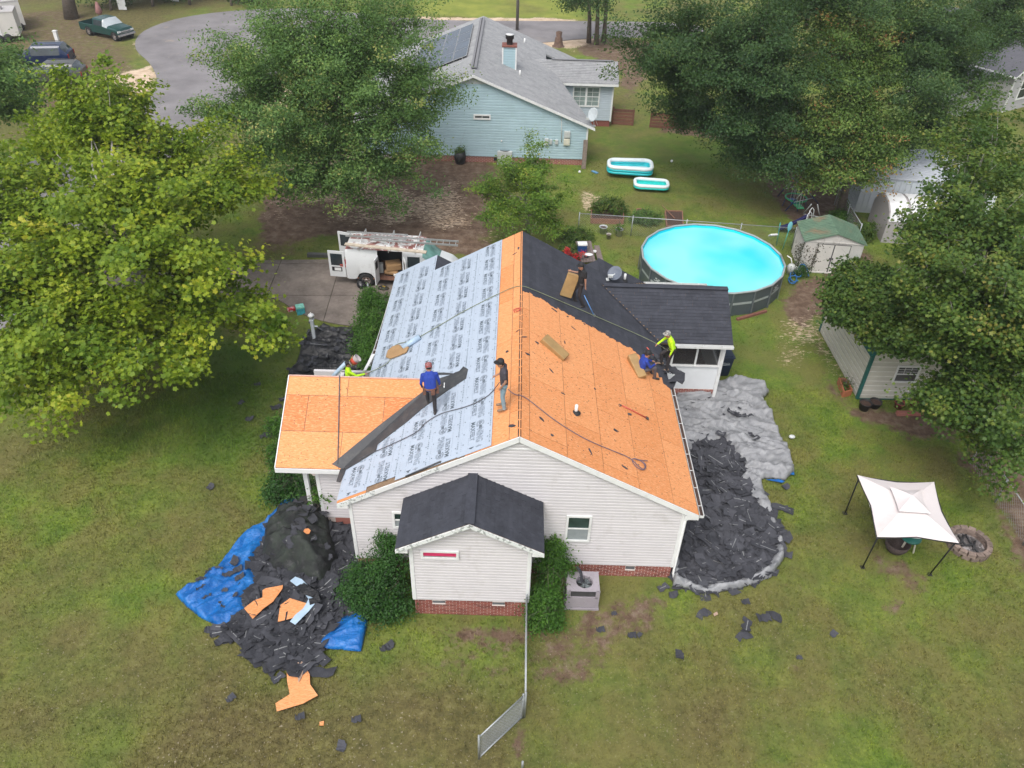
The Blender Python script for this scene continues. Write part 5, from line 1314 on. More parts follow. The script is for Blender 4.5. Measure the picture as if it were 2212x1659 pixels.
c = G(847, 583, .95); box_thing('cardboard_bundle', 'big brown paper wrapped bundle inside the van side door', 'bundle', (c.x, vy-.45, .95), (.75,.6,.34), .3, M_CARD, bev=.06); box_thing('cardboard_bundle', 'second brown bundle under the big one in the van', 'bundle', (c.x-.05, vy-.5, .68), (.7,.6,.2), -.2, M_CARD, bev=.06)
box_thing('toolbox', 'light grey plastic box just inside the van by the rear side door', 'box', (c.x-.62, vy-.55, .85), (.28,.3,.45), .1, mat('plastic_grey', (.40,.42,.42), .5)); box_thing('carton', 'small white carton at the van door sill under the brown bundles', 'carton', (c.x+.2, vy-.75, .62), (.35,.2,.16), .5, M_TRIM)
# items on the driveway by the van
def bag(name, label, c, r, m, cat='bag'):
    q = MB(); n = 12; V = []; 
    q.ball((0,0,r[2]*.9), r, 0, 14)
    q.v = [(x*(1+.22*math.sin(5*z+7*x)), y*(1+.2*math.sin(9*x+3*z)), max(0, z*(1+.15*math.sin(11*y)))) for x, y, z in q.v]
    o = q.build(name, m, None, label=label, cat=cat); o.location = c; return o
bag('rubbish_bag', 'black plastic bag on driveway by the van rear wheel', G(780,622,0), (.22,.2,.2), mat('bag_black', (.012,.012,.014), .25, .2, bmp=.6, bscale=12, bdist=.03))
bag('tool_bag', 'black and yellow tool bag under the van side door', G(826,626,0), (.3,.14,.1), mat('toolbag_black', (.02,.02,.018), .7, .3, dirt=(.45,.32,.03), dscale=6, dlo=.55, dhi=.62))
q = MB(); p = G(795,621,0); q.lathe([(.04,0),(.045,.16),(.02,.22),(.02,.26),(0,.26)], 10, p); q.build('water_bottle', mat('bottle_clear', (.45,.5,.52), .15), None, label='clear plastic bottle standing behind the van rear wheel', cat='bottle')
box_thing('timber_beam', 'dark square beam lying at the edge of driveway behind the van', 'beam', G(689,551,.1), (1.2,.22,.2), .0, M_DG)
# ---- pickup and the two parked cars
def place_xy(A, B): d = B-A; return math.atan2(d.y, d.x), d.length
ra, fa = G(194.5,77,0), G(252.8,90,0); an, wb = place_xy(ra, fa); d = Vector((math.cos(an), math.sin(an), 0)); nrm = Vector((-d.y, d.x, 0))
wb_ = 3.4; o0 = ra-d*1.05+nrm*.88
pk = thing('pickup_truck', 'dark green pickup truck with chrome grille parked at the road edge', 'pickup truck', (o0.x, o0.y, 0), an)
M_PG = mat('paint_dark_green', (.012,.055,.05), .22, .06)
f_ = [(.9,.42),(.93,.72),(.93,1.02),(.90,1.06),(.86,1.07),(0,1.07)]; cb = [(.9,.42),(.93,.72),(.93,1.08),(.80,1.52),(.70,1.62),(0,1.66)]; hd = [(.9,.42),(.93,.72),(.92,1.0),(.84,1.1),(.7,1.13),(0,1.15)]
pks = [(0, f_), (1.85, f_), (1.9, cb), (3.15, cb), (3.75, hd), (4.85, [(.88,.45),(.9,.7),(.88,.92),(.8,1.0),(.65,1.03),(0,1.04)]), (4.98, [(.85,.5),(.86,.65),(.8,.75),(.6,.8),(.4,.8),(0,.8)])]
MATS['paint_dark_green'] = M_PG
def pm(x, j, s):
    if j < 0: return None
    if x < 1.85 and j >= 3: return None
    if (1.98 < x < 3.1) and j == 2: return ('side_window', 'window_glass')
    if 3.15 < x < 3.73 and j >= 2: return ('windscreen', 'pale_glass')
    return ('body', 'paint_dark_green')
MATS['pale_glass'] = mat('pale_glass', (.42,.46,.48), .12, .1, 2); vehicle(pk, pks, None, pm, [1.05, 1.05+wb_], .36, hw=.92)
q = MB(); q.box((.95, 0, .6), (1.8, 1.7, .04)); q.box((1.0, .2, .75), (.5,.5,.2), 1); q.build('cargo_bed', [M_DARK, M_VAN], pk)
q = MB(); q.box((5.02, 0, .52), (.14, 1.8, .16)); q.box((4.97, 0, .80), (.06, 1.1, .10)); q.box((4.97, 0, .68), (.05, 1.1, .04)); q.build('front_bumper', M_CHR, pk)
for y in (-.7, .7):
    q = MB(); q.box((4.96, y, .80), (.08, .3, .14)); q.build('headlight', M_LAMP, pk)
def suv(name, label, cat, A, B, paint, L=4.7, h=1.72):
    an, _ = place_xy(A, B); t = thing(name, label, cat, (A.x, A.y, 0), an)
    bd = [(.88,.38),(.92,.7),(.92,1.0),(.78,h-.18),(.68,h-.05),(0,h)]
    ss = [(0, [(.85,.45),(.88,.7),(.88,1.0),(.80,1.05),(.7,1.08),(0,1.1)]), (.12, [(.87,.4),(.91,.7),(.91,1.0),(.82,1.15),(.72,1.2),(0,1.2)]), (.5, bd), (2.7, bd), (3.4, [(.88,.38),(.92,.7),(.9,.98),(.82,1.06),(.7,1.1),(0,1.12)]), (L-.25, [(.86,.42),(.88,.66),(.84,.86),(.75,.93),(.6,.95),(0,.97)]), (L, [(.82,.45),(.83,.6),(.7,.7),(.6,.72),(.4,.73),(0,.73)])]
    def mf(x, j, s):
        if j < 0: return None
        if .16 < x < .48 and j >= 3: return ('rear_window', 'window_glass')
        if .6 < x < 2.75 and j == 2 and not (1.5 < x < 1.62): return ('side_window', 'window_glass')
        if 2.75 < x < 3.38 and j >= 3: return ('windscreen', 'window_glass')
        return ('body', paint)
    MATS['window_glass'] = M_GLASS
    vehicle(t, ss, None, mf, [.9, 3.75], .35, hw=.9)
    for y in (-.8, .8):
        q = MB(); q.box((-.0, y, .9), (.06, .14, .3)); q.build('tail_lamp', M_RED, t)
        q = MB(); q.box((L-.08, y*.85, .72), (.1, .25, .12)); q.build('headlight', M_LAMP, t)
    q = MB(); q.box((L-.02, 0, .45), (.12, 1.6, .12)); q.box((-.02, 0, .45), (.12, 1.6, .12)); q.build('bumper', M_DG, t)
    q = MB()
    for y in (-.6, .6): q.tube([(.7, y, h+.04), (2.6, y, h+.04)], .02, 6)
    q.build('roof_rail', M_DG, t)
    return t
mat('paint_blue', (.006,.018,.065), .22, .06); mat('paint_grey', (.075,.075,.072), .3, .06)
suv('parked_suv', 'dark blue suv parked on the dirt under trees at upper left', 'suv', G(150,147,0)+Vector((0,.9,0)), G(60,149,0)+Vector((0,.9,0)), 'paint_blue')
A = G(178,186,0); suv('parked_car', 'grey car beside the dark blue suv half hidden by leaves', 'car', A+Vector((0,.9,0)), A+Vector((-3,.45,0)), 'paint_grey', h=1.6)

# ================================================================ tarps and tear-off heaps
def drape(name, poly, res, hf, m, **kw):
    a = np.array(poly); x0, y0 = a.min(0)-res; x1, y1 = a.max(0)+res
    xs = np.arange(x0, x1, res); ys = np.arange(y0, y1, res); X, Y = np.meshgrid(xs, ys); P = np.stack([X.ravel(), Y.ravel()], 1)
    ins = inside(P, poly); d, near = edge_dist(P, poly); ok = ins | (d < res*.75)
    P[~ins & ok] = near[~ins & ok]; Z = hf(P[:, 0], P[:, 1], np.where(ins, d, 0))
    nx, ny = len(xs), len(ys); i, j = np.meshgrid(np.arange(nx-1), np.arange(ny-1)); k = (j*nx+i).ravel(); F4 = np.stack([k, k+1, k+1+nx, k+nx], 1)
    F4 = F4[ok[F4].all(1)]; used = np.unique(F4); mp = np.zeros(len(P), int); mp[used] = np.arange(len(used))
    me = np_mesh(name, np.column_stack([P, Z])[used], mp[F4], m, True)
    o = link_mesh(name, me, None, **kw); md = o.modifiers.new('thick', 'SOLIDIFY'); md.thickness = .006; md.offset = 1; return o
def wrinkle(x, y, seed, sc, dirx=0.0, amp=.1):
    x = x+.5*vnoise(x, y, seed+50, .9, 2); y = y+.5*vnoise(x, y, seed+60, .9, 2); o = 0
    for k, (rx, s, a_) in enumerate(((1.35, 1, 1), (1.75, 1.6, .8), (1.0, 2.4, .5), (2.3, 3.8, .28))):
        rx += dirx
        u = x*math.cos(rx)+y*math.sin(rx); v = -x*math.sin(rx)+y*math.cos(rx)
        n = vnoise(u, v*.17, seed+k, sc*s, 2); r_ = 1-np.abs(2*n-1); o = o+a_*r_**3
    return o*amp
def tarp_mat(name, lo, hi, rough=.35, dirtc=None):
    m, nt, b = _new(name); p = geo_pos(nt); c = ramp(nt, noise(nt, p, 1.7, 5, .6), [(.3, lo), (.7, hi)])
    if dirtc: c = mixc(nt, ramp(nt, noise(nt, p, 4, 6, .7), [(.55, (0,0,0)), (.75, (.7,.7,.7))]), c, dirtc)
    nt.links.new(c, b.inputs['Base Color']); b.inputs['Roughness'].default_value = rough
    mp = nt.nodes.new('ShaderNodeMapping'); mp.inputs['Scale'].default_value = (2.2, 5, 1); mp.inputs['Rotation'].default_value = (0,0,.5); nt.links.new(p, mp.inputs[0])
    bump(nt, b, noise(nt, mp.outputs[0], 3.5, 5, .55, 1.2), .8, .04); return m
pile_r = dp((1478,985),(1500,955),(1535,952),(1565,940),(1600,985),(1625,1010),(1612,1040),(1640,1085),(1668,1120),(1690,1160),(1688,1215),(1660,1245),(1600,1272),(1530,1282),(1455,1266),(1452,1200),(1478,1115),(1500,1110),(1490,1040))
pile_l = dp((545,1195),(575,1160),(640,1110),(740,1100),(775,1160),(785,1330),(745,1345),(720,1370),(690,1405),(690,1440),(640,1450),(590,1440),(540,1420),(520,1395),(470,1370),(500,1345),(520,1320),(512,1290),(545,1262),(530,1235))
_c = np.mean(np.array(pile_r), 0); pile_r = [(_c[0]+(a-_c[0])*.955-.04, _c[1]+(b_-_c[1])*.98) for a, b_ in pile_r]
def hr(x, y):
    P = np.stack([np.atleast_1d(x), np.atleast_1d(y)], 1); ins = inside(P, pile_r); d, _ = edge_dist(P, pile_r); d = np.where(ins, d, 0)
    return .04+.27*np.minimum(1, d/1.3)**.7*(.6+.7*vnoise(P[:, 0], P[:, 1], 31, 1.2, 3))*ins
def hl(x, y):
    P = np.stack([np.atleast_1d(x), np.atleast_1d(y)], 1); ins = inside(P, pile_l); d, _ = edge_dist(P, pile_l); d = np.where(ins, d, 0)
    return .04+.26*np.minimum(1, d/1.2)**.7*(.6+.7*vnoise(P[:, 0], P[:, 1], 33, 1.2, 3))*ins
def off_pile(x, y, pile):
    P = np.stack([x, y], 1); ins = inside(P, pile); d, _ = edge_dist(P, pile); return np.where(ins, np.clip(1-d/.25, .05, 1), 1)
M_TS = tarp_mat('tarp_silver', (.20,.205,.215), (.31,.315,.33), .36, (.15,.15,.15)); M_TB = tarp_mat('tarp_blue', (.004,.10,.36), (.012,.17,.50), .3); M_TK = tarp_mat('tarp_black', (.012,.012,.014), (.022,.022,.025), .3)
drape('silver_tarp', TARP_R, .045, lambda x, y, d: .03+wrinkle(x, y, 5, 1.5, amp=.22)*np.minimum(1, d/.1+.25)*off_pile(x, y, pile_r)+np.where(y > 8.2, .25*np.clip((y-8.0)/1.2, 0, 1)*vnoise(x, y, 7, .8, 2), 0), M_TS, label='crumpled silver grey tarp spread on grass along the right side of the house', cat='tarp')
drape('blue_tarp', TARP_L, .045, lambda x, y, d: .03+wrinkle(x, y, 15, 1.5, .9, amp=.14)*np.minimum(1, d/.1+.25)*off_pile(x, y, pile_l), M_TB, label='crumpled bright blue tarp under the heap left of the house', cat='tarp')
drape('black_tarp', TARP_B, .055, lambda x, y, d: .03+wrinkle(x, y, 25, 1.7, amp=.2)*np.minimum(1, d/.1+.25), M_TK, label='black plastic sheet covered with scraps beyond the left wing', cat='tarp')
for pts in (((1695,1040),(1683,1036),(1655,1036),(1690,1043)), ((1690,1016),(1712,1008),(1716,1026),(1700,1024))):
    sheet('tarp_corner', dp(*pts, z=.14), .16, .02, M_TB, None, label='blue underside of the silver tarp folded up at its '+('lower' if pts[0][0] == 1695 else 'right')+' corner', cat='tarp')
# torn shingle pieces
M_SCR = shingle_mat('torn_shingle', (.022,.023,.029), (.062,.063,.075), (.09,.093,.107)); M_TAR = mat('tar_strip', (.20,.205,.21), .6, .25, 20)
def scrap_mesh(seed, L, W_, stripe, bend):
    r = random.Random(seed); n = 6; q = MB(); T_ = []
    for i in range(n+1):
        f = i/n; x = (f-.5)*L; jl = r.uniform(-.03, .03) if 0 < i < n else r.uniform(-.1, .1)*min(L, .6)
        z = bend*(f-.5)**2*4*r.uniform(.6, 1.3)+r.uniform(-.008, .008)
        y0 = -W_/2+(r.uniform(0, .08) if r.random() < .4 else 0); y1 = W_/2-(r.uniform(0, .12) if r.random() < .4 else 0)
        T_.append([(x+jl, y0, z+r.uniform(-.01,.01)), (x+jl*.4, 0, z+.004), (x-jl*.7, y1, z+r.uniform(-.01,.02))])
    for sgn, off in ((1, .004), (-1, -.004)):
        V = [(a[0], a[1], a[2]+off) for row in T_ for a in row]; Fc = []
        for i in range(n):
            for j in range(2): a = i*3+j; f4 = (a, a+3, a+4, a+1); Fc.append(f4 if sgn > 0 else f4[::-1])
        q.add(V, Fc, 0)
    b0 = 0; nv = (n+1)*3; ring = [i*3 for i in range(n+1)]+[n*3+1]+[i*3+2 for i in range(n, -1, -1)]+[1]
    for k in range(len(ring)): a, b_ = ring[k], ring[(k+1) % len(ring)]; q.f.append((b_, a, a+nv, b_+nv)); q.mi.append(0); q.sm.append(False)
    if stripe:
        for i in range(1, n-1):
            a, b_ = T_[i], T_[i+1]; wd = .014
            q.add([(a[1][0], a[1][1]-wd+stripe, a[1][2]+.008), (b_[1][0], b_[1][1]-wd+stripe, b_[1][2]+.008), (b_[1][0], b_[1][1]+wd+stripe, b_[1][2]+.008), (a[1][0], a[1][1]+wd+stripe, a[1][2]+.008)], [(0,1,2,3)], 1)
    return q.mesh('shingle_scrap', [M_SCR, M_TAR])
SCR = [scrap_mesh(100+k, L, W_, st, bd) for k, (L, W_, st, bd) in enumerate([(1.0,.33,.02,.03),(.9,.32,0,.05),(.8,.30,.03,-.04),(.7,.33,0,.04),(.55,.3,-.02,.05),(.5,.28,0,-.05),(.42,.3,0,.03),(.35,.25,.01,.03),(.3,.24,0,.04),(.25,.2,0,.02),(.2,.16,0,.02),(.95,.16,.01,.03),(.6,.15,0,.04),(.28,.12,.0,.01)])]
SIZES = ['full length','nearly full length','long','wide','squarish','squarish','small square','small','small','tiny','tiny','long narrow','short narrow','tiny narrow']
def where(label, me, x, y, lo, hi):
    k = SCR.index(me); a, b = PR((x, y, .1)); fx, fy = (x-lo[0])/(hi[0]-lo[0]), (y-lo[1])/(hi[1]-lo[1])
    return '%s %s %s, %s%s part' % (SIZES[k], 'striped' if (k in (0,2,4,8,11)) else 'plain', label, ('nearest','lower','middle','upper','furthest')[min(4, int(fy*5))], (' left',' centre',' right')[min(2, int(fx*3))])
def scatter(poly, n, hf, rg, sizes, label, group, lift=(.0, .12), cat='shingle'):
    a = np.array(poly); lo, hi = a.min(0), a.max(0); out = []
    while len(out) < n:
        P = rg.uniform(lo, hi, (n*2, 2)); P = P[inside(P, poly)][:n-len(out)]; out += list(P)
    Z = hf(np.array(out)[:, 0], np.array(out)[:, 1])
    for (x, y), z in zip(out, Z):
        me = SCR[int(rg.choice(sizes))]; o = bpy.data.objects.new('shingle_scrap', me); col.objects.link(o)
        o.location = (x, y, z+rg.uniform(*lift)); o.rotation_euler = (rg.normal(0, .16), rg.normal(0, .16), rg.uniform(0, 6.28)); tag(o, where(label, me, x, y, lo, hi), cat, group)
def bulk(poly, n, hf, rg, sizes, name, label):
    a = np.array(poly); lo, hi = a.min(0), a.max(0); VV = []; FF = []; MI = []; base = 0
    P = rg.uniform(lo, hi, (n*3, 2)); P = P[inside(P, poly)][:n]; Z = hf(P[:, 0], P[:, 1])
    cache = {}
    for (x, y), z in zip(P, Z):
        k = int(rg.choice(sizes)); me = SCR[k]
        if k not in cache: cache[k] = (np.array([v.co[:] for v in me.vertices]), [tuple(p_.vertices) for p_ in me.polygons], [p_.material_index for p_ in me.polygons])
        v, f, mi = cache[k]; Mx = np.array(Euler((rg.normal(0, .2), rg.normal(0, .2), rg.uniform(0, 6.28))).to_matrix()); w_ = v @ Mx.T+np.array([x, y, z+rg.uniform(-.05, .05)])
        VV += w_.tolist(); FF += [tuple(i+base for i in t) for t in f]; MI += mi; base += len(v)
    me = bpy.data.meshes.new(name); me.from_pydata(VV, [], FF); me.materials.append(M_SCR); me.materials.append(M_TAR); me.polygons.foreach_set('material_index', MI)
    link_mesh(name, me, None, kind='stuff', label=label, cat='debris')
rg = np.random.default_rng(77)
drape('shingle_debris', pile_r, .12, lambda x, y, d: hr(x, y)+.02, M_SCR, kind='stuff', label='packed dark granules and scraps at the bottom of the right heap', cat='debris')
bulk(pile_r, 1300, hr, rg, [0,1,2,3,4,5,6,7,8,9,10,12,13], 'shingle_debris', 'mass of torn charcoal shingles heaped on the silver tarp')
scatter(pile_r, 170, hr, rg, [0,0,1,2,3,4,5,6,7,8,11,12], 'torn shingle in the silver tarp heap', 'torn shingles in the right heap', (.03, .14))
drape('shingle_debris', pile_l, .12, lambda x, y, d: hl(x, y)+.02, M_SCR, kind='stuff', label='packed dark granules at the bottom of the left heap', cat='debris')
bulk(pile_l, 650, hl, rg, [0,1,2,3,4,5,6,7,8], 'shingle_debris', 'mass of torn charcoal shingles heaped on the blue tarp')
scatter(pile_l, 62, hl, rg, [0,1,2,3,4,5,6,7,11,12], 'torn shingle in the blue tarp heap', 'torn shingles in the left heap', (.02, .1))
flat = lambda x, y: .07+wrinkle(x, y, 5, 1.5, amp=.17); flatb = lambda x, y: .07+wrinkle(x, y, 15, 1.5, .9, amp=.14); flatk = lambda x, y: .07+wrinkle(x, y, 25, 1.7, amp=.2)
scatter(dp((1460,880),(1560,860),(1650,900),(1660,960),(1600,980),(1500,950)), 24, flat, rg, [7,8,9,10,9,10], 'shingle scrap on the bare silver tarp', 'scraps strewn over the silver tarp', (0, .05))
scatter(TARP_B, 30, flatk, rg, [11,12,13,8,9,13], 'scrap on the black plastic sheet', 'scraps strewn over the black sheet', (0, .05))
scatter(dp((430,1250),(520,1200),(560,1260),(510,1330),(430,1310)), 14, flatb, rg, [9,10,13,8], 'scrap on the exposed blue tarp', 'scraps strewn over the blue tarp', (0, .03))
loose = [(1520,1325,5,.6),(1650,1335,6,.1),(1672,1330,5,-.5),(1612,1352,4,1.2),(1607,1373,5,.3),(1468,1415,8,1.5),(1365,1372,9,0),(1380,1372,10,1),(1432,1270,7,.5),(1455,1285,8,.2),(1610,1300,9,.1),(1800,1370,9,.7),(1725,1420,10,.2),(1640,1100,7,.3),(1680,1095,3,-.3),(1690,1098,2,-.35),(1698,1052,8,.5),
         (455,1052,8,1.2),(588,1370,8,.6),(498,1508,9,.8),(690,1452,1,.0),(660,1440,5,.6),(600,1465,7,.8),(560,1405,5,.9),(475,1385,8,.8),(455,1360,8,.2),(830,1400,9,.5),(842,1395,8,.8),(738,1612,8,1.5),(648,1548,9,.3),(770,1554,9,.2),(590,925,4,.1),(575,940,5,.3),(597,880,6,.5),(612,862,7,.6),(556,830,9,.3),(520,870,9,1.0),(540,905,8,.2),(640,828,9,.1),(1297,1360,9,.1),(1325,1325,10,.4),(700,1330,9,.4)]
for u, v, k, rz in loose:
    p = G(u, v, .05); o = link_mesh('shingle_scrap', SCR[k], None, (p.x, p.y, .055), (rnd.uniform(-.06,.06), rnd.uniform(-.06,.06), rz)); tag(o, '%s loose shingle scrap on the grass %s' % (SIZES[k], ('between the left wing and the sycamore' if v < 960 and u < 700 else 'left of the blue tarp' if u < 520 else 'just below the left heap' if u < 720 and v < 1480 else 'well below the left heap' if u < 900 and v > 1480 else 'under the left front shrub' if u < 900 else 'near the air conditioner' if u < 1420 else 'at the near corner of the silver tarp' if v < 1305 and u < 1640 else 'beside the outer edge of the silver tarp' if v < 1200 else 'below the silver tarp' if u < 1690 else 'farthest right below the tarp')), 'shingle', 'loose shingle scraps on the grass')
# netting covered mound on the left
mound = dp((565,1210),(572,1150),(605,1110),(650,1092),(712,1098),(722,1160),(735,1215),(700,1275),(640,1262),(590,1245))
m, nt, b = _new('dark_netting'); p = geo_pos(nt)
c = mixc(nt, ramp(nt, noise(nt, p, 2.2, 6, .65), [(.42, (0,0,0)), (.62, (1,1,1))]), (.010,.011,.012), (.022,.03,.022)); c = mixc(nt, ramp(nt, noise(nt, p, 5, 5, .6), [(.58, (0,0,0)), (.72, (.8,.8,.8))]), c, (.07,.068,.07)); nt.links.new(c, b.inputs['Base Color']); b.inputs['Roughness'].default_value = .7; bump(nt, b, noise(nt, p, 9, 6, .7), .9, .04)
def hm(x, y, d): return .03+1.0*np.minimum(1, d/1.2)**.7*(.35+1.0*vnoise(x, y, 41, .9, 3))+wrinkle(x, y, 45, 1.6, amp=.24)*np.minimum(1, d/.2)
drape('covered_shrub', mound, .06, hm, m, label='shrub buried under dark netting and felt beside the left wing wall', cat='covered shrub')
def hm2(x, y):
    P = np.stack([x, y], 1); ins = inside(P, mound); d, _ = edge_dist(P, mound); return hm(x, y, np.where(ins, d, 0))
scatter(dp((640,1110),(720,1130),(740,1230),(660,1250),(620,1200)), 18, hm2, rg, [5,6,7,8,8,9], 'torn scrap on the netted mound', 'scraps on the netted mound', (.0, .05))
# sheathing offcuts
def offcut(label, pts, z, th=.015, name='board_offcut', m=M_OSB):
    P = [G(u, v, z) for u, v in pts]; q = MB()
    if area2([(p.x, p.y) for p in P]) < 0: P.reverse()
    c = sum(P, Vector())/len(P); q.prism([Vector((p.x, p.y, z+.05*(p.x-c.x)-.03*(p.y-c.y))) for p in P], (0,0,-th)); return q.build(name, m, None, label=label, cat='board offcut')
offcut('notched orange board offcut on the left heap, nearer the blue tarp', [(567,1271),(611,1264),(610,1272),(590,1300),(570,1314),(546,1337),(527,1313),(549,1296),(567,1290)], .42)
offcut('five sided orange board offcut in the middle of the left heap', [(626,1291),(669,1306),(652,1322),(637,1334),(600,1343),(605,1306)], .42)
offcut('largest broken orange board lying on grass below the left heap', [(616,1400),(640,1401),(663,1419),(656,1433),(669,1457),(670,1479),(687,1504),(655,1521),(598,1537),(595,1519),(626,1500),(620,1470)], .12)
offcut('pale peeled strip on the largest broken orange board', [(640,1424),(652,1424),(657,1440),(652,1462),(645,1475),(640,1450)], .15, .008, 'peeled_layer', mat('peeled_wood', (.42,.29,.22), .8, .2, 10))
offcut('small orange chip on the grass below the big broken board', [(690,1559),(700,1557),(699,1567),(690,1567)], .04); offcut('small tan chip on the grass right of the house', [(1541,1325),(1549,1321),(1551,1327),(1543,1331)], .04, m=mat('peeled_wood', (.42,.29,.22)))
p = G(662,1146,1.2); offcut('round orange board knot on top of the netted mound', [(655,1148),(658,1142),(666,1141),(671,1146),(668,1153),(658,1154)], 1.22)
def ribbon(label, pts, zs, wd, m, name='felt_strip', cat='felt strip'):
    q = MB(); P = [G(u, v, z) for (u, v), z in zip(pts, zs)]; V = []
    for i, p in enumerate(P):
        d = (P[min(i+1, len(P)-1)]-P[max(i-1, 0)]).normalized(); s = d.cross(Vector((0,0,1))).normalized()*wd/2*(1 if i % 2 else .8); V += [p-s+Vector((0,0,.03*(i % 2))), p+s]
    n = len(P); q.add(V, [(2*i, 2*i+1, 2*i+3, 2*i+2) for i in range(n-1)]); o = q.build(name, m, None, label=label, cat=cat); md = o.modifiers.new('t', 'SOLIDIFY'); md.thickness = .006; return o
M_FELT2 = mat('felt_blue_loose', (.38,.50,.62), .4, .1, 3)
ribbon('crumpled pale blue felt strip twisting down the left heap', [(632,1250),(645,1258),(658,1268),(668,1280),(674,1292),(671,1304),(660,1318),(645,1332),(632,1346)], [.42,.48,.5,.46,.5,.48,.46,.45,.44], .26, M_FELT2)
ribbon('black crumpled felt beside the pale blue strip', [(648,1262),(660,1275),(680,1284),(684,1296),(668,1300)], [.5,.55,.55,.5,.5], .3, M_TK)
# ================================================================ people
M_SKIN = mat('skin', (.36,.19,.125), .55, .08, 20); M_HAIR = mat('hair_dark', (.012,.010,.009), .6, .2)
def cloth(n, c, v=.12): return mat(n, c, .8, v, 9, bmp=.4, bscale=16, bdist=.02)
C_BLUE = cloth('shirt_blue', (.015,.045,.30)); C_GREY = cloth('shirt_charcoal', (.055,.05,.062)); C_BLK = cloth('shirt_black', (.012,.012,.014)); C_NEON = cloth('shirt_neon', (.50,.85,.015), .06)
C_JEAN = cloth('jeans_pale', (.22,.33,.40)); C_DK = cloth('trousers_dark', (.028,.024,.026)); C_GRYP = cloth('trousers_grey', (.085,.075,.085)); C_TAN = mat('boots_tan', (.22,.15,.10), .7, .1); C_SHOE = mat('shoes_dark', (.03,.025,.022), .6, .1); C_SOLE = mat('sole_pale', (.5,.47,.43), .7)
DEF = dict(pelvis=(0,0,.95), chest=(0,.01,1.30), neck=(0,0,1.50), head=(0,.025,1.615), shL=(-.185,0,1.42), shR=(.185,0,1.42), elL=(-.24,-.03,1.14), elR=(.24,-.03,1.14), wrL=(-.24,.06,.90), wrR=(.24,.06,.90),
           hiL=(-.09,0,.93), hiR=(.09,0,.93), knL=(-.10,.03,.50), knR=(.10,.03,.50), anL=(-.10,-.01,.08), anR=(.10,-.01,.08), toL=(-.11,.16,.04), toR=(.11,.16,.04))
def person(label, root, rz, pose, shirt, pants, shoe, sleeves='short', cap=None, brim=0.0, hair=True, sc=1.0):
    J = {k: Vector(v)*sc for k, v in {**DEF, **pose}.items()}; segs = []
    def sg(a, b, ra, rb, m): segs.append((Vector(a), Vector(b), ra*sc, rb*sc, m))
    up = (J['neck']-J['pelvis']).normalized(); ac = (J['shR']-J['shL']).normalized(); hc = (J['hiR']-J['hiL']).normalized()
    for s_ in (-1, 0, 1): sg(J['pelvis']+hc*.065*s_*sc, J['chest']+ac*.075*s_*sc, .112, .118, 1)
    sg(J['hiL']-hc*.02, J['hiR']+hc*.02, .105, .105, 2)
    for s_ in (-1, 1): sg(J['chest']+ac*.07*s_*sc, J['chest'].lerp(J['neck'], .65)+ac*.07*s_*sc, .115, .085, 1)
    sg(J['shL'], J['shR'], .068, .068, 1); sg(J['neck']-up*.06, J['neck'], .075, .052, 1); sg(J['neck'], J['head'], .048, .05, 0)
    hd = J['head']; fw = (J.get('look') or Vector((0,1,0)))
    sg(hd-up*.02-Vector((0,0,.02)), hd+up*.045, .082, .092, 0); sg(hd+Vector((0,.03,-.055))*sc, hd+Vector((0,.045,-.06))*sc, .045, .04, 0); sg(hd+Vector((0,.085,-.01))*sc, hd+Vector((0,.105,-.03))*sc, .012, .016, 0)
    for s_ in (-1, 1): sg(hd+Vector((.083*s_,0,-.01))*sc, hd+Vector((.092*s_,-.01,.02))*sc, .014, .018, 0)
    for q_ in 'LR':
        e, w_, s_ = J['el'+q_], J['wr'+q_], J['sh'+q_]; full_ = sleeves == 'long'
        sg(s_, s_.lerp(e, .6), .062, .055, 1); sg(s_.lerp(e, .6), e, .052 if full_ else .044, .045 if full_ else .038, 1 if full_ else 0)
        sg(e, w_, .044 if full_ else .038, .034 if full_ else .026, 1 if full_ else 0)
        d = (w_-e).normalized(); side = d.cross(Vector((0,1,0.3))).normalized(); palm = w_+d*.07*sc
        sg(w_, palm, .026, .032, 0); nrm = d.cross(side)
        for k in range(4):
            b_ = palm+side*(k-1.5)*.019*sc; l = (.055, .065, .06, .045)[k]*sc; m1 = b_+d*l*.6+nrm*.008; sg(b_, m1, .0095, .009, 0); sg(m1, m1+d*l*.4+nrm*.02, .009, .008, 0)
        sg(w_+d*.02*sc+side*.02*sc, w_+d*.06*sc+side*.058*sc, .012, .010, 0)
        h_, k_, a_, t_ = J['hi'+q_], J['kn'+q_], J['an'+q_], J['to'+q_]
        sg(h_, k_, .092, .066, 2); sg(k_, k_.lerp(a_, .4), .066, .064, 2); sg(k_.lerp(a_, .4), a_, .064, .050, 2); fd = (t_-a_).normalized(); sg(a_-fd*.05*sc-Vector((0,0,.02)), t_, .045, .040, 3); sg(a_, a_+Vector((0,0,.03)), .05, .05, 3)
    q = MB()
    for a, b_, ra, rb, m_ in segs:
        if (a-b_).length > 1e-4: q.tube([a, b_], [ra, rb], 12)
        q.ball(a, ra, n=10); q.ball(b_, rb, n=10)
    me = q.mesh('tmp', M_SKIN); o = bpy.data.objects.new('tmp', me); col.objects.link(o)
    md = o.modifiers.new('r', 'REMESH'); md.mode = 'VOXEL'; md.voxel_size = .012; md.use_smooth_shade = True
    sm = o.modifiers.new('s', 'SMOOTH'); sm.iterations = 3; sm.factor = .5
    dg = bpy.context.evaluated_depsgraph_get(); m2 = bpy.data.meshes.new_from_object(o.evaluated_get(dg)); bpy.data.objects.remove(o)
    m2.name = 'person'; m2.materials.clear()
    for x in (M_SKIN, shirt, pants, shoe): m2.materials.append(x)
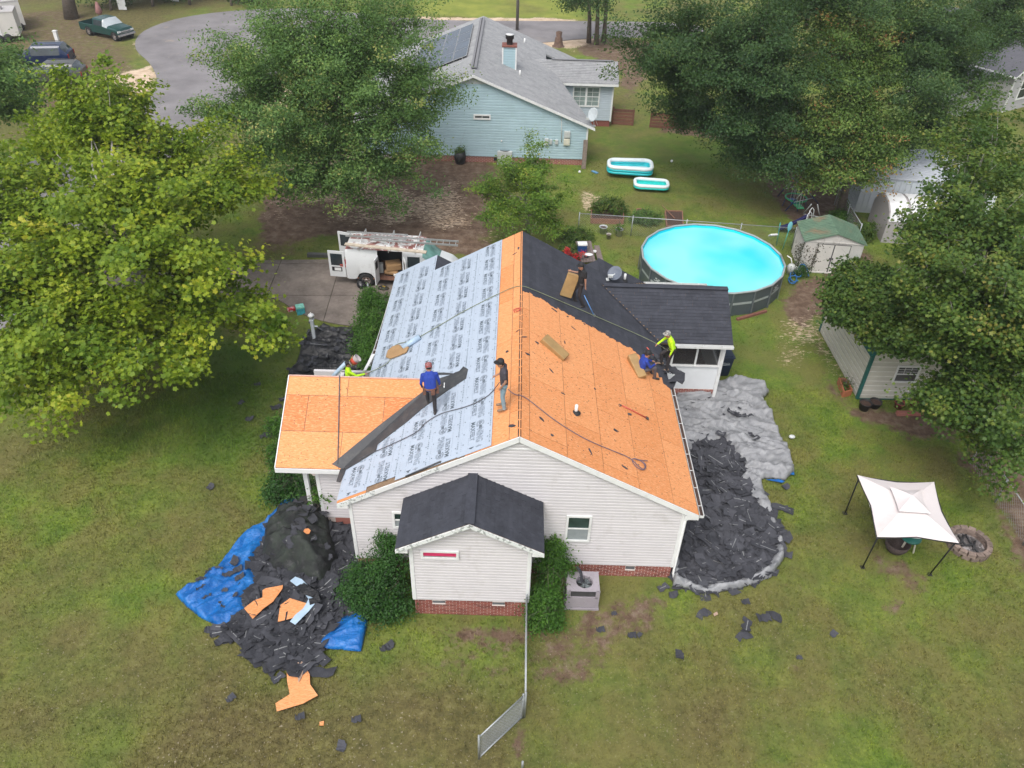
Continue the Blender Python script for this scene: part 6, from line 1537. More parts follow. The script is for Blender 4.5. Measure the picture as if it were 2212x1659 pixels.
    n = len(m2.polygons); C = np.zeros(n*3); m2.polygons.foreach_get('center', C); C = C.reshape(-1, 3); best = np.full(n, 1e9); mi = np.zeros(n, int)
    for a, b_, ra, rb, m_ in segs:
        A = np.array(a); B = np.array(b_); ab = B-A; t = np.clip(((C-A) @ ab)/max(1e-9, ab @ ab), 0, 1); d = np.linalg.norm(C-(A+t[:, None]*ab), axis=1)-(ra+(rb-ra)*t)
        k = d < best-.0005; best[k] = d[k]; mi[k] = m_
    m2.polygons.foreach_set('material_index', mi.astype(np.int32)); m2.polygons.foreach_set('use_smooth', np.ones(n, bool)); m2.update()
    p = link_mesh('person', m2, None, tuple(root), (0, 0, rz), label=label, cat='person')
    hc_ = hd+up*.045+Vector((0,0,.012))
    if hair:
        q = MB(); q.ball(hc_+Vector((0,-.012,-.01)), (.093*sc,.10*sc,.10*sc), n=14); q.v = [v for v in q.v]; ho = q.build('hair', M_HAIR, p)
    if cap:
        q = MB(); z0 = hc_.z+.01; c_ = Vector((hc_.x, hc_.y, z0)); q.lathe([(.104*sc,-.02),(.106*sc,.03),(.095*sc,.075),(.06*sc,.105),(.0,.115)], 16, c_)
        if brim:
            V = []; 
            for a in np.linspace(-1.1, 1.1, 8):
                dx, dy = math.sin(a+brim[0]), math.cos(a+brim[0]); V += [c_+Vector((dx*.098, dy*.098, .012))*1, c_+Vector((dx*(.10+brim[1]*math.cos(a*1.2)), dy*(.10+brim[1]*math.cos(a*1.2)), -.012))]
            q.add(V, [(2*i, 2*i+1, 2*i+3, 2*i+2) for i in range(7)])
        q.build('cap', cap, p)
    return p, J
C_CAPB = mat('cap_black', (.015,.015,.017), .7, .1); C_CAPR = mat('cap_red_plaid', (.28,.05,.05), .8, .4, 25, dirt=(.25,.22,.22), dscale=30, dlo=.5, dhi=.6); C_CAPC = mat('cap_camo', (.34,.34,.32), .8, .2, 10, dirt=(.10,.10,.10), dscale=16, dlo=.5, dhi=.6)
def onL(u, v): return LS.p(*LS.uv(u, v), .03)
def onR(u, v): return RS.p(*RS.uv(u, v), .02)
# 1 blue shirt walking up the felt, back to the camera
f1, f2_ = onL(934, 897), onL(940, 878); r_ = f1
pb, J = person('person in blue top and red cap walking on the pale felt, back turned', r_, R(12),
  dict(anR=(.10,-.02,.09), toR=(.14,.14,.06), knR=(.11,.10,.50), anL=(-.06,.42,.22), toL=(-.06,.57,.30), knL=(-.09,.36,.62), hiL=(-.09,.10,.95), hiR=(.09,.08,.94), pelvis=(0,.08,.97), chest=(0,.18,1.29), neck=(0,.25,1.46), head=(0,.31,1.56), shL=(-.20,.22,1.38), shR=(.20,.22,1.38), elL=(-.27,.16,1.12), elR=(.28,.20,1.10), wrL=(-.24,.28,.93), wrR=(.30,.32,.90)),
  C_BLUE, C_DK, C_SHOE, 'long', C_CAPR, 0.0)
q = MB(); q.tube([(.17*math.cos(a), .10+.145*math.sin(a), .985) for a in np.linspace(0, 6.283, 17)], .032, 6, cap=False); q.box((-.19,.06,.90), (.08,.14,.2)); q.box((.20,.10,.88), (.09,.15,.2)); q.box((.06,-.06,.9), (.12,.05,.16)); q.build('tool_belt', mat('leather', (.16,.07,.045), .7, .15), pb)
def tool(name, label, cat, a, b, r, m, head=None, hm=None, loc=None):
    t = thing(name, label, cat, tuple(a)); d = Vector(b)-Vector(a); q = MB(); q.tube([(0,0,0), d], r, 8); q.build('handle', m, t)
    if head: q = MB(); head(q, d); q.build('head', hm, t)
    return t
M_STEEL = mat('tool_steel', (.25,.26,.27), .35, .1, metal=.6); M_REDP = mat('tool_red', (.55,.09,.06), .4, .1); M_BLUEP = mat('tool_blue', (.10,.25,.55), .4, .1)
hw_ = pb.matrix_basis @ Vector((.30,.36,.83)); tool('hammer', 'hammer held in the right hand of the person in blue on the felt', 'hammer', hw_, hw_+Vector((.14,.08,-.06)), .014, M_DG, lambda q, d: q.bar(d-Vector((0,.06,.05)), d+Vector((0,.06,.05)), .03, .03), M_STEEL)
# 2 charcoal t-shirt standing by the ridge, facing left
fr_ = onL(1089, 885)
person('person in charcoal t-shirt and pale jeans standing beside the ridge looking left', fr_, R(90), dict(anL=(-.09,-.02,.09), toL=(-.11,.15,.02), anR=(.10,.02,.13), toR=(.11,.19,.06), knL=(-.1,.04,.52), knR=(.1,.05,.54), neck=(0,.05,1.50), head=(0,.11,1.60), chest=(0,.02,1.30), elL=(-.24,-.04,1.16), wrL=(-.20,.09,.93), elR=(.24,.03,1.16), wrR=(.2,.24,1.05)),
  C_GREY, C_JEAN, C_TAN, 'short', C_CAPB, (0.0, .09))
# 3 black shirt carrying a bundle
fr_ = onR(1254, 659)
person('person in black t-shirt and black cap carrying a brown bundle down the dark shingle slope', fr_, R(105), dict(anL=(-.12,-.06,.02), toL=(-.14,.10,-.02), knL=(-.12,.14,.46), anR=(.12,.20,.14), toR=(.13,.36,.12), knR=(.12,.28,.56), pelvis=(0,.08,.94), hiL=(-.09,.08,.92), hiR=(.09,.08,.92), chest=(0,.06,1.29), neck=(0,.07,1.48), head=(0,.12,1.59), elL=(-.24,.0,1.15), wrL=(-.25,-.02,.90), elR=(.28,.12,1.20), wrR=(.34,.34,1.25)),
  C_BLK, C_DK, C_SHOE, 'short', C_CAPB, (0.0, .08))
M_BUN = mat('bundle_wrapper', (.33,.21,.085), .6, .15, 4, bmp=.4, bscale=8, bdist=.02)
yb3 = fr_.y-.1; c = H(1231, 619, yb3); box_thing('shingle_bundle', 'flat brown shingle bundle carried by the person in black', 'bundle', (c.x, c.y+.1, c.z), (.44,.14,.92), .0, M_BUN, tilt=(-.15,.28), bev=.03)
a = H(1262, 638, yb3); b_ = onR(1283, 683); tool('shingle_remover', 'long blue handled scraper held by the person in black, blade on the shingles', 'tool', a, b_, .018, M_BLUEP, lambda q, d: (q.bar(d*.93, d*1.05, .14, .03)), M_STEEL)
# 4 neon shirt bending with a red tool
fr_ = onR(1437, 799); f2_ = onR(1424, 789)-fr_
cr, sr_ = math.cos(-R(95)), math.sin(-R(95)); lx = f2_.x*cr-f2_.y*sr_; ly = f2_.x*sr_+f2_.y*cr
nb_, J = person('person in neon yellow top and camo cap leaning forward at the right eave', fr_, R(95), dict(anL=(-.10,0,.08), toL=(-.11,.16,.04), knL=(-.09,-.02,.49), anR=(.12,ly-.05,f2_.z+.10), toR=(.13,ly+.10,f2_.z+.09), knR=(.14,ly*.75+.05,f2_.z+.5), pelvis=(.03,-.12,.90), hiL=(-.06,-.12,.88), hiR=(.12,-.10,.88), chest=(.03,-.03,1.22), neck=(.03,.05,1.41), head=(.03,.13,1.50), shL=(-.17,.02,1.33), shR=(.22,.02,1.33), elL=(-.24,-.05,1.06), wrL=(-.22,.0,.83), elR=(.30,.18,1.12), wrR=(.22,.38,1.00)),
  C_NEON, C_DK, C_TAN, 'long', C_CAPC, (0.0, .08))
q = MB(); q.tube([(.03+.17*math.cos(a), -.11+.15*math.sin(a), .98+.03*math.sin(a)) for a in np.linspace(0, 6.283, 17)], .024, 6, cap=False); q.tube([(.2,-.1,.98),(.15,.05,.75),(.12,.02,.70)], .014, 6); q.build('harness_belt', C_CAPB, nb_)
h4 = nb_.matrix_basis @ Vector((.22,.42,.96)); a = onR(1426, 752)+Vector((0,0,.35)); tool('pry_bar', 'red tool gripped by the person in neon at the eave', 'tool', a, h4, .022, M_REDP)
# 5 blue top seated on a bundle
c = onR(1374, 798); box_thing('shingle_bundle', 'brown shingle bundle under the seated person in blue', 'bundle', (c.x, c.y, c.z+.11), (.95,.33,.22), R(-70), M_BUN, tilt=(.1,.4), bev=.03)
st = onR(1390, 806)-Vector((0,0,0)); 
person('person in blue top and grey trousers sitting on a bundle near the eave', st+Vector((-.12,0,-.62)), R(-75), dict(pelvis=(0,-.02,.78), hiL=(-.09,.0,.76), hiR=(.09,.0,.76), chest=(0,.06,1.10), neck=(0,.12,1.27), head=(0,.17,1.37), shL=(-.18,.10,1.20), shR=(.18,.10,1.20), elL=(-.24,.22,.98), elR=(.24,.22,.98), wrL=(-.12,.42,.98), wrR=(.10,.44,.98), knL=(-.13,.40,.80), knR=(.14,.46,.86), anL=(-.12,.50,.38), anR=(.16,.50,.42), toL=(-.13,.65,.32), toR=(.17,.66,.36)),
  C_BLUE, C_GRYP, C_SHOE, 'long', C_CAPB, (0.0, .07))
a = onR(1392, 772)+Vector((0,-.1,.5)); b_ = onR(1408, 785)+Vector((0,0,.35)); tool('pry_bar', 'red bar held across the knees of the seated person', 'tool', a, b_, .018, M_REDP)
# 6 neon shirt on a ladder beyond the wing
hp = H(750, 788, 5.75); base = Vector((hp.x, 5.75, hp.z-1.60))
person('person in neon yellow top climbing a ladder beyond the left wing with a red bucket', base, R(-70), dict(elL=(-.26,.16,1.55), wrL=(-.10,.22,1.80), elR=(.26,.24,1.25), wrR=(.20,.52,1.22), anL=(-.1,.06,.25), toL=(-.1,.2,.22), knL=(-.1,.22,.6)), C_NEON, C_DK, C_TAN, 'long', None, 0.0)
lt = H(783, 806, 5.55); ladder('aluminium ladder leaning on the left gutter behind the wing', (base.x+.1, 5.75, 0), (lt.x, 5.6, 3.5), .42, 11, side=(0,1,0))
c = H(766, 779, 5.75); t = thing('bucket', 'clear and red bucket carried on the shoulder of the person on the ladder', 'bucket', tuple(c)); q = MB(); q.lathe([(.0,-.17),(.11,-.17),(.145,.16),(.15,.17),(.135,.17),(.10,-.15)], 18, (0,0,0), 0, ax=(.6,.1,.55)); q.build('shell', mat('bucket_clear', (.50,.45,.45), .3, .1), t)
q = MB(); q.lathe([(.147,-.02),(.122,-.12),(.13,-.05),(.148,.05)], 18, (0,0,0), 0, ax=(.6,.1,.55)); q.build('red_print', M_REDP, t)
a, b_ = H(726, 806, 5.75), H(747, 784, 5.75); q = MB(); q.tube([a-(b_-a)*.8, b_], .075, 12); q.build('felt_roll', M_FELT2, None, label='short pale blue felt roll on the shoulder of the person on the ladder', cat='felt roll')

# ================================================================ things lying on the roof
c = onR(1197, 757); box_thing('shingle_bundle', 'single brown shingle bundle lying in the middle of the bare orange slope', 'bundle', tuple(c+Vector((0,0,.07))), (.98,.36,.22), R(-32), M_BUN, tilt=(.0,.48), bev=.03)
a, b_ = onL(872, 757), onL(908, 733); q = MB(); q.tube([a+Vector((0,0,.09)), b_+Vector((0,0,.09))], .10, 16, 0); q.tube([b_+Vector((0,0,.09)), b_+(b_-a)*.02+Vector((0,0,.09))], .07, 12, 1); q.build('felt_roll', [M_FELT2, M_DARK], None, label='pale blue felt roll lying on the underlayment slope', cat='felt roll')
q = MB(); P = [(836,775),(840,762),(852,752),(866,748),(874,757),(886,752),(880,764),(862,772),(845,778)]; LS.slab(q, [LS.uv(*p_) for p_ in P], .12, .09); me = q.mesh('paper_wrapper', M_CARD); o = link_mesh('paper_wrapper', me, None, label='torn brown paper wrapper at the lower end of the felt roll', cat='wrapper'); b2 = o.modifiers.new('b', 'BEVEL'); b2.width = .03
def rope(name, label, cat, pts, r, m, sl=None, lift=.02, smooth=3):
    P = [p if isinstance(p, Vector) else p for p in pts]; 
    for _ in range(smooth):
        Q = [P[0]]
        for a, b in zip(P, P[1:]): Q += [a.lerp(b, .25), a.lerp(b, .75)]
        Q.append(P[-1]); P = Q
    q = MB(); q.tube(P, r, 5); return q.build(name, m, None, label=label, cat=cat)
M_RG = mat('rope_green', (.20,.23,.14), .8, .2); M_RB = mat('cable_dark', (.09,.09,.10), .6, .2); M_RP = mat('hose_purple', (.17,.12,.15), .6, .2)
A_ = [H(1443, 757, nb_.location.y)]+[onR(u, v)+Vector((0,0,.04)) for u, v in ((1400,735),(1300,692),(1200,649),(1150,628))]+[Vector((0, RS.p(*RS.uv(1128,619)).y, ZR+.04))]+[onL(u, v)+Vector((0,0,.03)) for u, v in ((1100,626),(1000,676),(950,706),(903,733),(884,741),(862,744),(850,752),(843,760),(857,770))]
rope('safety_rope', 'thin green rope crossing the whole roof over the ridge to the person in neon', 'rope', A_, .013, M_RG, smooth=2)
rope('safety_rope', 'grey rope running down the left felt slope from the gutter end', 'rope', [onL(u, v)+Vector((0,0,.03)) for u, v in ((797,808),(815,800),(835,790),(846,778))], .012, M_RG)
rope('air_hose', 'long dark hose curving over the felt from the standing person to the valley', 'hose', [H(1079, 826, fr_.y*0+onL(1089,885).y)]+[onL(u, v)+Vector((0,0,.03)) for u, v in ((1076,835),(1062,852),(1050,862),(1020,878),(985,888),(952,896),(918,917),(905,935),(869,953),(838,967),(812,978),(790,988),(778,995))], .014, M_RB)
rope('air_hose', 'purple grey hose from the ridge across the orange slope ending in loops', 'hose', [onL(1098,851)+Vector((0,0,.15)), onL(1112,856)+Vector((0,0,.03))]+[onR(u, v)+Vector((0,0,.03)) for u, v in ((1128,857),(1150,873),(1191,906),(1227,930),(1269,954),(1317,974),(1358,990),(1372,1003),(1388,1018),(1394,1010),(1385,998),(1366,991),(1364,1000),(1376,1014),(1391,1019),(1396,1006),(1380,996),(1362,992),(1385,997),(1398,998))], .014, M_RP, smooth=2)
a, b_ = onR(1343,878), onR(1396,905); tool('roof_scraper', 'red handled scraper lying on the lower orange slope', 'tool', a+Vector((0,0,.03)), b_+Vector((0,0,.03)), .02, M_REDP, lambda q, d: (q.bar(d*.97, d*1.08, .12, .025), q.tube([(-.02,0,0),(-.09,.06,.0),(-.12,0,0),(-.09,-.06,0),(-.02,0,0)], .014, 6)), M_DG)
rope('red_strap', 'small red strap coil on the orange board at the ridge', 'strap', [onL(u, v)+Vector((0,0,.03)) for u, v in ((1112,677),(1110,672),(1118,669),(1126,668),(1123,673),(1115,676))], .018, M_REDP, smooth=1)
rope('chalk_rope', 'grey twisted rope lying down the left wing from its ridge to its eave', 'rope', [WS.p(*WS.uv(u, v), .03) for u, v in ((734,812),(733,860),(732,910),(731,960),(730,1002))], .018, M_RB, smooth=1)
# small torn scraps on the boards
rs = random.Random(4)
SPOT = [(1226,684,RS),(1310,720,RS),(1385,815,RS),(1220,740,RS),(1190,800,RS),(1160,740,RS),(1215,850,RS),(1285,840,RS),(1330,930,RS),(1275,975,RS),(1192,940,RS),(1140,1012,RS) ,(1133,728,RS),(1140,765,RS),(1150,942,RS),(1137,940,RS),(1500,1105,RS),(1240,710,RS),(1262,700,RS),(1195,668,RS),(1200,672,RS),(1290,712,RS),(1300,716,RS),(1120,536,LS),(1112,548,LS),(1095,760,LS),(1118,715,LS),(1105,920,LS),(1360,895,RS),(1350,1010,RS),(1170,905,RS)]
for (u, v, sl) in SPOT:
    s_, t_ = sl.uv(u, v)
    if s_ < .12 or s_ > 5.9 or t_ < Y0+.25: continue
    q = MB(); a0 = rs.uniform(0, 3.14); L_ = rs.uniform(.06, .16); W2_ = rs.uniform(.02, .06); P = []
    for k in range(7):
        a = k*6.283/7; x = L_*math.cos(a)*rs.uniform(.5, 1.1); y = W2_*math.sin(a)*rs.uniform(.5, 1.2); P.append((s_+x*math.cos(a0)-y*math.sin(a0), t_+x*math.sin(a0)+y*math.cos(a0)))
    P = clip_poly(P if area2(P) > 0 else P[::-1], [(s_-1, t_-1), (s_+1, t_-1), (s_+1, t_+1), (s_-1, t_+1)])
    if P: sl.slab(q, P, .012, .01); q.build('shingle_scrap', M_SCR, None, label='%s dark scrap on the orange boards %s, %s third of the slope' % ('larger' if L_ > .12 else 'medium' if L_ > .09 else 'tiny', 'left of the ridge' if sl is LS else 'right of the ridge' if s_ < 2.2 else 'halfway down' if s_ < 4 else 'near the right gutter', 'near' if t_ < 2.5 else 'middle' if t_ < 5 else 'far'), cat='shingle', group='scraps on the roof boards')
# bits too small to count one by one
q = MB()
for _ in range(420):
    sl = RS if rs.random() < .8 else WS
    if sl is RS: s_, t_ = rs.uniform(.2, 6.0), rs.uniform(0, 6.2)
    else: s_, t_ = rs.uniform(.1, 3.0), rs.uniform(-7.3, -5.4)
    a = rs.uniform(0, 3.14); l = rs.uniform(.008, .03); w_ = rs.uniform(.004, .010); c, s2 = math.cos(a), math.sin(a)
    sl.slab(q, [(s_+x*c-y*s2, t_+x*s2+y*c) for x, y in ((-l,-w_),(l,-w_*.5),(l*.8,w_),(-l*.7,w_))], .006, .005)
q.build('roof_debris', M_SCR, None, kind='stuff', label='tiny dark crumbs and nails strewn on the orange boards', cat='debris')
# torn edge hanging at the right eave
q = MB(); pts = [(1440,838),(1446,820),(1455,812),(1470,800),(1480,806),(1479,822),(1474,829),(1462,822),(1455,838),(1447,842)]
P = [G(u, v, 3.02) for u, v in pts]; 
if area2([(p.x, p.y) for p in P]) < 0: P.reverse()
q.prism(P, (0,0,-.03)); q.build('hanging_shingles', M_SCR, None, label='torn ragged shingles hanging over the eave beside the screened porch', cat='shingle')
for k, (u, v, rz) in enumerate(((1445,800,.3),(1455,806,1.1),(1462,812,-.4),(1434,790,.7),(1440,808,1.6),(1470,815,.2),(1449,826,2.0),(1412,772,-.6),(1400,768,-.5),(1425,782,.4))):
    p = onR(u, v); o = link_mesh('shingle_scrap', SCR[(3,5,6,4,7,2,6,5,6,4)[k]], None, (min(p.x, 5.6), p.y, (p.z if p.x < 5.4 else 3.0)+.05), (.15, .42, rz)); tag(o, '%s lifted shingle flap %s the person in neon' % (SIZES[(3,5,6,4,7,2,6,5,6,4)[k]], ('behind', 'under', 'right of', 'uphill of', 'below', 'furthest right of', 'just below', 'furthest uphill of', 'two steps uphill of', 'left of')[k]), 'shingle', 'lifted shingle flaps at the eave')
# ================================================================ trees and shrubs
def leaf_mat(name, stops, trans=.35, rough=.5):
    m = bpy.data.materials.new(name); m.use_nodes = True; nt = m.node_tree; b = nt.nodes['Principled BSDF']; o = nt.nodes['Material Output']
    a = nt.nodes.new('ShaderNodeAttribute'); a.attribute_name = 'tone'; c = ramp(nt, a.outputs['Fac'], stops)
    nt.links.new(c, b.inputs['Base Color']); b.inputs['Roughness'].default_value = rough; b.inputs['Specular IOR Level'].default_value = .3
    t = nt.nodes.new('ShaderNodeBsdfTranslucent'); nt.links.new(mixc(nt, .5, c, (.20,.30,.02)), t.inputs[0]); mx = nt.nodes.new('ShaderNodeMixShader'); mx.inputs[0].default_value = trans
    nt.links.new(b.outputs[0], mx.inputs[1]); nt.links.new(t.outputs[0], mx.inputs[2]); nt.links.new(mx.outputs[0], o.inputs[0]); return m
L_SYC = leaf_mat('leaf_sycamore', [(0, (0.086,0.168,0.016)), (.4, (0.205,0.302,0.025)), (.75, (0.345,0.426,0.031)), (1, (0.485,0.470,0.045))], .42)
L_OAK = leaf_mat('leaf_pecan', [(0, (0.048,0.108,0.030)), (.45, (0.103,0.203,0.053)), (.85, (0.207,0.317,0.076)), (1, (0.379,0.377,0.120))], .32)
L_DARK = leaf_mat('leaf_dark', [(0, (0.022,0.057,0.021)), (.5, (0.051,0.107,0.033)), (.9, (0.102,0.169,0.046)), (1, (0.164,0.216,0.061))], .32)
L_OLIVE = leaf_mat('leaf_olive', [(0, (0.030,0.076,0.016)), (.5, (0.081,0.147,0.026)), (.85, (0.172,0.223,0.036)), (1, (0.283,0.253,0.061))], .32)
L_BRN = leaf_mat('leaf_browning', [(0, (0.057,0.115,0.029)), (.5, (0.127,0.213,0.046)), (.8, (0.218,0.310,0.069)), (.93, (0.345,0.322,0.092)), (1, (0.345,0.172,0.069))], .35)
L_MAP = leaf_mat('leaf_small_tree', [(0, (0.062,0.131,0.019)), (.5, (0.125,0.231,0.027)), (.85, (0.225,0.312,0.037)), (1, (0.350,0.350,0.062))], .3)
L_BUSH = leaf_mat('leaf_holly', [(0, (.016,.05,.012)), (.5, (.03,.095,.016)), (.9, (.06,.155,.025)), (1, (.13,.23,.04))], .2, .4)
L_BRT = leaf_mat('leaf_bright_shrub', [(0, (.03,.085,.012)), (.5, (.06,.16,.02)), (1, (.13,.26,.035))], .3)
M_BARK = mat('bark', (.13,.105,.085), .95, .3, 7, bmp=.8, bscale=18, bdist=.03); M_BARKP = mat('bark_pale', (.30,.28,.25), .9, .25, 7, bmp=.5, bscale=18, bdist=.02)
T_RH = (np.array([(0,0,0),(.5,.28,.06),(1,0,-.05),(.5,-.28,.06)], float), [(0,1,2),(0,2,3)])
_st = [(0,0),(.10,.40),(.36,.30),(.62,.52),(.66,.20),(1,0),(.66,-.20),(.62,-.52),(.36,-.30),(.10,-.40)]
T_ST = (np.array([(x, y, .10*abs(y)-.05*x) for x, y in _st], float), [(0,1,2),(0,2,4),(2,3,4),(0,4,5),(0,5,6),(6,7,8),(0,6,8),(0,8,9)])
T_OV = (np.array([(0,0,0),(.3,.2,.05),(.75,.17,.04),(1,0,-.04),(.75,-.17,.04),(.3,-.2,.05)], float), [(0,1,2),(0,2,3),(0,3,4),(0,4,5)])
def leaves(name, C, Nn, size, tmpl, m, tone, parent, rg, svar=.35, kind=None):
    """C centres (n,3), Nn approximate normals, tone 0..1 per leaf"""
    n = len(C); V0, F0 = tmpl; Nn = Nn/np.linalg.norm(Nn, axis=1, keepdims=True)
    a = rg.normal(size=(n, 3)); a -= (a*Nn).sum(1, keepdims=True)*Nn; a /= np.linalg.norm(a, axis=1, keepdims=True); b = np.cross(Nn, a)
    s = size*(1+rg.uniform(-svar, svar, n))
    V = C[:, None, :]+s[:, None, None]*(V0[None, :, 0:1]*a[:, None, :]+V0[None, :, 1:2]*b[:, None, :]+V0[None, :, 2:3]*Nn[:, None, :])
    k = len(V0); Fc = (np.array(F0)[None]+np.arange(n)[:, None, None]*k).reshape(-1, 3)
    me = np_mesh(name, V.reshape(-1, 3), Fc, m); at = me.attributes.new('tone', 'FLOAT', 'POINT'); at.data.foreach_set('value', np.repeat(np.clip(tone, 0, 1), k).astype(np.float32))
    o = link_mesh(name, me, parent, kind=kind); return o
def blob(lobes, n, rg, shell=.55):
    """points spread through ellipsoid lobes, weighted to the outside"""
    vol = np.array([l[3]*l[4]*l[5] for l in lobes])**.8; idx = rg.choice(len(lobes), n, p=vol/vol.sum()); L = np.array(lobes)[idx]
    d = rg.normal(size=(n, 3)); d /= np.linalg.norm(d, axis=1, keepdims=True); r = rg.uniform(shell**3, 1, n)**(1/3)
    P = L[:, :3]+d*L[:, 3:6]*r[:, None]; return P, d
def tree(name, label, base, lobes, ncl, per, clr, size, tmpl, m, bark, tr=.2, seed=1, shell=.45, up=.7, cat='tree', group=None, toneb=0.0, limbs=26, flat=.55, brown=0.0, split=True, zmin=.6, boughs=True):
    """lobes in world coordinates; leaf clusters sit on twigs; each cluster gets its own tone and droop"""
    rg = np.random.default_rng(seed); base = Vector(base); t = thing(name, label, cat, (base.x, base.y, 0), group=group)
    o3 = np.array((base.x, base.y, 0.0)); Lb = [(l[0]-base.x, l[1]-base.y, l[2], l[3], l[4], l[5]) for l in lobes]
    cen = np.average(np.array(Lb)[:, :3], axis=0)
    if boughs:
        nb_ = max(6, ncl//6); T0, d0 = blob([l[:3]+(l[3]*1.12, l[4]*1.12, l[5]*1.08) for l in Lb], nb_, rg, .75); ax = np.column_stack([cen[0]*.8+0*T0[:, 0], cen[1]*.8+0*T0[:, 0], np.minimum(T0[:, 2], cen[2])])
        near = np.array(Lb)[np.argmin(((T0[:, None, :]-np.array(Lb)[None, :, :3])**2).sum(2), 1), :3]; st = near*.65+ax*.35; f = (np.arange(6)+.5)/6*1.16
        P = (st[:, None, :]*(1-f)[None, :, None]+T0[:, None, :]*f[None, :, None]).reshape(-1, 3)+rg.normal(size=(nb_*6, 3))*np.array([.28, .28, .13])*clr*2.0
        P[:, 2] += (rg.random(len(P))-.3)*.25; d = np.repeat(d0, 6, 0); tips = T0; starts = st
    else: P, d = blob(Lb, ncl, rg, shell); tips = None
    ok = P[:, 2] > zmin; P, d = P[ok], d[ok]; ncl = len(P)
    ct = rg.normal(.45+toneb, .16, ncl)
    if brown: k = rg.random(ncl) < brown; ct[k] = rg.uniform(.85, 1.0, k.sum())
    cs = clr*rg.uniform(.6, 1.35, ncl)
    C = np.repeat(P, per, 0)+rg.normal(size=(ncl*per, 3))*np.repeat(cs, per)[:, None]*np.array([1, 1, flat]); dd = np.repeat(d, per, 0)
    C[:, 2] = np.maximum(C[:, 2], .05)
    Nn = rg.normal(size=C.shape)*.55+dd*.45+np.array([0, 0, up]); tone = np.repeat(ct, per)+rg.normal(0, .14, len(C))
    leaves('crown', C, Nn, size, tmpl, m, tone, t, rg, kind='stuff' if False else None)
    q = MB(); top = Vector((cen[0]*.6, cen[1]*.6, cen[2])); tr0 = tr
    pts = [Vector((0,0,-.05)), Vector((cen[0]*.12, cen[1]*.1, cen[2]*.35)), Vector((cen[0]*.4, cen[1]*.4, cen[2]*.7)), Vector(tuple(cen))+Vector((0,0,.3))]
    q.tube(pts, [tr0*1.25, tr0*.9, tr0*.6, tr0*.3], 9); q.build('trunk', bark, t)
    if limbs and tips is not None and len(tips) > 12:
        q = MB()
        for i in rg.choice(len(tips), min(limbs, len(tips)), replace=False):
            e = Vector(tuple(tips[i])); sp = Vector(tuple(starts[i])); f = min(.95, max(.3, sp.z/max(.1, pts[-1].z)-.15)); k = f*3; a = pts[min(2, int(k))].lerp(pts[min(2, int(k))+1], k-int(k)); r0 = tr0*.36*(1.15-f*.6)
            mid = a.lerp(sp, .6)+Vector(tuple(rg.normal(size=3)*.15)); q.tube([a, mid, sp, sp.lerp(e, .6)+Vector(tuple(rg.normal(size=3)*.12)), e], [r0, r0*.7, r0*.45, r0*.22, r0*.08], 6)
            for _ in range(4): b1 = sp.lerp(e, rg.uniform(.1, .9)); q.tube([b1, b1+Vector(tuple(rg.normal(size=3)*np.array([.4,.4,.25])))], [r0*.22, r0*.06], 4, cap=False)
        q.build('limbs', bark, t)
    elif limbs:
        q = MB(); sel = rg.choice(ncl, min(limbs, ncl), replace=False)
        for i in sel:
            e = Vector(tuple(P[i])); f = rg.uniform(.3, .95); k = f*3; a = pts[min(2, int(k))].lerp(pts[min(2, int(k))+1], k-int(k)); mid = a.lerp(e, .5)+Vector(tuple(rg.normal(size=3)*.25))+Vector((0,0,.15)); r0 = tr0*.38*(1.1-f*.5)
            q.tube([a, mid, e], [r0, r0*.55, r0*.18], 6)
            for _ in range(3):
                e2 = mid.lerp(e, rg.uniform(.2, 1))+Vector(tuple(rg.normal(size=3)*.6)); q.tube([mid.lerp(e, rg.uniform(0, .6)), e2], [r0*.35, r0*.1], 4, cap=False)
        q.build('limbs', bark, t)
    return t
def lobe(u, v, z, rx, ry=None, rz_=None):
    p = G(u, v, z); return (p.x, p.y, z, rx, ry or rx, rz_ or rx*.8)
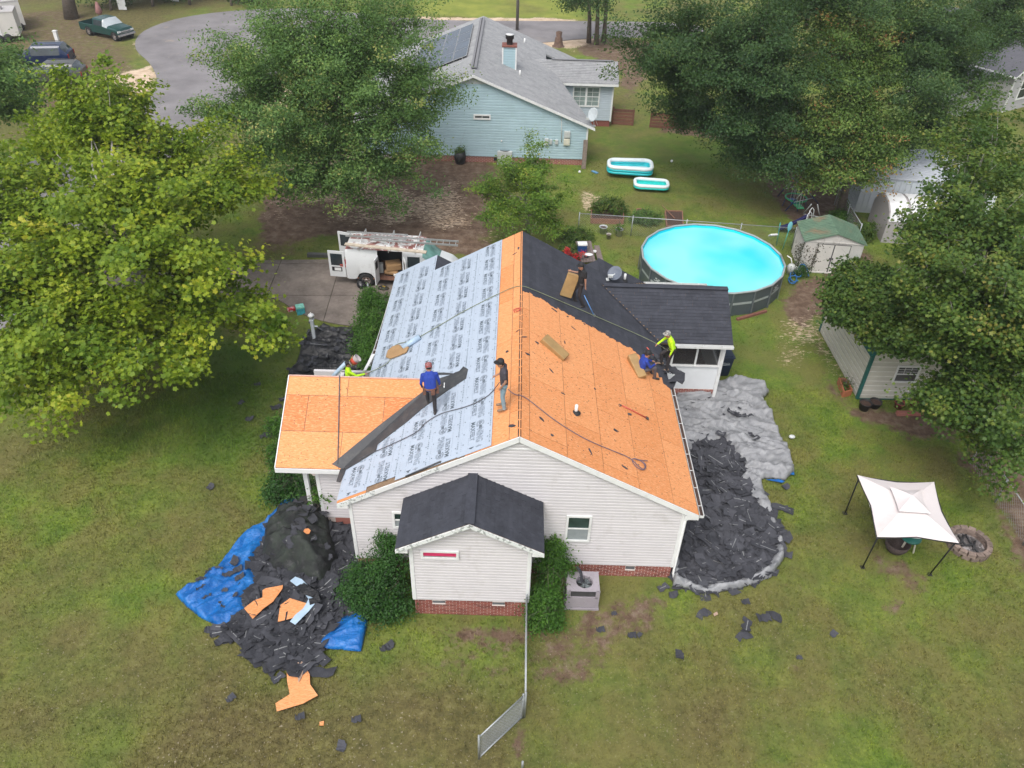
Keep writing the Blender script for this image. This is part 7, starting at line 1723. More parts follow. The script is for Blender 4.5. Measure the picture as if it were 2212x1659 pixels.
# sycamore, lime green
tree('sycamore_tree', 'big lime green sycamore with broad leaves filling the left side', G(300,700,0)+Vector((0,1.5,0)),
     [lobe(40,340,6.0,1.9,1.8,1.3), lobe(120,260,7.2,1.5,1.5,1.3), lobe(230,260,7.6,1.6,1.6,1.3), lobe(330,300,7.0,1.5,1.5,1.2), lobe(420,330,6.0,1.5,1.5,1.2), lobe(500,390,5.2,1.3,1.3,1.1),
      lobe(110,430,6.8,1.6,1.5,1.2), lobe(220,420,7.6,1.6,1.5,1.2), lobe(330,440,7.4,1.7,1.5,1.2), lobe(440,460,6.2,1.6,1.4,1.1), lobe(540,500,5.0,1.2,1.1,.9), lobe(20,500,5.4,1.8,1.5,1.1),
      lobe(130,570,6.0,1.7,1.5,1.1), lobe(250,580,6.6,1.7,1.5,1.1), lobe(370,570,6.2,1.7,1.5,1.1), lobe(480,590,5.2,1.4,1.2,1.0), lobe(570,620,4.2,.8,.8,.7), lobe(30,680,4.8,1.6,1.4,1.0), lobe(140,710,5.0,1.6,1.3,.9), lobe(260,710,5.2,1.6,1.3,1.0), lobe(370,700,5.0,1.5,1.3,1.0), lobe(470,700,4.4,1.2,1.1,.9), lobe(560,710,3.8,1.0,.8,.6), lobe(610,730,3.5,.45,.5,.3),
      lobe(60,800,3.6,1.4,1.1,.7), lobe(190,800,4.2,1.3,1.1,.8), lobe(310,800,4.0,1.3,1.1,.8), lobe(420,810,3.2,1.0,.8,.6), lobe(480,830,2.8,.6,.6,.5), lobe(330,860,2.8,.6,.6,.5), lobe(170,200,8.8,.8,.9,1.0), lobe(250,210,8.6,.7,.8,.8), lobe(60,260,7,1.0,1,1.1), lobe(0,740,4.4,1.6,1.4,1.0), lobe(20,830,3.6,1.5,1.2,.8), lobe(120,850,3.2,1.1,1,.6), lobe(-20,650,5,1.6,1.5,1.1), lobe(235,175,9.2,.8,.9,1.0), lobe(290,200,8.4,.7,.8,.8), lobe(140,225,8.0,.8,.9,.9), lobe(200,330,7.0,1.5,1.4,1.1), lobe(-40,600,5,1.6,1.6,1.2), lobe(-20,420,6,1.6,1.6,1.2), lobe(450,250,6.2,.8,.8,.6)],
     1050, 105, .34, .16, T_ST, L_SYC, M_BARKP, .24, 3, .35, .8, limbs=60, flat=.45)
# pecan / oak in the middle left
tree('pecan_tree', 'large mid green pecan tree between the road and the blue house', G(705,415,0),
     [lobe(470,240,6.2,1.2,1.4,1.0), lobe(520,310,5,1.5,1.5,1.1), lobe(640,110,9,2.3,2.4,2.0), lobe(760,130,9,2.3,2.4,2.0), lobe(680,340,5,2.0,1.8,1.4), lobe(820,360,4.4,1.8,1.6,1.3), lobe(560,90,9,2.3,2.4,2.2), lobe(700,60,10,2.6,2.4,2.4), lobe(840,80,9,2.4,2.4,2.2), lobe(500,190,7.5,1.9,2,1.6), lobe(640,190,8,2.5,2.4,2), lobe(800,190,8,2.5,2.4,2), lobe(900,230,6.5,1.7,1.9,1.7), lobe(590,290,6.2,2.2,2.2,1.6), lobe(730,300,6,2.4,2.2,1.8), lobe(860,300,5.5,2.0,2,1.6), lobe(760,400,3.6,2.0,1.6,1.2), lobe(660,380,4,1.6,1.6,1.2), lobe(480,120,8,1.2,1.2,1.0), lobe(850,10,10,1.8,2,1.8), lobe(940,190,7,1.3,1.4,1.2), lobe(945,260,5.5,1.2,1.2,1.1), lobe(880,420,2.6,.9,.9,.7), lobe(790,430,2.4,1.0,.9,.6), lobe(900,380,3.5,1.2,1.2,1.0), lobe(940,320,3.6,.6,.6,.6)],
     1900, 95, .34, .13, T_RH, L_OAK, M_BARK, .28, 5, .35, .6, limbs=90, flat=.5, brown=.04)
tree('small_maple_tree', 'small bright green tree just behind the far ridge end', G(1140,505,0),
     [lobe(1150,330,4.4,.8,.8,.9), lobe(1090,390,3.2,1.5,1.4,1.0), lobe(1170,420,3.2,1.5,1.4,1.1), lobe(1060,440,2.3,1.0,1,.6), lobe(1200,470,2.0,1.1,1,.8), lobe(1100,470,1.9,1.3,1,.8), lobe(1130,360,4.0,1.0,1,.8), lobe(1190,360,3.8,.8,.8,.8), lobe(1040,405,2.8,.6,.6,.5)],
     290, 75, .22, .12, T_OV, L_MAP, M_BARKP, .10, 7, .35, .8, limbs=30, flat=.5)
# dark wood on the upper right: separate trees
gR = 'tall trees behind the back yards'
spec = [('dark evergreen oak at the left end of the wood above the paddling pools', (1500,275), [(1430,60,9,2.8),(1400,130,7.5,2.4),(1440,170,6,2.2),(1500,90,9,2.8),(1500,190,6,2.2),(1460,230,4.5,1.8),(1540,130,8,2.4),(1520,240,4.5,1.8)], L_DARK, 12, 0.02),
        ('dark broad oak in the middle of the wood behind the swing set', (1640,330), [(1590,60,10,2.8),(1600,150,8,2.7),(1600,230,6,2.4),(1660,110,9,2.8),(1680,200,7,2.6),(1640,290,4.5,2.0),(1570,290,4,1.6),(1700,280,5,2),(1600,320,3.2,1.6),(1670,350,3.2,1.6),(1720,340,4,1.6)], L_DARK, 13, 0.0),
        ('tree with browning leaf tips leaning over the swing set', (1812,470), [(1850,60,9.5,1.9),(1790,110,8.5,1.8),(1860,140,8,1.9),(1920,110,8,1.7),(1800,210,6.5,1.9),(1870,230,6,1.9),(1790,290,5,1.6),(1860,300,4.8,1.6),(1740,330,3.6,1.2),(1800,360,3.4,1.3),(1960,70,8.5,1.2),(1700,370,2.6,.7),(1890,350,4.0,1.2),(1760,380,2.9,1.0),(1830,370,3.4,1.2),(1930,300,5,1.4)], L_BRN, 14, 0.06),
        ('deep green tree right of the browning tree', (2010,250), [(1960,170,8,2.3),(2010,90,9,2.6),(2060,160,7.5,2.3),(1990,240,5.5,1.9),(1960,270,4.5,1.6),(2000,290,4,1.6),(1930,330,3.5,1.2),(2080,60,9,2.2),(2000,30,10,2.2)], L_DARK, 15, 0.02),
        ('dark tree at the top right corner beside the distant house', (2150,140), [(2130,30,8,1.7),(2180,70,7,1.6),(2110,100,6,1.6),(2160,0,9,2.0)], L_DARK, 16, 0.0),
        ('far tree at the top edge behind the dark wood', (1740,60), [(1700,10,10,2.8),(1780,20,10,2.8),(1850,0,11,3),(1640,0,11,3),(1930,10,10.5,2.6)], L_DARK, 17, 0.0)]
for lb, (bu, bv), ls, lm, sd_, br in spec:
    tree('forest_tree', lb, G(bu, bv, 0), [lobe(u, v, z, r_) for u, v, z, r_ in ls], 72*len(ls), 110, .36, .145, T_RH, lm, M_BARK, .22, sd_, .45, .6, group=gR, limbs=24, flat=.5, brown=br)
# pine trio with bare trunks
for i, (u, v) in enumerate(((1272,92),(1288,96),(1304,92))):
    b_ = G(u, v, 0); tree('pine_tree', ['leftmost of the three bare trunked pines by the road', 'middle of the three bare trunked pines by the road', 'rightmost of the three bare trunked pines by the road'][i], b_, [(b_.x+dx, b_.y+dy, z, r_, r_, r_*.9) for dx, dy, z, r_ in ((-2.4+i*.6,-2.5,4.6,1.6),(-.6,-1,6.0,1.6),(0.3*i,0,7.5,2.1))], 120, 60, .4, .18, T_RH, L_DARK, M_BARK, .2, 30+i, .3, .5, group='pines by the road', limbs=12)
# oak on the right over the beige shed
tree('oak_tree', 'broad olive green oak on the right hiding the beige shed roof', G(2120,760,0),
     [lobe(2150,300,8.5,2.2,2,1.6), lobe(2070,400,8.2,1.9,1.9,1.5), lobe(2020,470,7.2,1.3,1.4,1.0), lobe(2160,460,8,2.2,2.1,1.6), lobe(2030,560,6.8,1.7,1.6,1.2), lobe(1965,610,6,1.0,1.0,.8), lobe(2120,620,7,2.0,1.9,1.4), lobe(2030,690,6.0,1.4,1.3,.9), lobe(1870,640,4.8,.7,.7,.4), lobe(1930,690,4.4,1.0,.9,.5), lobe(1985,730,4.2,.9,.8,.5), lobe(1860,700,4.0,.6,.7,.4), lobe(1900,735,3.9,.7,.6,.35), lobe(1960,700,4.6,1.0,1.0,.5), lobe(2060,790,4.8,1.0,1,.8), lobe(2140,780,5.5,1.6,1.6,1.3), lobe(2200,700,6.5,2.1,2,1.6), lobe(2120,900,3.8,1.4,1.3,1.0), lobe(2050,890,3.3,.9,.9,.7), lobe(2200,880,4.5,1.7,1.7,1.4), lobe(1860,650,5.0,.5,.5,.4), lobe(1985,530,6.5,.7,.7,.6), lobe(2150,980,2.6,1.0,1.0,.8), lobe(2060,930,2.6,.7,.7,.6), lobe(2230,1000,3,1.1,1.2,1.0), lobe(2240,560,7.5,2.2,2,1.6)],
     1000, 115, .30, .115, T_ST, L_OLIVE, M_BARKP, .36, 21, .4, .75, limbs=110, flat=.5)
# trees at the upper left
tree('corner_tree', 'dark green tree at the left edge above the sycamore', G(-30,230,0), [lobe(0,130,6,1.5), lobe(-30,180,6,2.2), lobe(25,180,4,1.2), lobe(60,210,1.8,.6), lobe(5,230,3.5,1.2), lobe(35,140,4.5,.9)], 240, 90, .4, .2, T_RH, L_OAK, M_BARK, .25, 41, limbs=18)
b_ = G(155, 40, 0); tree('background_tree', 'tree with thick visible trunk behind the trailers at the top', b_, [(b_.x, b_.y+1, 8.5, 3.5, 3, 2), (b_.x+4, b_.y+3, 7.5, 3, 3, 2)], 120, 80, .5, .22, T_RH, L_DARK, M_BARK, .55, 42, limbs=10)
for i, (u, v, lb) in enumerate(((240,22,'low dark bush at the top edge behind the pickup'), (330,14,'low dark bush at the top edge left of the road'), (500,12,'dark shrub at the top edge over the road'), (410,10,'dark tree top at the upper edge beyond the road'))):
    b_ = G(u, v, 0); tree('background_shrub', lb, b_, [(b_.x, b_.y+2, 2.0+(i == 3), 4.0, 2.5, 2.0)], 70, 80, .6, .25, T_RH, L_DARK, M_BARK, .12, 50+i, cat='shrub', limbs=0)
# shrubs by the house
def shrub(label, base, lobes, ncl, per, m, size=.075, seed=1, name='shrub', tm=T_OV, clr=.13):
    return tree(name, label, base, lobes, ncl, per, clr, size, tm, m, M_BARK, .03, seed, .35, .55, cat='shrub', limbs=8, flat=.8, zmin=.1, boughs=False)
shrub('big rounded dark green shrub at the left corner of the front bump-out', G(815,1330,0), [lobe(810,1265,.75,.95,.8,.75), lobe(840,1215,1.3,.65,.55,.6), lobe(780,1270,.7,.65,.6,.6), lobe(850,1300,.5,.6,.5,.5), lobe(815,1320,.4,.7,.4,.4), lobe(835,1175,1.6,.4,.3,.4)], 360, 60, L_BUSH, .075, 61)
shrub('tall bright green shrub at the right corner of the front bump-out', G(1185,1350,0), [lobe(1190,1230,1.1,.42,.4,.6), lobe(1180,1300,.6,.52,.5,.6), lobe(1195,1190,1.5,.35,.3,.4), lobe(1175,1340,.3,.5,.35,.35), lobe(1220,1220,1.2,.25,.25,.3)], 250, 55, L_BRT, .08, 62)
hg = 'hedge shrubs along the left wall'
for i, (u, v, r_) in enumerate(((818,668,.8),(806,705,.85),(800,745,.8),(812,780,.75),(825,720,.8),(800,655,.5))):
    b_ = G(u, v+14, 0); shrub(['furthest green shrub of the row below the left gutter', 'second shrub of the row below the left gutter', 'middle shrub of the row below the left gutter', 'nearest shrub of the row below the left gutter', 'shrub tight against the wall below the left gutter', 'thin pale twiggy shrub at the far end of the row'][i], b_, [lobe(u, v, .7, r_, r_*.9, .8)], 90, 55, L_BRT, .09, 70+i)
for i, (u, v, r_, lb) in enumerate(((598,920,.35,'narrow shrub at the left end of the wing eave'),(600,985,.45,'low shrub under the left end of the wing'),(620,1030,.55,'leafy shrub below the wing fascia beside the post'),(650,1050,.6,'dark shrub between the porch post and the netted mound'),(600,1060,.45,'low shrub at the far side of the netted mound'),(625,1000,.5,'shrub in the porch shade under the wing'),(697,1068,.28,'sprig of pale leaves against the wing wall'))):
    b_ = G(u, v, 0); z = .5 if i != 6 else 1.3
    if i == 6: b_ = G(697,1105,0)
    shrub(lb, b_, [lobe(u, v, z, r_, r_, r_*.9)], 40 if i < 6 else 9, 55, L_BRT if i in (0,1,6) else L_BUSH, .09 if i != 6 else .12, 80+i)
# garden plants
for i, (u, v, r_, h_, lm, lb) in enumerate(((1315,447,1.1,.5,L_OLIVE,'bushy flowering plants in the wide raised bed'),(1395,470,.9,.35,L_OAK,'grey green bushy plant beside the small raised bed'),(1240,508,1.1,.25,L_OLIVE,'low creeping ground cover beyond the ridge end'),(1840,437,.0,.3,L_BRT,''),(1815,470,.8,.3,L_BRT,'bright weeds behind the green roofed shed'),(1865,500,.8,.5,L_OLIVE,'shrub at the right of the green roofed shed'),(1230,545,.5,.5,L_OLIVE,'dark stems of the red flowering plant'))):
    if r_ == 0: continue
    shrub(lb, G(u, v+4, 0), [lobe(u, v, h_, r_, r_*.6, h_)], 80, 40, lm, .11, 90+i, name='garden_plant')

# low boughs of the oak that hang over the beige shed
tree('oak_boughs', 'low boughs of the big oak hanging over the beige shed roof', (17.9, 12.6, 0), [lobe(1815,650,3.7,.6,.7,.35), lobe(1850,680,3.7,.65,.7,.4), lobe(1880,705,3.6,.6,.6,.4), lobe(1830,615,4.0,.7,.8,.4), lobe(1872,645,4.2,.8,.8,.5), lobe(1912,690,4.1,.7,.7,.45), lobe(1945,735,3.8,.6,.6,.4), lobe(1905,735,3.5,.45,.4,.3), lobe(1803,672,3.3,.35,.4,.25), lobe(1935,660,4.6,1.0,.9,.6), lobe(1990,720,4.6,.9,.8,.5), lobe(1890,610,4.6,.9,.9,.5), lobe(1850,590,4.4,.6,.6,.4)],
     420, 110, .22, .115, T_ST, L_OLIVE, M_BARKP, .10, 23, .3, .75, limbs=30, flat=.5, boughs=False)
# ================================================================ fences
M_GALV = mat('galvanised', (.36,.38,.39), .4, .1, 8, metal=.4)
def chain_fence(label, pts, h, posts=None, cell=.085, wd=.005, rail=.022, bottom=False, name='chain_link_fence', cat='fence'):
    P = [Vector((p.x, p.y, 0)) for p in pts]; t = thing(name, label, cat, tuple(P[0])); o = P[0]
    for a, b in zip(P, P[1:]):
        q = MB(); q.tube([a-o+Vector((0,0,h)), b-o+Vector((0,0,h))], rail, 8); q.build('top_rail', M_GALV, t)
        if bottom: q = MB(); q.tube([a-o+Vector((0,0,.08)), b-o+Vector((0,0,.08))], rail, 8); q.build('bottom_rail', M_GALV, t)
        d = b-a; L = d.length; d.normalize(); V = []; F_ = []; s = -h
        q = MB()
        while s < L:
            for sg in (1, -1):
                x0, z0, x1, z1 = (s, 0.05, s+h-.05, h) if sg > 0 else (s+h-.05, 0.05, s, h)
                if sg > 0:
                    if x0 < 0: z0 += -x0; x0 = 0
                    if x1 > L: z1 -= x1-L; x1 = L
                else:
                    if x0 > L: z0 += x0-L; x0 = L
                    if x1 < 0: z1 -= -x1; x1 = 0
                if z1 > z0+.01: q.bar(a-o+d*x0+Vector((0,0,z0)), a-o+d*x1+Vector((0,0,z1)), wd, wd)
            s += cell
        q.build('wire_mesh', M_GALV, t, kind='stuff')
    n_ = 0
    for a, b in zip(P, P[1:]):
        k = max(1, int(round((b-a).length/(posts or 2.6))))
        for i in range(k+1):
            if i == 0 and n_: continue
            p = a.lerp(b, i/k)-o; q = MB(); q.tube([p, p+Vector((0,0,h+.06))], .03, 8); q.lathe([(.036,0),(.03,.03),(0,.045)], 8, p+Vector((0,0,h+.05))); q.build('post', M_GALV, t); n_ += 1
    return t
c0 = G(1132.6,1549,0); hh = H(1133.6,1499,c0.y).z
chain_fence('chain link fence running from the front bump-out corner toward the viewer', [Vector((c0.x+.02, -1.75, 0)), c0], hh, 3.0)
g1 = G(1034.6,1639.7,0); chain_fence('open chain link gate leaf swung away from the fence end', [c0+Vector((-.06,-.03,0)), g1], hh-.04, 3, bottom=True, cell=.075, wd=.007, name='chain_link_gate', cat='gate')
q = MB(); p = G(1128,1660,0); q.tube([p, p+Vector((0,0,.35))], .03, 8); q.build('gate_stop_post', M_GALV, None, label='short metal post stub at the bottom edge below the gate', cat='post')
a, b = G(1252,461,1.15), G(1721,493,1.15); chain_fence('long chain link fence behind the round pool between the two yards', [a, b], 1.15, 2.9, cell=.14, wd=.004)
a, b = G(1813,405,1.1), G(1862,486,1.1); chain_fence('chain link fence in front of the white metal building', [a, b], 1.1, 2.6, cell=.16, wd=.004)
a, b = G(2120,955,1.1), G(2240,1130,1.1); chain_fence('chain link fence at the right edge below the oak', [a, b], 1.1, 2.2, cell=.16, wd=.004)
# ================================================================ air conditioner
fr, fl_ = G(1290.6,1318,0), G(1222,1320,0); zt_ = H(1294.8,1279,fr.y).z; bk = G(1290.6,1234.8,zt_)
W_, D_ = fr.x-fl_.x+.02, bk.y-fr.y; D_ = min(D_, -.05-fr.y); ac = thing('air_conditioner', 'grey outdoor air conditioner with open round fan and a shingle scrap stuck in it', 'air conditioner', (fr.x-W_, fr.y, 0))
M_AC = mat('ac_grey', (.33,.30,.33), .5, .06, 3, dirt=(.22,.20,.20), dscale=5, dlo=.6, dhi=.8); M_ACD = mat('ac_dark', (.03,.03,.032), .7)
q = MB(); n = 28; cx, cy, r_ = W_*.55, D_*.5, min(W_, D_)*.33
q.box((W_/2, D_/2, .04), (W_+.06, D_+.06, .08), 0)
for a_, b_, c_ in (((W_/2, .02, zt_*.36), (W_, .04, zt_*.55), 0), ((.02, D_/2, zt_*.5), (.04, D_, zt_*.9), 0), ((W_-.02, D_/2, zt_*.5), (.04, D_, zt_*.9), 0), ((W_/2, D_-.02, zt_*.5), (W_, .04, zt_*.9), 0)): q.box((a_[0], a_[1], a_[2]+.04), b_, c_)
q.box((.06, .02, zt_*.82), (.12, .04, zt_*.36)); q.box((W_-.06, .02, zt_*.82), (.12, .04, zt_*.36))
V = []; ring = []
for k in range(n):
    a_ = 2*math.pi*k/n; dx, dy = math.cos(a_), math.sin(a_); s_ = min((W_-cx if dx > 0 else cx)/max(1e-6, abs(dx)), (D_-cy if dy > 0 else cy)/max(1e-6, abs(dy)))
    V += [(cx+dx*r_, cy+dy*r_, zt_), (cx+dx*s_, cy+dy*s_, zt_)]
V += [(v[0], v[1], zt_-.05) for v in V[1::2]]
q.add(V, [(2*k, 2*k+1, 2*((k+1) % n)+1, 2*((k+1) % n)) for k in range(n)]); q.lathe([(r_, zt_-.25), (r_, zt_), (r_+.02, zt_+.012), (r_+.04, zt_)], n, (cx, cy, 0))
for (x, y) in ((0,0),(W_,0),(W_,D_),(0,D_)): q.box((x+(.02 if x == 0 else -.02), y+(.02 if y == 0 else -.02), zt_*.5), (.05, .05, zt_-.002))
q.build('cabinet', M_AC, ac)
q = MB(); q.box((W_/2, .06, zt_*.80), (W_*.84, .02, zt_*.34), 0)
for k in range(7): q.box((W_/2, .035, zt_*(.66+.045*k)), (W_*.80, .02, .008), 1)
q.build('louvre', [M_ACD, M_DG], ac)
q = MB(); q.lathe([(0, zt_-.22), (r_, zt_-.22)], n, (cx, cy, 0), 0); q.lathe([(0, zt_-.1), (.07, zt_-.1), (.07, zt_-.2)], 12, (cx, cy, 0), 1)
for k in range(4):
    a_ = k*math.pi/2+.4; q.add([(cx+.05*math.cos(a_), cy+.05*math.sin(a_), zt_-.16), (cx+r_*.93*math.cos(a_-.05), cy+r_*.93*math.sin(a_-.05), zt_-.18), (cx+r_*.95*math.cos(a_+.9), cy+r_*.95*math.sin(a_+.9), zt_-.12), (cx+.06*math.cos(a_+1.2), cy+.06*math.sin(a_+1.2), zt_-.13)], [(0,1,2,3)], 1)
q.build('fan', [M_ACD, mat('fan_grey', (.16,.19,.20), .4)], ac)
q = MB()
for rr in (.3, .55, .8): q.tube([(cx+r_*rr*math.cos(x), cy+r_*rr*math.sin(x), zt_-.015) for x in np.linspace(0, 6.283, 25)], .004, 4, cap=False)
for k in range(4): a_ = k*math.pi/4; q.tube([(cx-r_*math.cos(a_), cy-r_*math.sin(a_), zt_-.015), (cx+r_*math.cos(a_), cy+r_*math.sin(a_), zt_-.015)], .005, 4)
q.build('fan_guard', M_ACD, ac)
o = link_mesh('shingle_scrap', SCR[5], None, (ac.location.x+cx-.12, ac.location.y+cy+.1, zt_+.20), (.9, -.5, 1.9)); tag(o, 'shingle scrap standing upright in the air conditioner fan opening', 'shingle')
q = MB(); q.box((W_*.62, D_+.02, zt_*.62), (W_*.5, .08, .28)); q.build('electrical_cover', M_METER, ac)
# ================================================================ yard things
def raised_bed(label, cs, h, n=0):
    c = [G(u, v, h) for u, v in cs]; ct = sum(c, Vector())/4; t = thing('raised_bed', label, 'garden bed', (ct.x, ct.y, 0)); c = [Vector((p.x-ct.x, p.y-ct.y, 0)) for p in c]
    for i in range(4): q = MB(); a, b = c[i], c[(i+1) % 4]; q.bar(a+Vector((0,0,h/2)), b+Vector((0,0,h/2)), .05, h); q.build('board', mat('bed_wood', (.27,.14,.09), .85, .2, 8), t)
    q = MB(); q.add([p*.98+Vector((0,0,h*.75)) for p in c], [(0,1,2,3)] if area2([(p.x, p.y) for p in c]) > 0 else [(3,2,1,0)]); q.build('soil', mat('soil_bed', (.07,.04,.03), .95, .4, 12, bmp=.8, bscale=20, bdist=.04), t); return t
raised_bed('wide wooden raised bed with flowering plants beyond the fence', [(1278,447),(1347,450),(1347,474),(1277,472)], .3); raised_bed('small raised bed beside the grey green plant', [(1376,450),(1391,450),(1392,459),(1376,459)], .2); raised_bed('empty square wooden raised bed with dark soil near the round pool', [(1437,454),(1474,455),(1476,487),(1441,487)], .22)
rope('stake', 'thin wooden stake lying across the empty raised bed', 'stake', [G(1430,443,.5), G(1458,472,.25)], .02, mat('bed_wood', (.27,.14,.09)), smooth=0)
rg2 = np.random.default_rng(9)
L_RED = leaf_mat('petals_red', [(0, (.35,.01,.02)), (.6, (.62,.03,.04)), (1, (.75,.10,.10))], .2)
p = G(1232,552,.9); tree('flowering_plant', 'plant with bright red flower heads beside the picnic table', G(1235,575,0), [(p.x-.25,p.y,1.0,.35,.3,.3),(p.x+.35,p.y-.2,.85,.35,.3,.3),(p.x,p.y+.2,.8,.3,.3,.3)], 26, 26, .07, .09, T_OV, L_RED, M_BARK, .02, 120, .2, .8, cat='plant', limbs=12)
def pot(name, label, u, v, r, h, m, plant=None, cat='pot'):
    p = G(u, v, 0); t = thing(name, label, cat, tuple(p)); q = MB(); q.lathe([(0,.0),(r*.75,0),(r,h),(r*1.08,h),(r*1.08,h-.03),(r*.93,h-.02),(r*.9,h-.08)], 18); q.build('shell', m, t)
    q = MB(); q.lathe([(r*.92,h-.07),(0,h-.06)], 14); q.build('soil', mat('soil_bed', (.07,.04,.03)), t); return t
M_POTW = mat('pot_white', (.62,.66,.70), .4, .05)
pot('plant_pot', 'white bucket of bare soil on the lawn left of the other pots', 1302, 504, .21, .42, M_POTW); pot('plant_pot', 'white bucket with a leafy seedling right of the other pots', 1336, 509, .21, .42, M_POTW); pot('plant_pot', 'small grey pot between and in front of the two white buckets', 1314, 516, .13, .3, mat('pot_grey', (.35,.33,.30), .7))
shrub('leafy seedling growing in the right white bucket', G(1336,509,0), [lobe(1336,490,.6,.18,.18,.2)], 7, 12, L_BRT, .11, 130, name='seedling')
# picnic table
c = [G(1243,521,.75), G(1277,520,.75), G(1287,564,.75), G(1255,566,.75)]; ct = sum(c, Vector())/4; pt_ = thing('picnic_table', 'weathered grey brown wooden picnic table beyond the roof', 'table', (ct.x, ct.y, 0)); o_ = Vector((ct.x, ct.y, 0)); M_PW = mat('picnic_wood', (.16,.125,.115), .85, .2, 9, rvar=.15)
for k in range(5):
    f0, f1 = k/5+.01, (k+1)/5-.01; P = [c[0].lerp(c[1], f0), c[0].lerp(c[1], f1), c[3].lerp(c[2], f1), c[3].lerp(c[2], f0)]; P = [x-o_ for x in P]
    if area2([(x.x, x.y) for x in P]) < 0: P.reverse()
    q = MB(); q.prism(P, (0,0,-.04)); q.build('plank', M_PW, pt_)
for sh in (1.05, -1.05):
    dx = (c[1]-c[0]).normalized()*sh*((c[1]-c[0]).length/2+.28); a, b = (c[0]+c[1])/2, (c[2]+c[3])/2; q = MB(); A_ = Vector((a.x, a.y, .45))-o_+dx; B_ = Vector((b.x, b.y, .45))-o_+dx; q.bar(A_, B_, .28, .04); q.build('bench', M_PW, pt_)
q = MB()
for f in (.15, .85):
    m_ = c[0].lerp(c[3], f)*.5+c[1].lerp(c[2], f)*.5-o_; d_ = (c[1]-c[0]).normalized(); q.bar(m_-d_*.9+Vector((0,0,-.38)), m_+d_*.9+Vector((0,0,-.38)), .05, .1)
    for s_ in (-1, 1): q.bar(m_+d_*s_*.25, m_+d_*s_*.6+Vector((0,0,-.75)), .05, .1)
q.build('frame', M_PW, pt_)
p = G(1257,540,.78); t = thing('cooler', 'dark blue cooler with white lid on the picnic table', 'cooler', (p.x, p.y, .76), R(5)); q = MB(); q.box((0,0,.17), (.45,.32,.34)); q.build('body', mat('cooler_blue', (.01,.05,.17), .4), t); q = MB(); q.box((0,0,.38), (.47,.34,.08)); q.build('lid', M_TRIM, t)
q = MB(); p = G(1284,545,.47); q.lathe([(0,0),(.09,0),(.11,.08),(.10,.08),(.085,.01)], 14, p); q.build('bowl', M_TRIM, None, label='small white bowl on the right bench of the picnic table', cat='bowl')
bag('cloth', 'white cloth and gloves bunched on the picnic table top', G(1270,551,.76), (.22,.12,.04), M_TRIM, 'cloth'); bag('black_pouch', 'small black pouch beside the white cloth on the picnic table', G(1266,556,.76), (.11,.08,.05), M_BLK, 'pouch')
# lamp post
b_ = G(681,742,0); zt = H(672,690,b_.y).z; t = thing('lamp_post', 'white garden lamp post with capped top at the corner of black sheet', 'lamp post', tuple(b_)); q = MB(); q.box((0,0,zt*.5), (.13,.13,zt)); q.box((0,0,.12), (.19,.19,.24)); q.box((0,0,zt-.02), (.19,.19,.05)); q.box((.12,0,zt-.35), (.2,.04,.05)); q.build('post', M_POTW, t)
q = MB(); q.lathe([(.09,0),(.12,.18),(.16,.19),(.10,.27),(.02,.31),(.02,.35),(0,.35)], 8, (0,0,zt)); q.build('lantern', M_TRIM, t)
p = G(650,676,0); t = thing('moving_box', 'small turquoise storage cube at the edge of driveway', 'box', tuple(p), .4); q = MB(); q.box((0,0,.17), (.36,.36,.34)); q.build('body', mat('cube_teal', (.05,.35,.42), .6, .4, 9), t); q = MB(); q.box((0,0,.36), (.37,.37,.05)); q.build('lid', mat('cube_mint', (.22,.55,.45), .6, .3, 12), t)
box_thing('red_box', 'small red and white carton on the grass beside the sycamore', 'carton', tuple(G(629,668,.08)), (.34,.22,.15), .5, mat('carton_red', (.5,.03,.04), .5, .1, 5, dirt=(.6,.6,.6), dscale=6, dlo=.5, dhi=.55))
# wheeled bin
p = G(1557,806,0); t = thing('wheelie_bin', 'dark blue wheeled rubbish bin beside the screened porch', 'bin', tuple(p), .1); M_BIN = mat('bin_blue', (.015,.025,.045), .45, .1)
q = MB(); q.add([(-.23,-.25,.05),(.23,-.25,.05),(.23,.25,.05),(-.23,.25,.05),(-.30,-.33,1.0),(.30,-.33,1.0),(.30,.33,1.0),(-.30,.33,1.0)], [(0,3,2,1),(0,1,5,4),(1,2,6,5),(2,3,7,6),(3,0,4,7),(4,5,6,7)]); q.build('body', M_BIN, t)
q = MB(); q.box((0,0,1.03), (.66,.74,.06)); q.box((0,.0,1.07), (.5,.55,.03)); q.build('lid', M_BIN, t); q = MB(); q.tube([(-.2,.38,.98),(.2,.38,.98)], .02, 8); q.build('handle', M_BIN, t)
for s_ in (-1, 1): q = MB(); q.lathe([(0,-.03),(.1,-.03),(.1,.03),(0,.03)], 14, (s_*.25,.27,.1), ax=(1,0,0)); q.build('wheel', M_TYRE, t)
V, Fc = text_mesh('Waste', .12); q = MB(); q.add([(a-.17, -.315, b+.72) for a, b, c_ in V], Fc); q.box((0,-.30,.66), (.36,.012,.03)); q.build('lettering', M_LGREY, t)
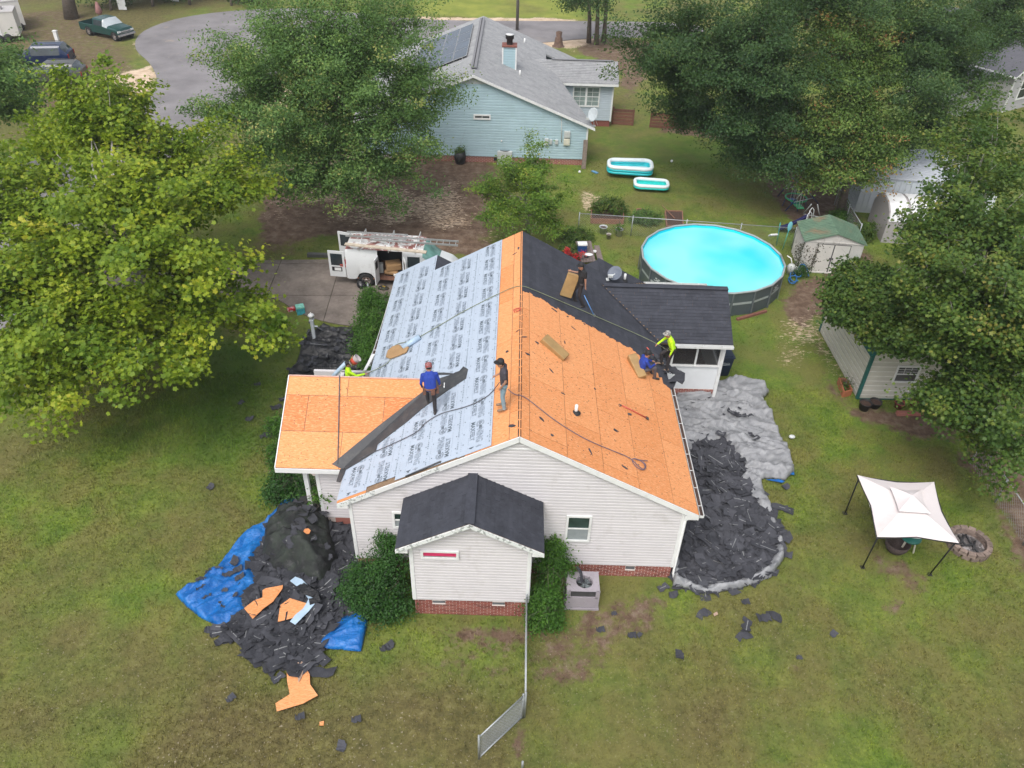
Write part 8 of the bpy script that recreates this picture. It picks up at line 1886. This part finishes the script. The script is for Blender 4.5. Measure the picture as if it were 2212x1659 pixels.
# gazebo furniture and fire pit
p = G(1932,1188,0); t = thing('wicker_basket', 'brown woven half round seat under the front of the gazebo', 'seat', tuple(p)); q = MB(); q.lathe([(.0,.05),(.28,.05),(.36,.2),(.40,.42),(.37,.42),(.32,.2),(.0,.12)], 20); q.build('shell', mat('wicker_brown', (.07,.05,.045), .8, .4, 30, bmp=.8, bscale=60, bdist=.01), t)
p = G(1956,1182,0); t = thing('garden_table', 'small round green topped table with cream legs under the gazebo', 'table', tuple(p)); q = MB(); q.lathe([(0,.50),(.33,.50),(.34,.53),(.33,.56),(0,.56)], 24); q.build('tabletop', mat('table_green', (.01,.13,.10), .35), t)
for k in range(4): a_ = k*1.57+.6; q = MB(); q.bar((.2*math.cos(a_), .2*math.sin(a_), .5), (.3*math.cos(a_), .3*math.sin(a_), 0), .06, .03); q.build('leg', mat('cream_plastic', (.55,.52,.42), .5), t)
p = G(2089,1180,0); t = thing('fire_pit', 'ring of brown paving blocks with charred ash beside the gazebo', 'fire pit', tuple(p)); M_PV = mat('paver', (.20,.15,.125), .9, .3, 9, rvar=.25)
for lay_ in (0, 1):
    for k in range(15):
        a_ = 2*math.pi*(k+.5*lay_)/15; q = MB(); q.box((.60*math.cos(a_), .60*math.sin(a_), .08+.15*lay_), (.17, .225, .14), 0, (0, 0, a_+rnd.uniform(-.08, .08))); q.build('paver', M_PV, t)
q = MB(); q.lathe([(.55,.05),(.35,.08),(0,.06)], 20); q.build('ash', mat('ash', (.10,.09,.09), .95, .6, 6, dirt=(.35,.32,.32), dscale=5, dlo=.5, dhi=.6, bmp=.8), t)
q = MB()
for k in range(6): a_ = rnd.uniform(0, 3.1); x, y = rnd.uniform(-.2,.2), rnd.uniform(-.2,.2); q.tube([(x-.2*math.cos(a_), y-.2*math.sin(a_), .10), (x+.2*math.cos(a_), y+.2*math.sin(a_), .15)], .035, 6)
q.build('charred_wood', M_ACD, t, kind='stuff')
# planters by the beige shed
P = [G(1813,815,.3), G(1829,818,.3), G(1841,842,.3), G(1824,846,.3)]; ct = sum(P, Vector())/4; t = thing('planter_box', 'orange terracotta trough planter beside the beige shed wall', 'planter', (ct.x, ct.y, 0)); q = MB(); M_TC = mat('terracotta', (.38,.13,.06), .7, .1)
for i in range(4): a, b = P[i], P[(i+1) % 4]; q.bar(Vector((a.x-ct.x, a.y-ct.y, .15)), Vector((b.x-ct.x, b.y-ct.y, .15)), .05, .3)
q.build('trough', M_TC, t); shrub('small green plant in the terracotta trough', (ct.x, ct.y, 0), [(ct.x, ct.y, .32, .15, .3, .08)], 10, 16, L_BRT, .08, 140, name='potted_plant')
M_BP = mat('pot_black', (.015,.015,.016), .5); pot('plant_pot', 'black round pot at the near corner of the beige shed', 1865, 884, .24, .36, M_BP); pot('plant_pot', 'second black pot just right of the first by the shed', 1888, 879, .24, .3, M_BP)
pot('plant_pot', 'red pot in front of the beige shed window wall', 1940, 880, .2, .28, mat('pot_red', (.28,.06,.05), .5)); pot('plant_pot', 'right hand red pot in front of the beige shed', 1972, 876, .17, .24, mat('pot_red', (.28,.06,.05)))
for k, (u, v) in enumerate(((1950,893),(1975,893),(2000,890))): box_thing('brick_block', ['left', 'middle', 'right'][k]+' reddish edging block in front of the beige shed', 'block', tuple(G(u, v, .08)), (.5,.2,.16), .02*k, M_BRICK)
# teal chair
p = G(1845,605,0); t = thing('garden_chair', 'turquoise slatted garden chair in front of the green roofed shed', 'chair', tuple(p), R(150)); M_TQ = mat('chair_turquoise', (.03,.40,.40), .4, .08)
for k in range(5): q = MB(); q.box((0,-.22+.11*k,.36-.02*k), (.55,.09,.025), 0, (-.12,0,0)); q.build('seat_slat', M_TQ, t)
for k in range(5): q = MB(); q.box((-.24+.12*k,.38,.66), (.10,.025,.72), 0, (-.38,0,0)); q.build('back_slat', M_TQ, t)
for s_ in (-1, 1):
    q = MB(); q.box((s_*.34,.0,.56), (.14,.72,.025)); q.build('armrest', M_TQ, t); q = MB(); q.box((s_*.33,-.3,.28), (.04,.1,.55)); q.build('leg', M_TQ, t); q = MB(); q.bar((s_*.28,-.3,.34), (s_*.28,.6,.05), .03, .1); q.build('leg', M_TQ, t)
# pool gear
p = G(1677,530,0); t = thing('pool_skimmer', 'pole topped with a white square cushion beside the pool', 'pool tool', tuple(p)); q = MB(); q.tube([(0,0,0),(-.1,.0,1.35)], .02, 6); q.build('pole', M_TQ, t); c = G(1670,508,1.4)-p; q = MB(); q.box(c, (.42,.10,.34), 0, (.9,0,.2)); me = q.mesh('head', M_TRIM); o = link_mesh('head', me, t); b2 = o.modifiers.new('b', 'BEVEL'); b2.width = .04
p = G(1690,540,0); t = thing('pool_paddle', 'pale blue oval net on a pole beside the pool', 'pool tool', tuple(p)); q = MB(); q.tube([(0,0,0),(.1,.1,1.2)], .015, 6); q.build('pole', M_TQ, t); q = MB(); q.ball((.12,.12,1.35), (.13,.04,.28), 0, 12); q.build('head', mat('net_cyan', (.18,.50,.55), .5), t)
p = G(1706,590,0); t = thing('pool_pump', 'grey and white pump with hoses beside the round pool', 'pump', tuple(p)); q = MB(); q.lathe([(0,0),(.2,0),(.2,.4),(.15,.5),(0,.55)], 16); q.box((.3,.1,.15), (.35,.25,.3)); q.build('housing', M_METER, t); q = MB(); q.tube([(0,0,.5),(-.1,.1,.8),(-.3,.2,.9)], .03, 6); q.build('pipe', M_TRIM, t)
M_HB = mat('hose_blue', (.02,.12,.32), .4, .1)
rope('pool_hose', 'loops of blue hose piled by the pool near the shed corner', 'hose', [G(u, v, .15) for u, v in ((1700,575),(1712,585),(1722,600),(1718,612),(1706,612),(1702,600),(1714,594),(1727,600),(1735,590),(1725,578),(1712,582),(1705,597),(1712,610),(1724,606))], .035, M_HB, smooth=2)
rope('pool_hose', 'arched blue hose beside the weedy shed corner', 'hose', [G(1722,588,.1), G(1731,568,.6), G(1742,575,.5), G(1747,597,.1)], .035, M_HB, smooth=2)
shrub('dark weeds at the near left corner of the green roofed shed', G(1732,592,0), [lobe(1732,585,.3,.35,.3,.35)], 30, 30, L_BUSH, .08, 150, name='weeds'); 
q = MB(); a, b = G(1592,690,.06), G(1655,672,.06); q.bar(a, b, .13, .12); q.build('landscape_timber', mat('timber_red', (.20,.08,.06), .9, .2), None, label='reddish timber edging lying below the near side of the pool', cat='timber')
# ivy on the shed wall
def on_shed(x, z): m_ = gs.matrix_basis; return m_ @ Vector((x, -.06, z))
ds = []; rg3 = np.random.default_rng(8)
for k in range(500):
    side = rg3.random() < .55
    if side: y = rg3.beta(1, 2.5)*1.6; z = rg3.uniform(0, 1.6)*(1-.5*y/1.6); v = gs.matrix_basis @ Vector((-.05, y, z))
    else: x = rg3.beta(1, 3)*1.6 if rg3.random() < .6 else .62+rg3.normal()*.06; z = rg3.uniform(0, 1.7)*(1 if x > .5 else .9); v = on_shed(x, z)
    ds.append(tuple(v))
C_ = np.array(ds); t = thing('ivy', 'dead dark ivy creeping over the left corner of the white shed', 'ivy', tuple(C_[0])); C_ -= C_[0]; leaves('leaves', C_, np.tile(np.array([-.3,-1,.3]), (len(C_), 1))+rg3.normal(size=C_.shape)*.3, .07, T_OV, leaf_mat('leaf_ivy', [(0, (.02,.03,.012)), (1, (.07,.06,.03))], .1), rg3.random(len(C_)), t, rg3, kind='stuff')
# ================================================================ swing set
s0 = G(1715,440,0); sw = thing('swing_set', 'blue and white metal swing set with navy slide under the browning tree', 'swing set', tuple(s0)); M_SB = mat('swing_blue', (.01,.045,.16), .4, .1); M_SW = mat('swing_white', (.62,.64,.64), .4, .06); M_SG = mat('swing_green', (.04,.42,.16), .4, .1)
A1, A2, AT = G(1696,456,0)-s0, G(1768,440,0)-s0, G(1740,408,1.75)-s0; B1, B2, BT_ = G(1680,424,0)-s0, G(1748,408,0)-s0, G(1713,384,1.75)-s0
for a, b in ((A1, AT), (A2, AT), (B1, BT_), (B2, BT_)): q = MB(); q.tube([a, a.lerp(b, .55)], .03, 8, 0); q.tube([a.lerp(b, .55), b], .03, 8, 1); q.build('leg', [M_SB, M_SW], sw)
q = MB(); q.tube([AT, BT_], .035, 8); q.build('top_bar', M_SB, sw); q = MB(); q.tube([A1.lerp(AT,.4), A2.lerp(AT,.4)], .02, 6); q.build('cross_bar', M_SW, sw); q = MB(); q.tube([B1.lerp(BT_,.4), B2.lerp(BT_,.4)], .02, 6); q.build('cross_bar', M_SW, sw)
for f in (.15, .35, .6, .85):
    a = AT.lerp(BT_, f); q = MB(); q.tube([a, Vector((a.x, a.y-.1, .5))], .012, 5); q.tube([a+Vector((.25,.3,0)), Vector((a.x+.25, a.y+.2, .5))], .012, 5); q.box((a.x+.12, a.y+.05, .48), (.4,.3,.05), 1); q.build('swing_seat', [M_SW, M_SG if f < .5 else M_HB], sw)
p = G(1720,427,.55); t = thing('trampoline_ring', 'green ring of a small round trampoline beside the swing frame', 'ring', tuple(p)); q = MB(); q.tube([(.62*math.cos(a_), .62*math.sin(a_), 0) for a_ in np.linspace(0, 6.283, 33)], .045, 8, cap=False); q.build('ring', M_SG, t)
for k in range(4): a_ = k*1.571; q = MB(); q.tube([(.6*math.cos(a_), .6*math.sin(a_), 0), (.7*math.cos(a_), .7*math.sin(a_), -.55)], .02, 6); q.build('leg', M_SB, t)
a, b = G(1683,495,.1), G(1745,468,1.2); t = thing('slide', 'navy blue plastic slide with white arched ladder', 'slide', tuple(a)); d = b-a; s_ = Vector((-d.y, d.x, 0)).normalized(); M_NV = mat('slide_navy', (.02,.02,.09), .35, .1)
q = MB(); V = []
for i in range(9):
    f = i/8; p = d*f; p.z = (b.z-a.z)*(f**1.25)
    for o_, z_ in ((-.26,.12),(-.22,0),(.22,0),(.26,.12)): V.append(p+s_*o_+Vector((0,0,z_)))
q.add(V, [(i*4+j, i*4+j+1, i*4+j+5, i*4+j+4) for i in range(8) for j in range(3)]); o = q.build('chute', M_NV, t); md = o.modifiers.new('t', 'SOLIDIFY'); md.thickness = .03
for o_ in (-.28, .28):
    q = MB(); c = d+s_*o_; q.tube([c+Vector((0,0,-1.2)), c+Vector((0,0,.25)), c+Vector((.1,.05,.4)), c+Vector((.25,.1,.25)), c+Vector((.45,.2,-1.2))], .025, 6); q.build('ladder_arch', M_SW, t)
q = MB(); w1, w2, w3, w4 = [G(u, v, z)-s0 for u, v, z in ((1753,441,1.1),(1735,462,.1),(1766,442,1.1),(1771,469,.1))]; q.tube([w1, w2], .035, 8); q.build('white_strut', M_SW, sw); q = MB(); q.tube([w3, w4], .035, 8); q.tube([w4, w2], .03, 8); q.build('white_strut', M_SW, sw)
# small things on the far lawn
q = MB(); q.bar(G(1279,369,.06), G(1291,374,.06), .18, .05); q.build('foam_board', mat('foam_blue', (.12,.30,.50), .5, .4, 5), None, label='small blue and white foam board on the lawn left of the paddling pools', cat='foam board')
for u, v, lb in ((1252,371,'white ball on the lawn left of the foam board'), (1451,348,'white ball on the lawn right of the paddling pools')):
    q = MB(); q.ball(tuple(G(u, v, .08)), .09, n=12); q.build('ball', M_TRIM, None, label=lb, cat='ball')
p = G(1709,946,.05); bag('crushed_can', 'crumpled grey can on the lawn right of the silver tarp', p, (.12,.08,.07), M_METER, 'can')
# barrel, second condenser by the blue house
p = G(994,352,0); t = thing('rain_barrel', 'black barrel planter against the blue house brick base', 'barrel', tuple(p)); q = MB(); q.lathe([(0,0),(.3,0),(.38,.35),(.34,.75),(.30,.75),(0,.7)], 16); q.build('shell', M_BP, t)
shrub('green plant spilling from the black barrel', p, [(p.x, p.y, .85, .28, .28, .18)], 14, 22, L_OAK, .1, 160, name='potted_plant')
p = G(1090,352,0); t = thing('air_conditioner', 'grey condenser beside the blue house partly hidden by the small tree', 'air conditioner', tuple(p)); q = MB(); q.box((0,.1,.42), (.95,.8,.84)); q.build('cabinet', M_METER, t); q = MB(); q.lathe([(0,0),(.33,0),(.35,.03),(.33,.03)], 18, (0,.1,.85)); q.build('fan_guard', M_ACD, t)
# signs / small objects on the far lawn at the top left
for u, v, lb in ((266,22,'small white upright board on grass at the top edge, left one'), (378,4,'small white upright board on grass at the top edge, right one')):
    p = G(u, v, 0); q = MB(); q.box((p.x, p.y, .6), (.8,.08,1.1)); q.build('white_board', M_TRIM, None, label=lb, cat='board')
q = MB(); p = G(221,52,0); q.lathe([(.0,2.0),(.12,1.9),(.32,1.1),(.2,.9),(.05,.8),(.04,0),(0,0)], 10, p); q.build('folded_parasol', mat('parasol_pink', (.30,.15,.14), .8, .2), None, label='faded pink brown umbrella standing behind the green pickup', cat='umbrella')
for k, (u, v, c_) in enumerate(((8,226,(.01,.05,.18)),(36,228,(.3,.05,.3)))):
    bag('toy', ['dark blue toy at the left edge below the trees', 'pink purple toy at the left edge below the trees'][k], G(u, v, 0), (.5,.4,.35), mat('toy_%s' % ('blue' if k == 0 else 'pink'), c_, .4), 'toy')
# ================================================================ thin humid air
hz = MB(); hz.box((0, 290, 14), (850, 840, 30)); hz.v = [(x, y, (-1.0 if z < 0 else 24.0)) for x, y, z in hz.v]
m = bpy.data.materials.new('haze'); m.use_nodes = True; nt = m.node_tree; nt.nodes.clear(); o_ = nt.nodes.new('ShaderNodeOutputMaterial'); v_ = nt.nodes.new('ShaderNodeVolumePrincipled')
v_.inputs['Color'].default_value = (.88,.92,.97,1); v_.inputs['Density'].default_value = .0005; v_.inputs['Anisotropy'].default_value = .2; nt.links.new(v_.outputs[0], o_.inputs['Volume'])
hz.build('haze', m, None, kind='stuff', label='thin pale humid haze over the whole yard', cat='haze')
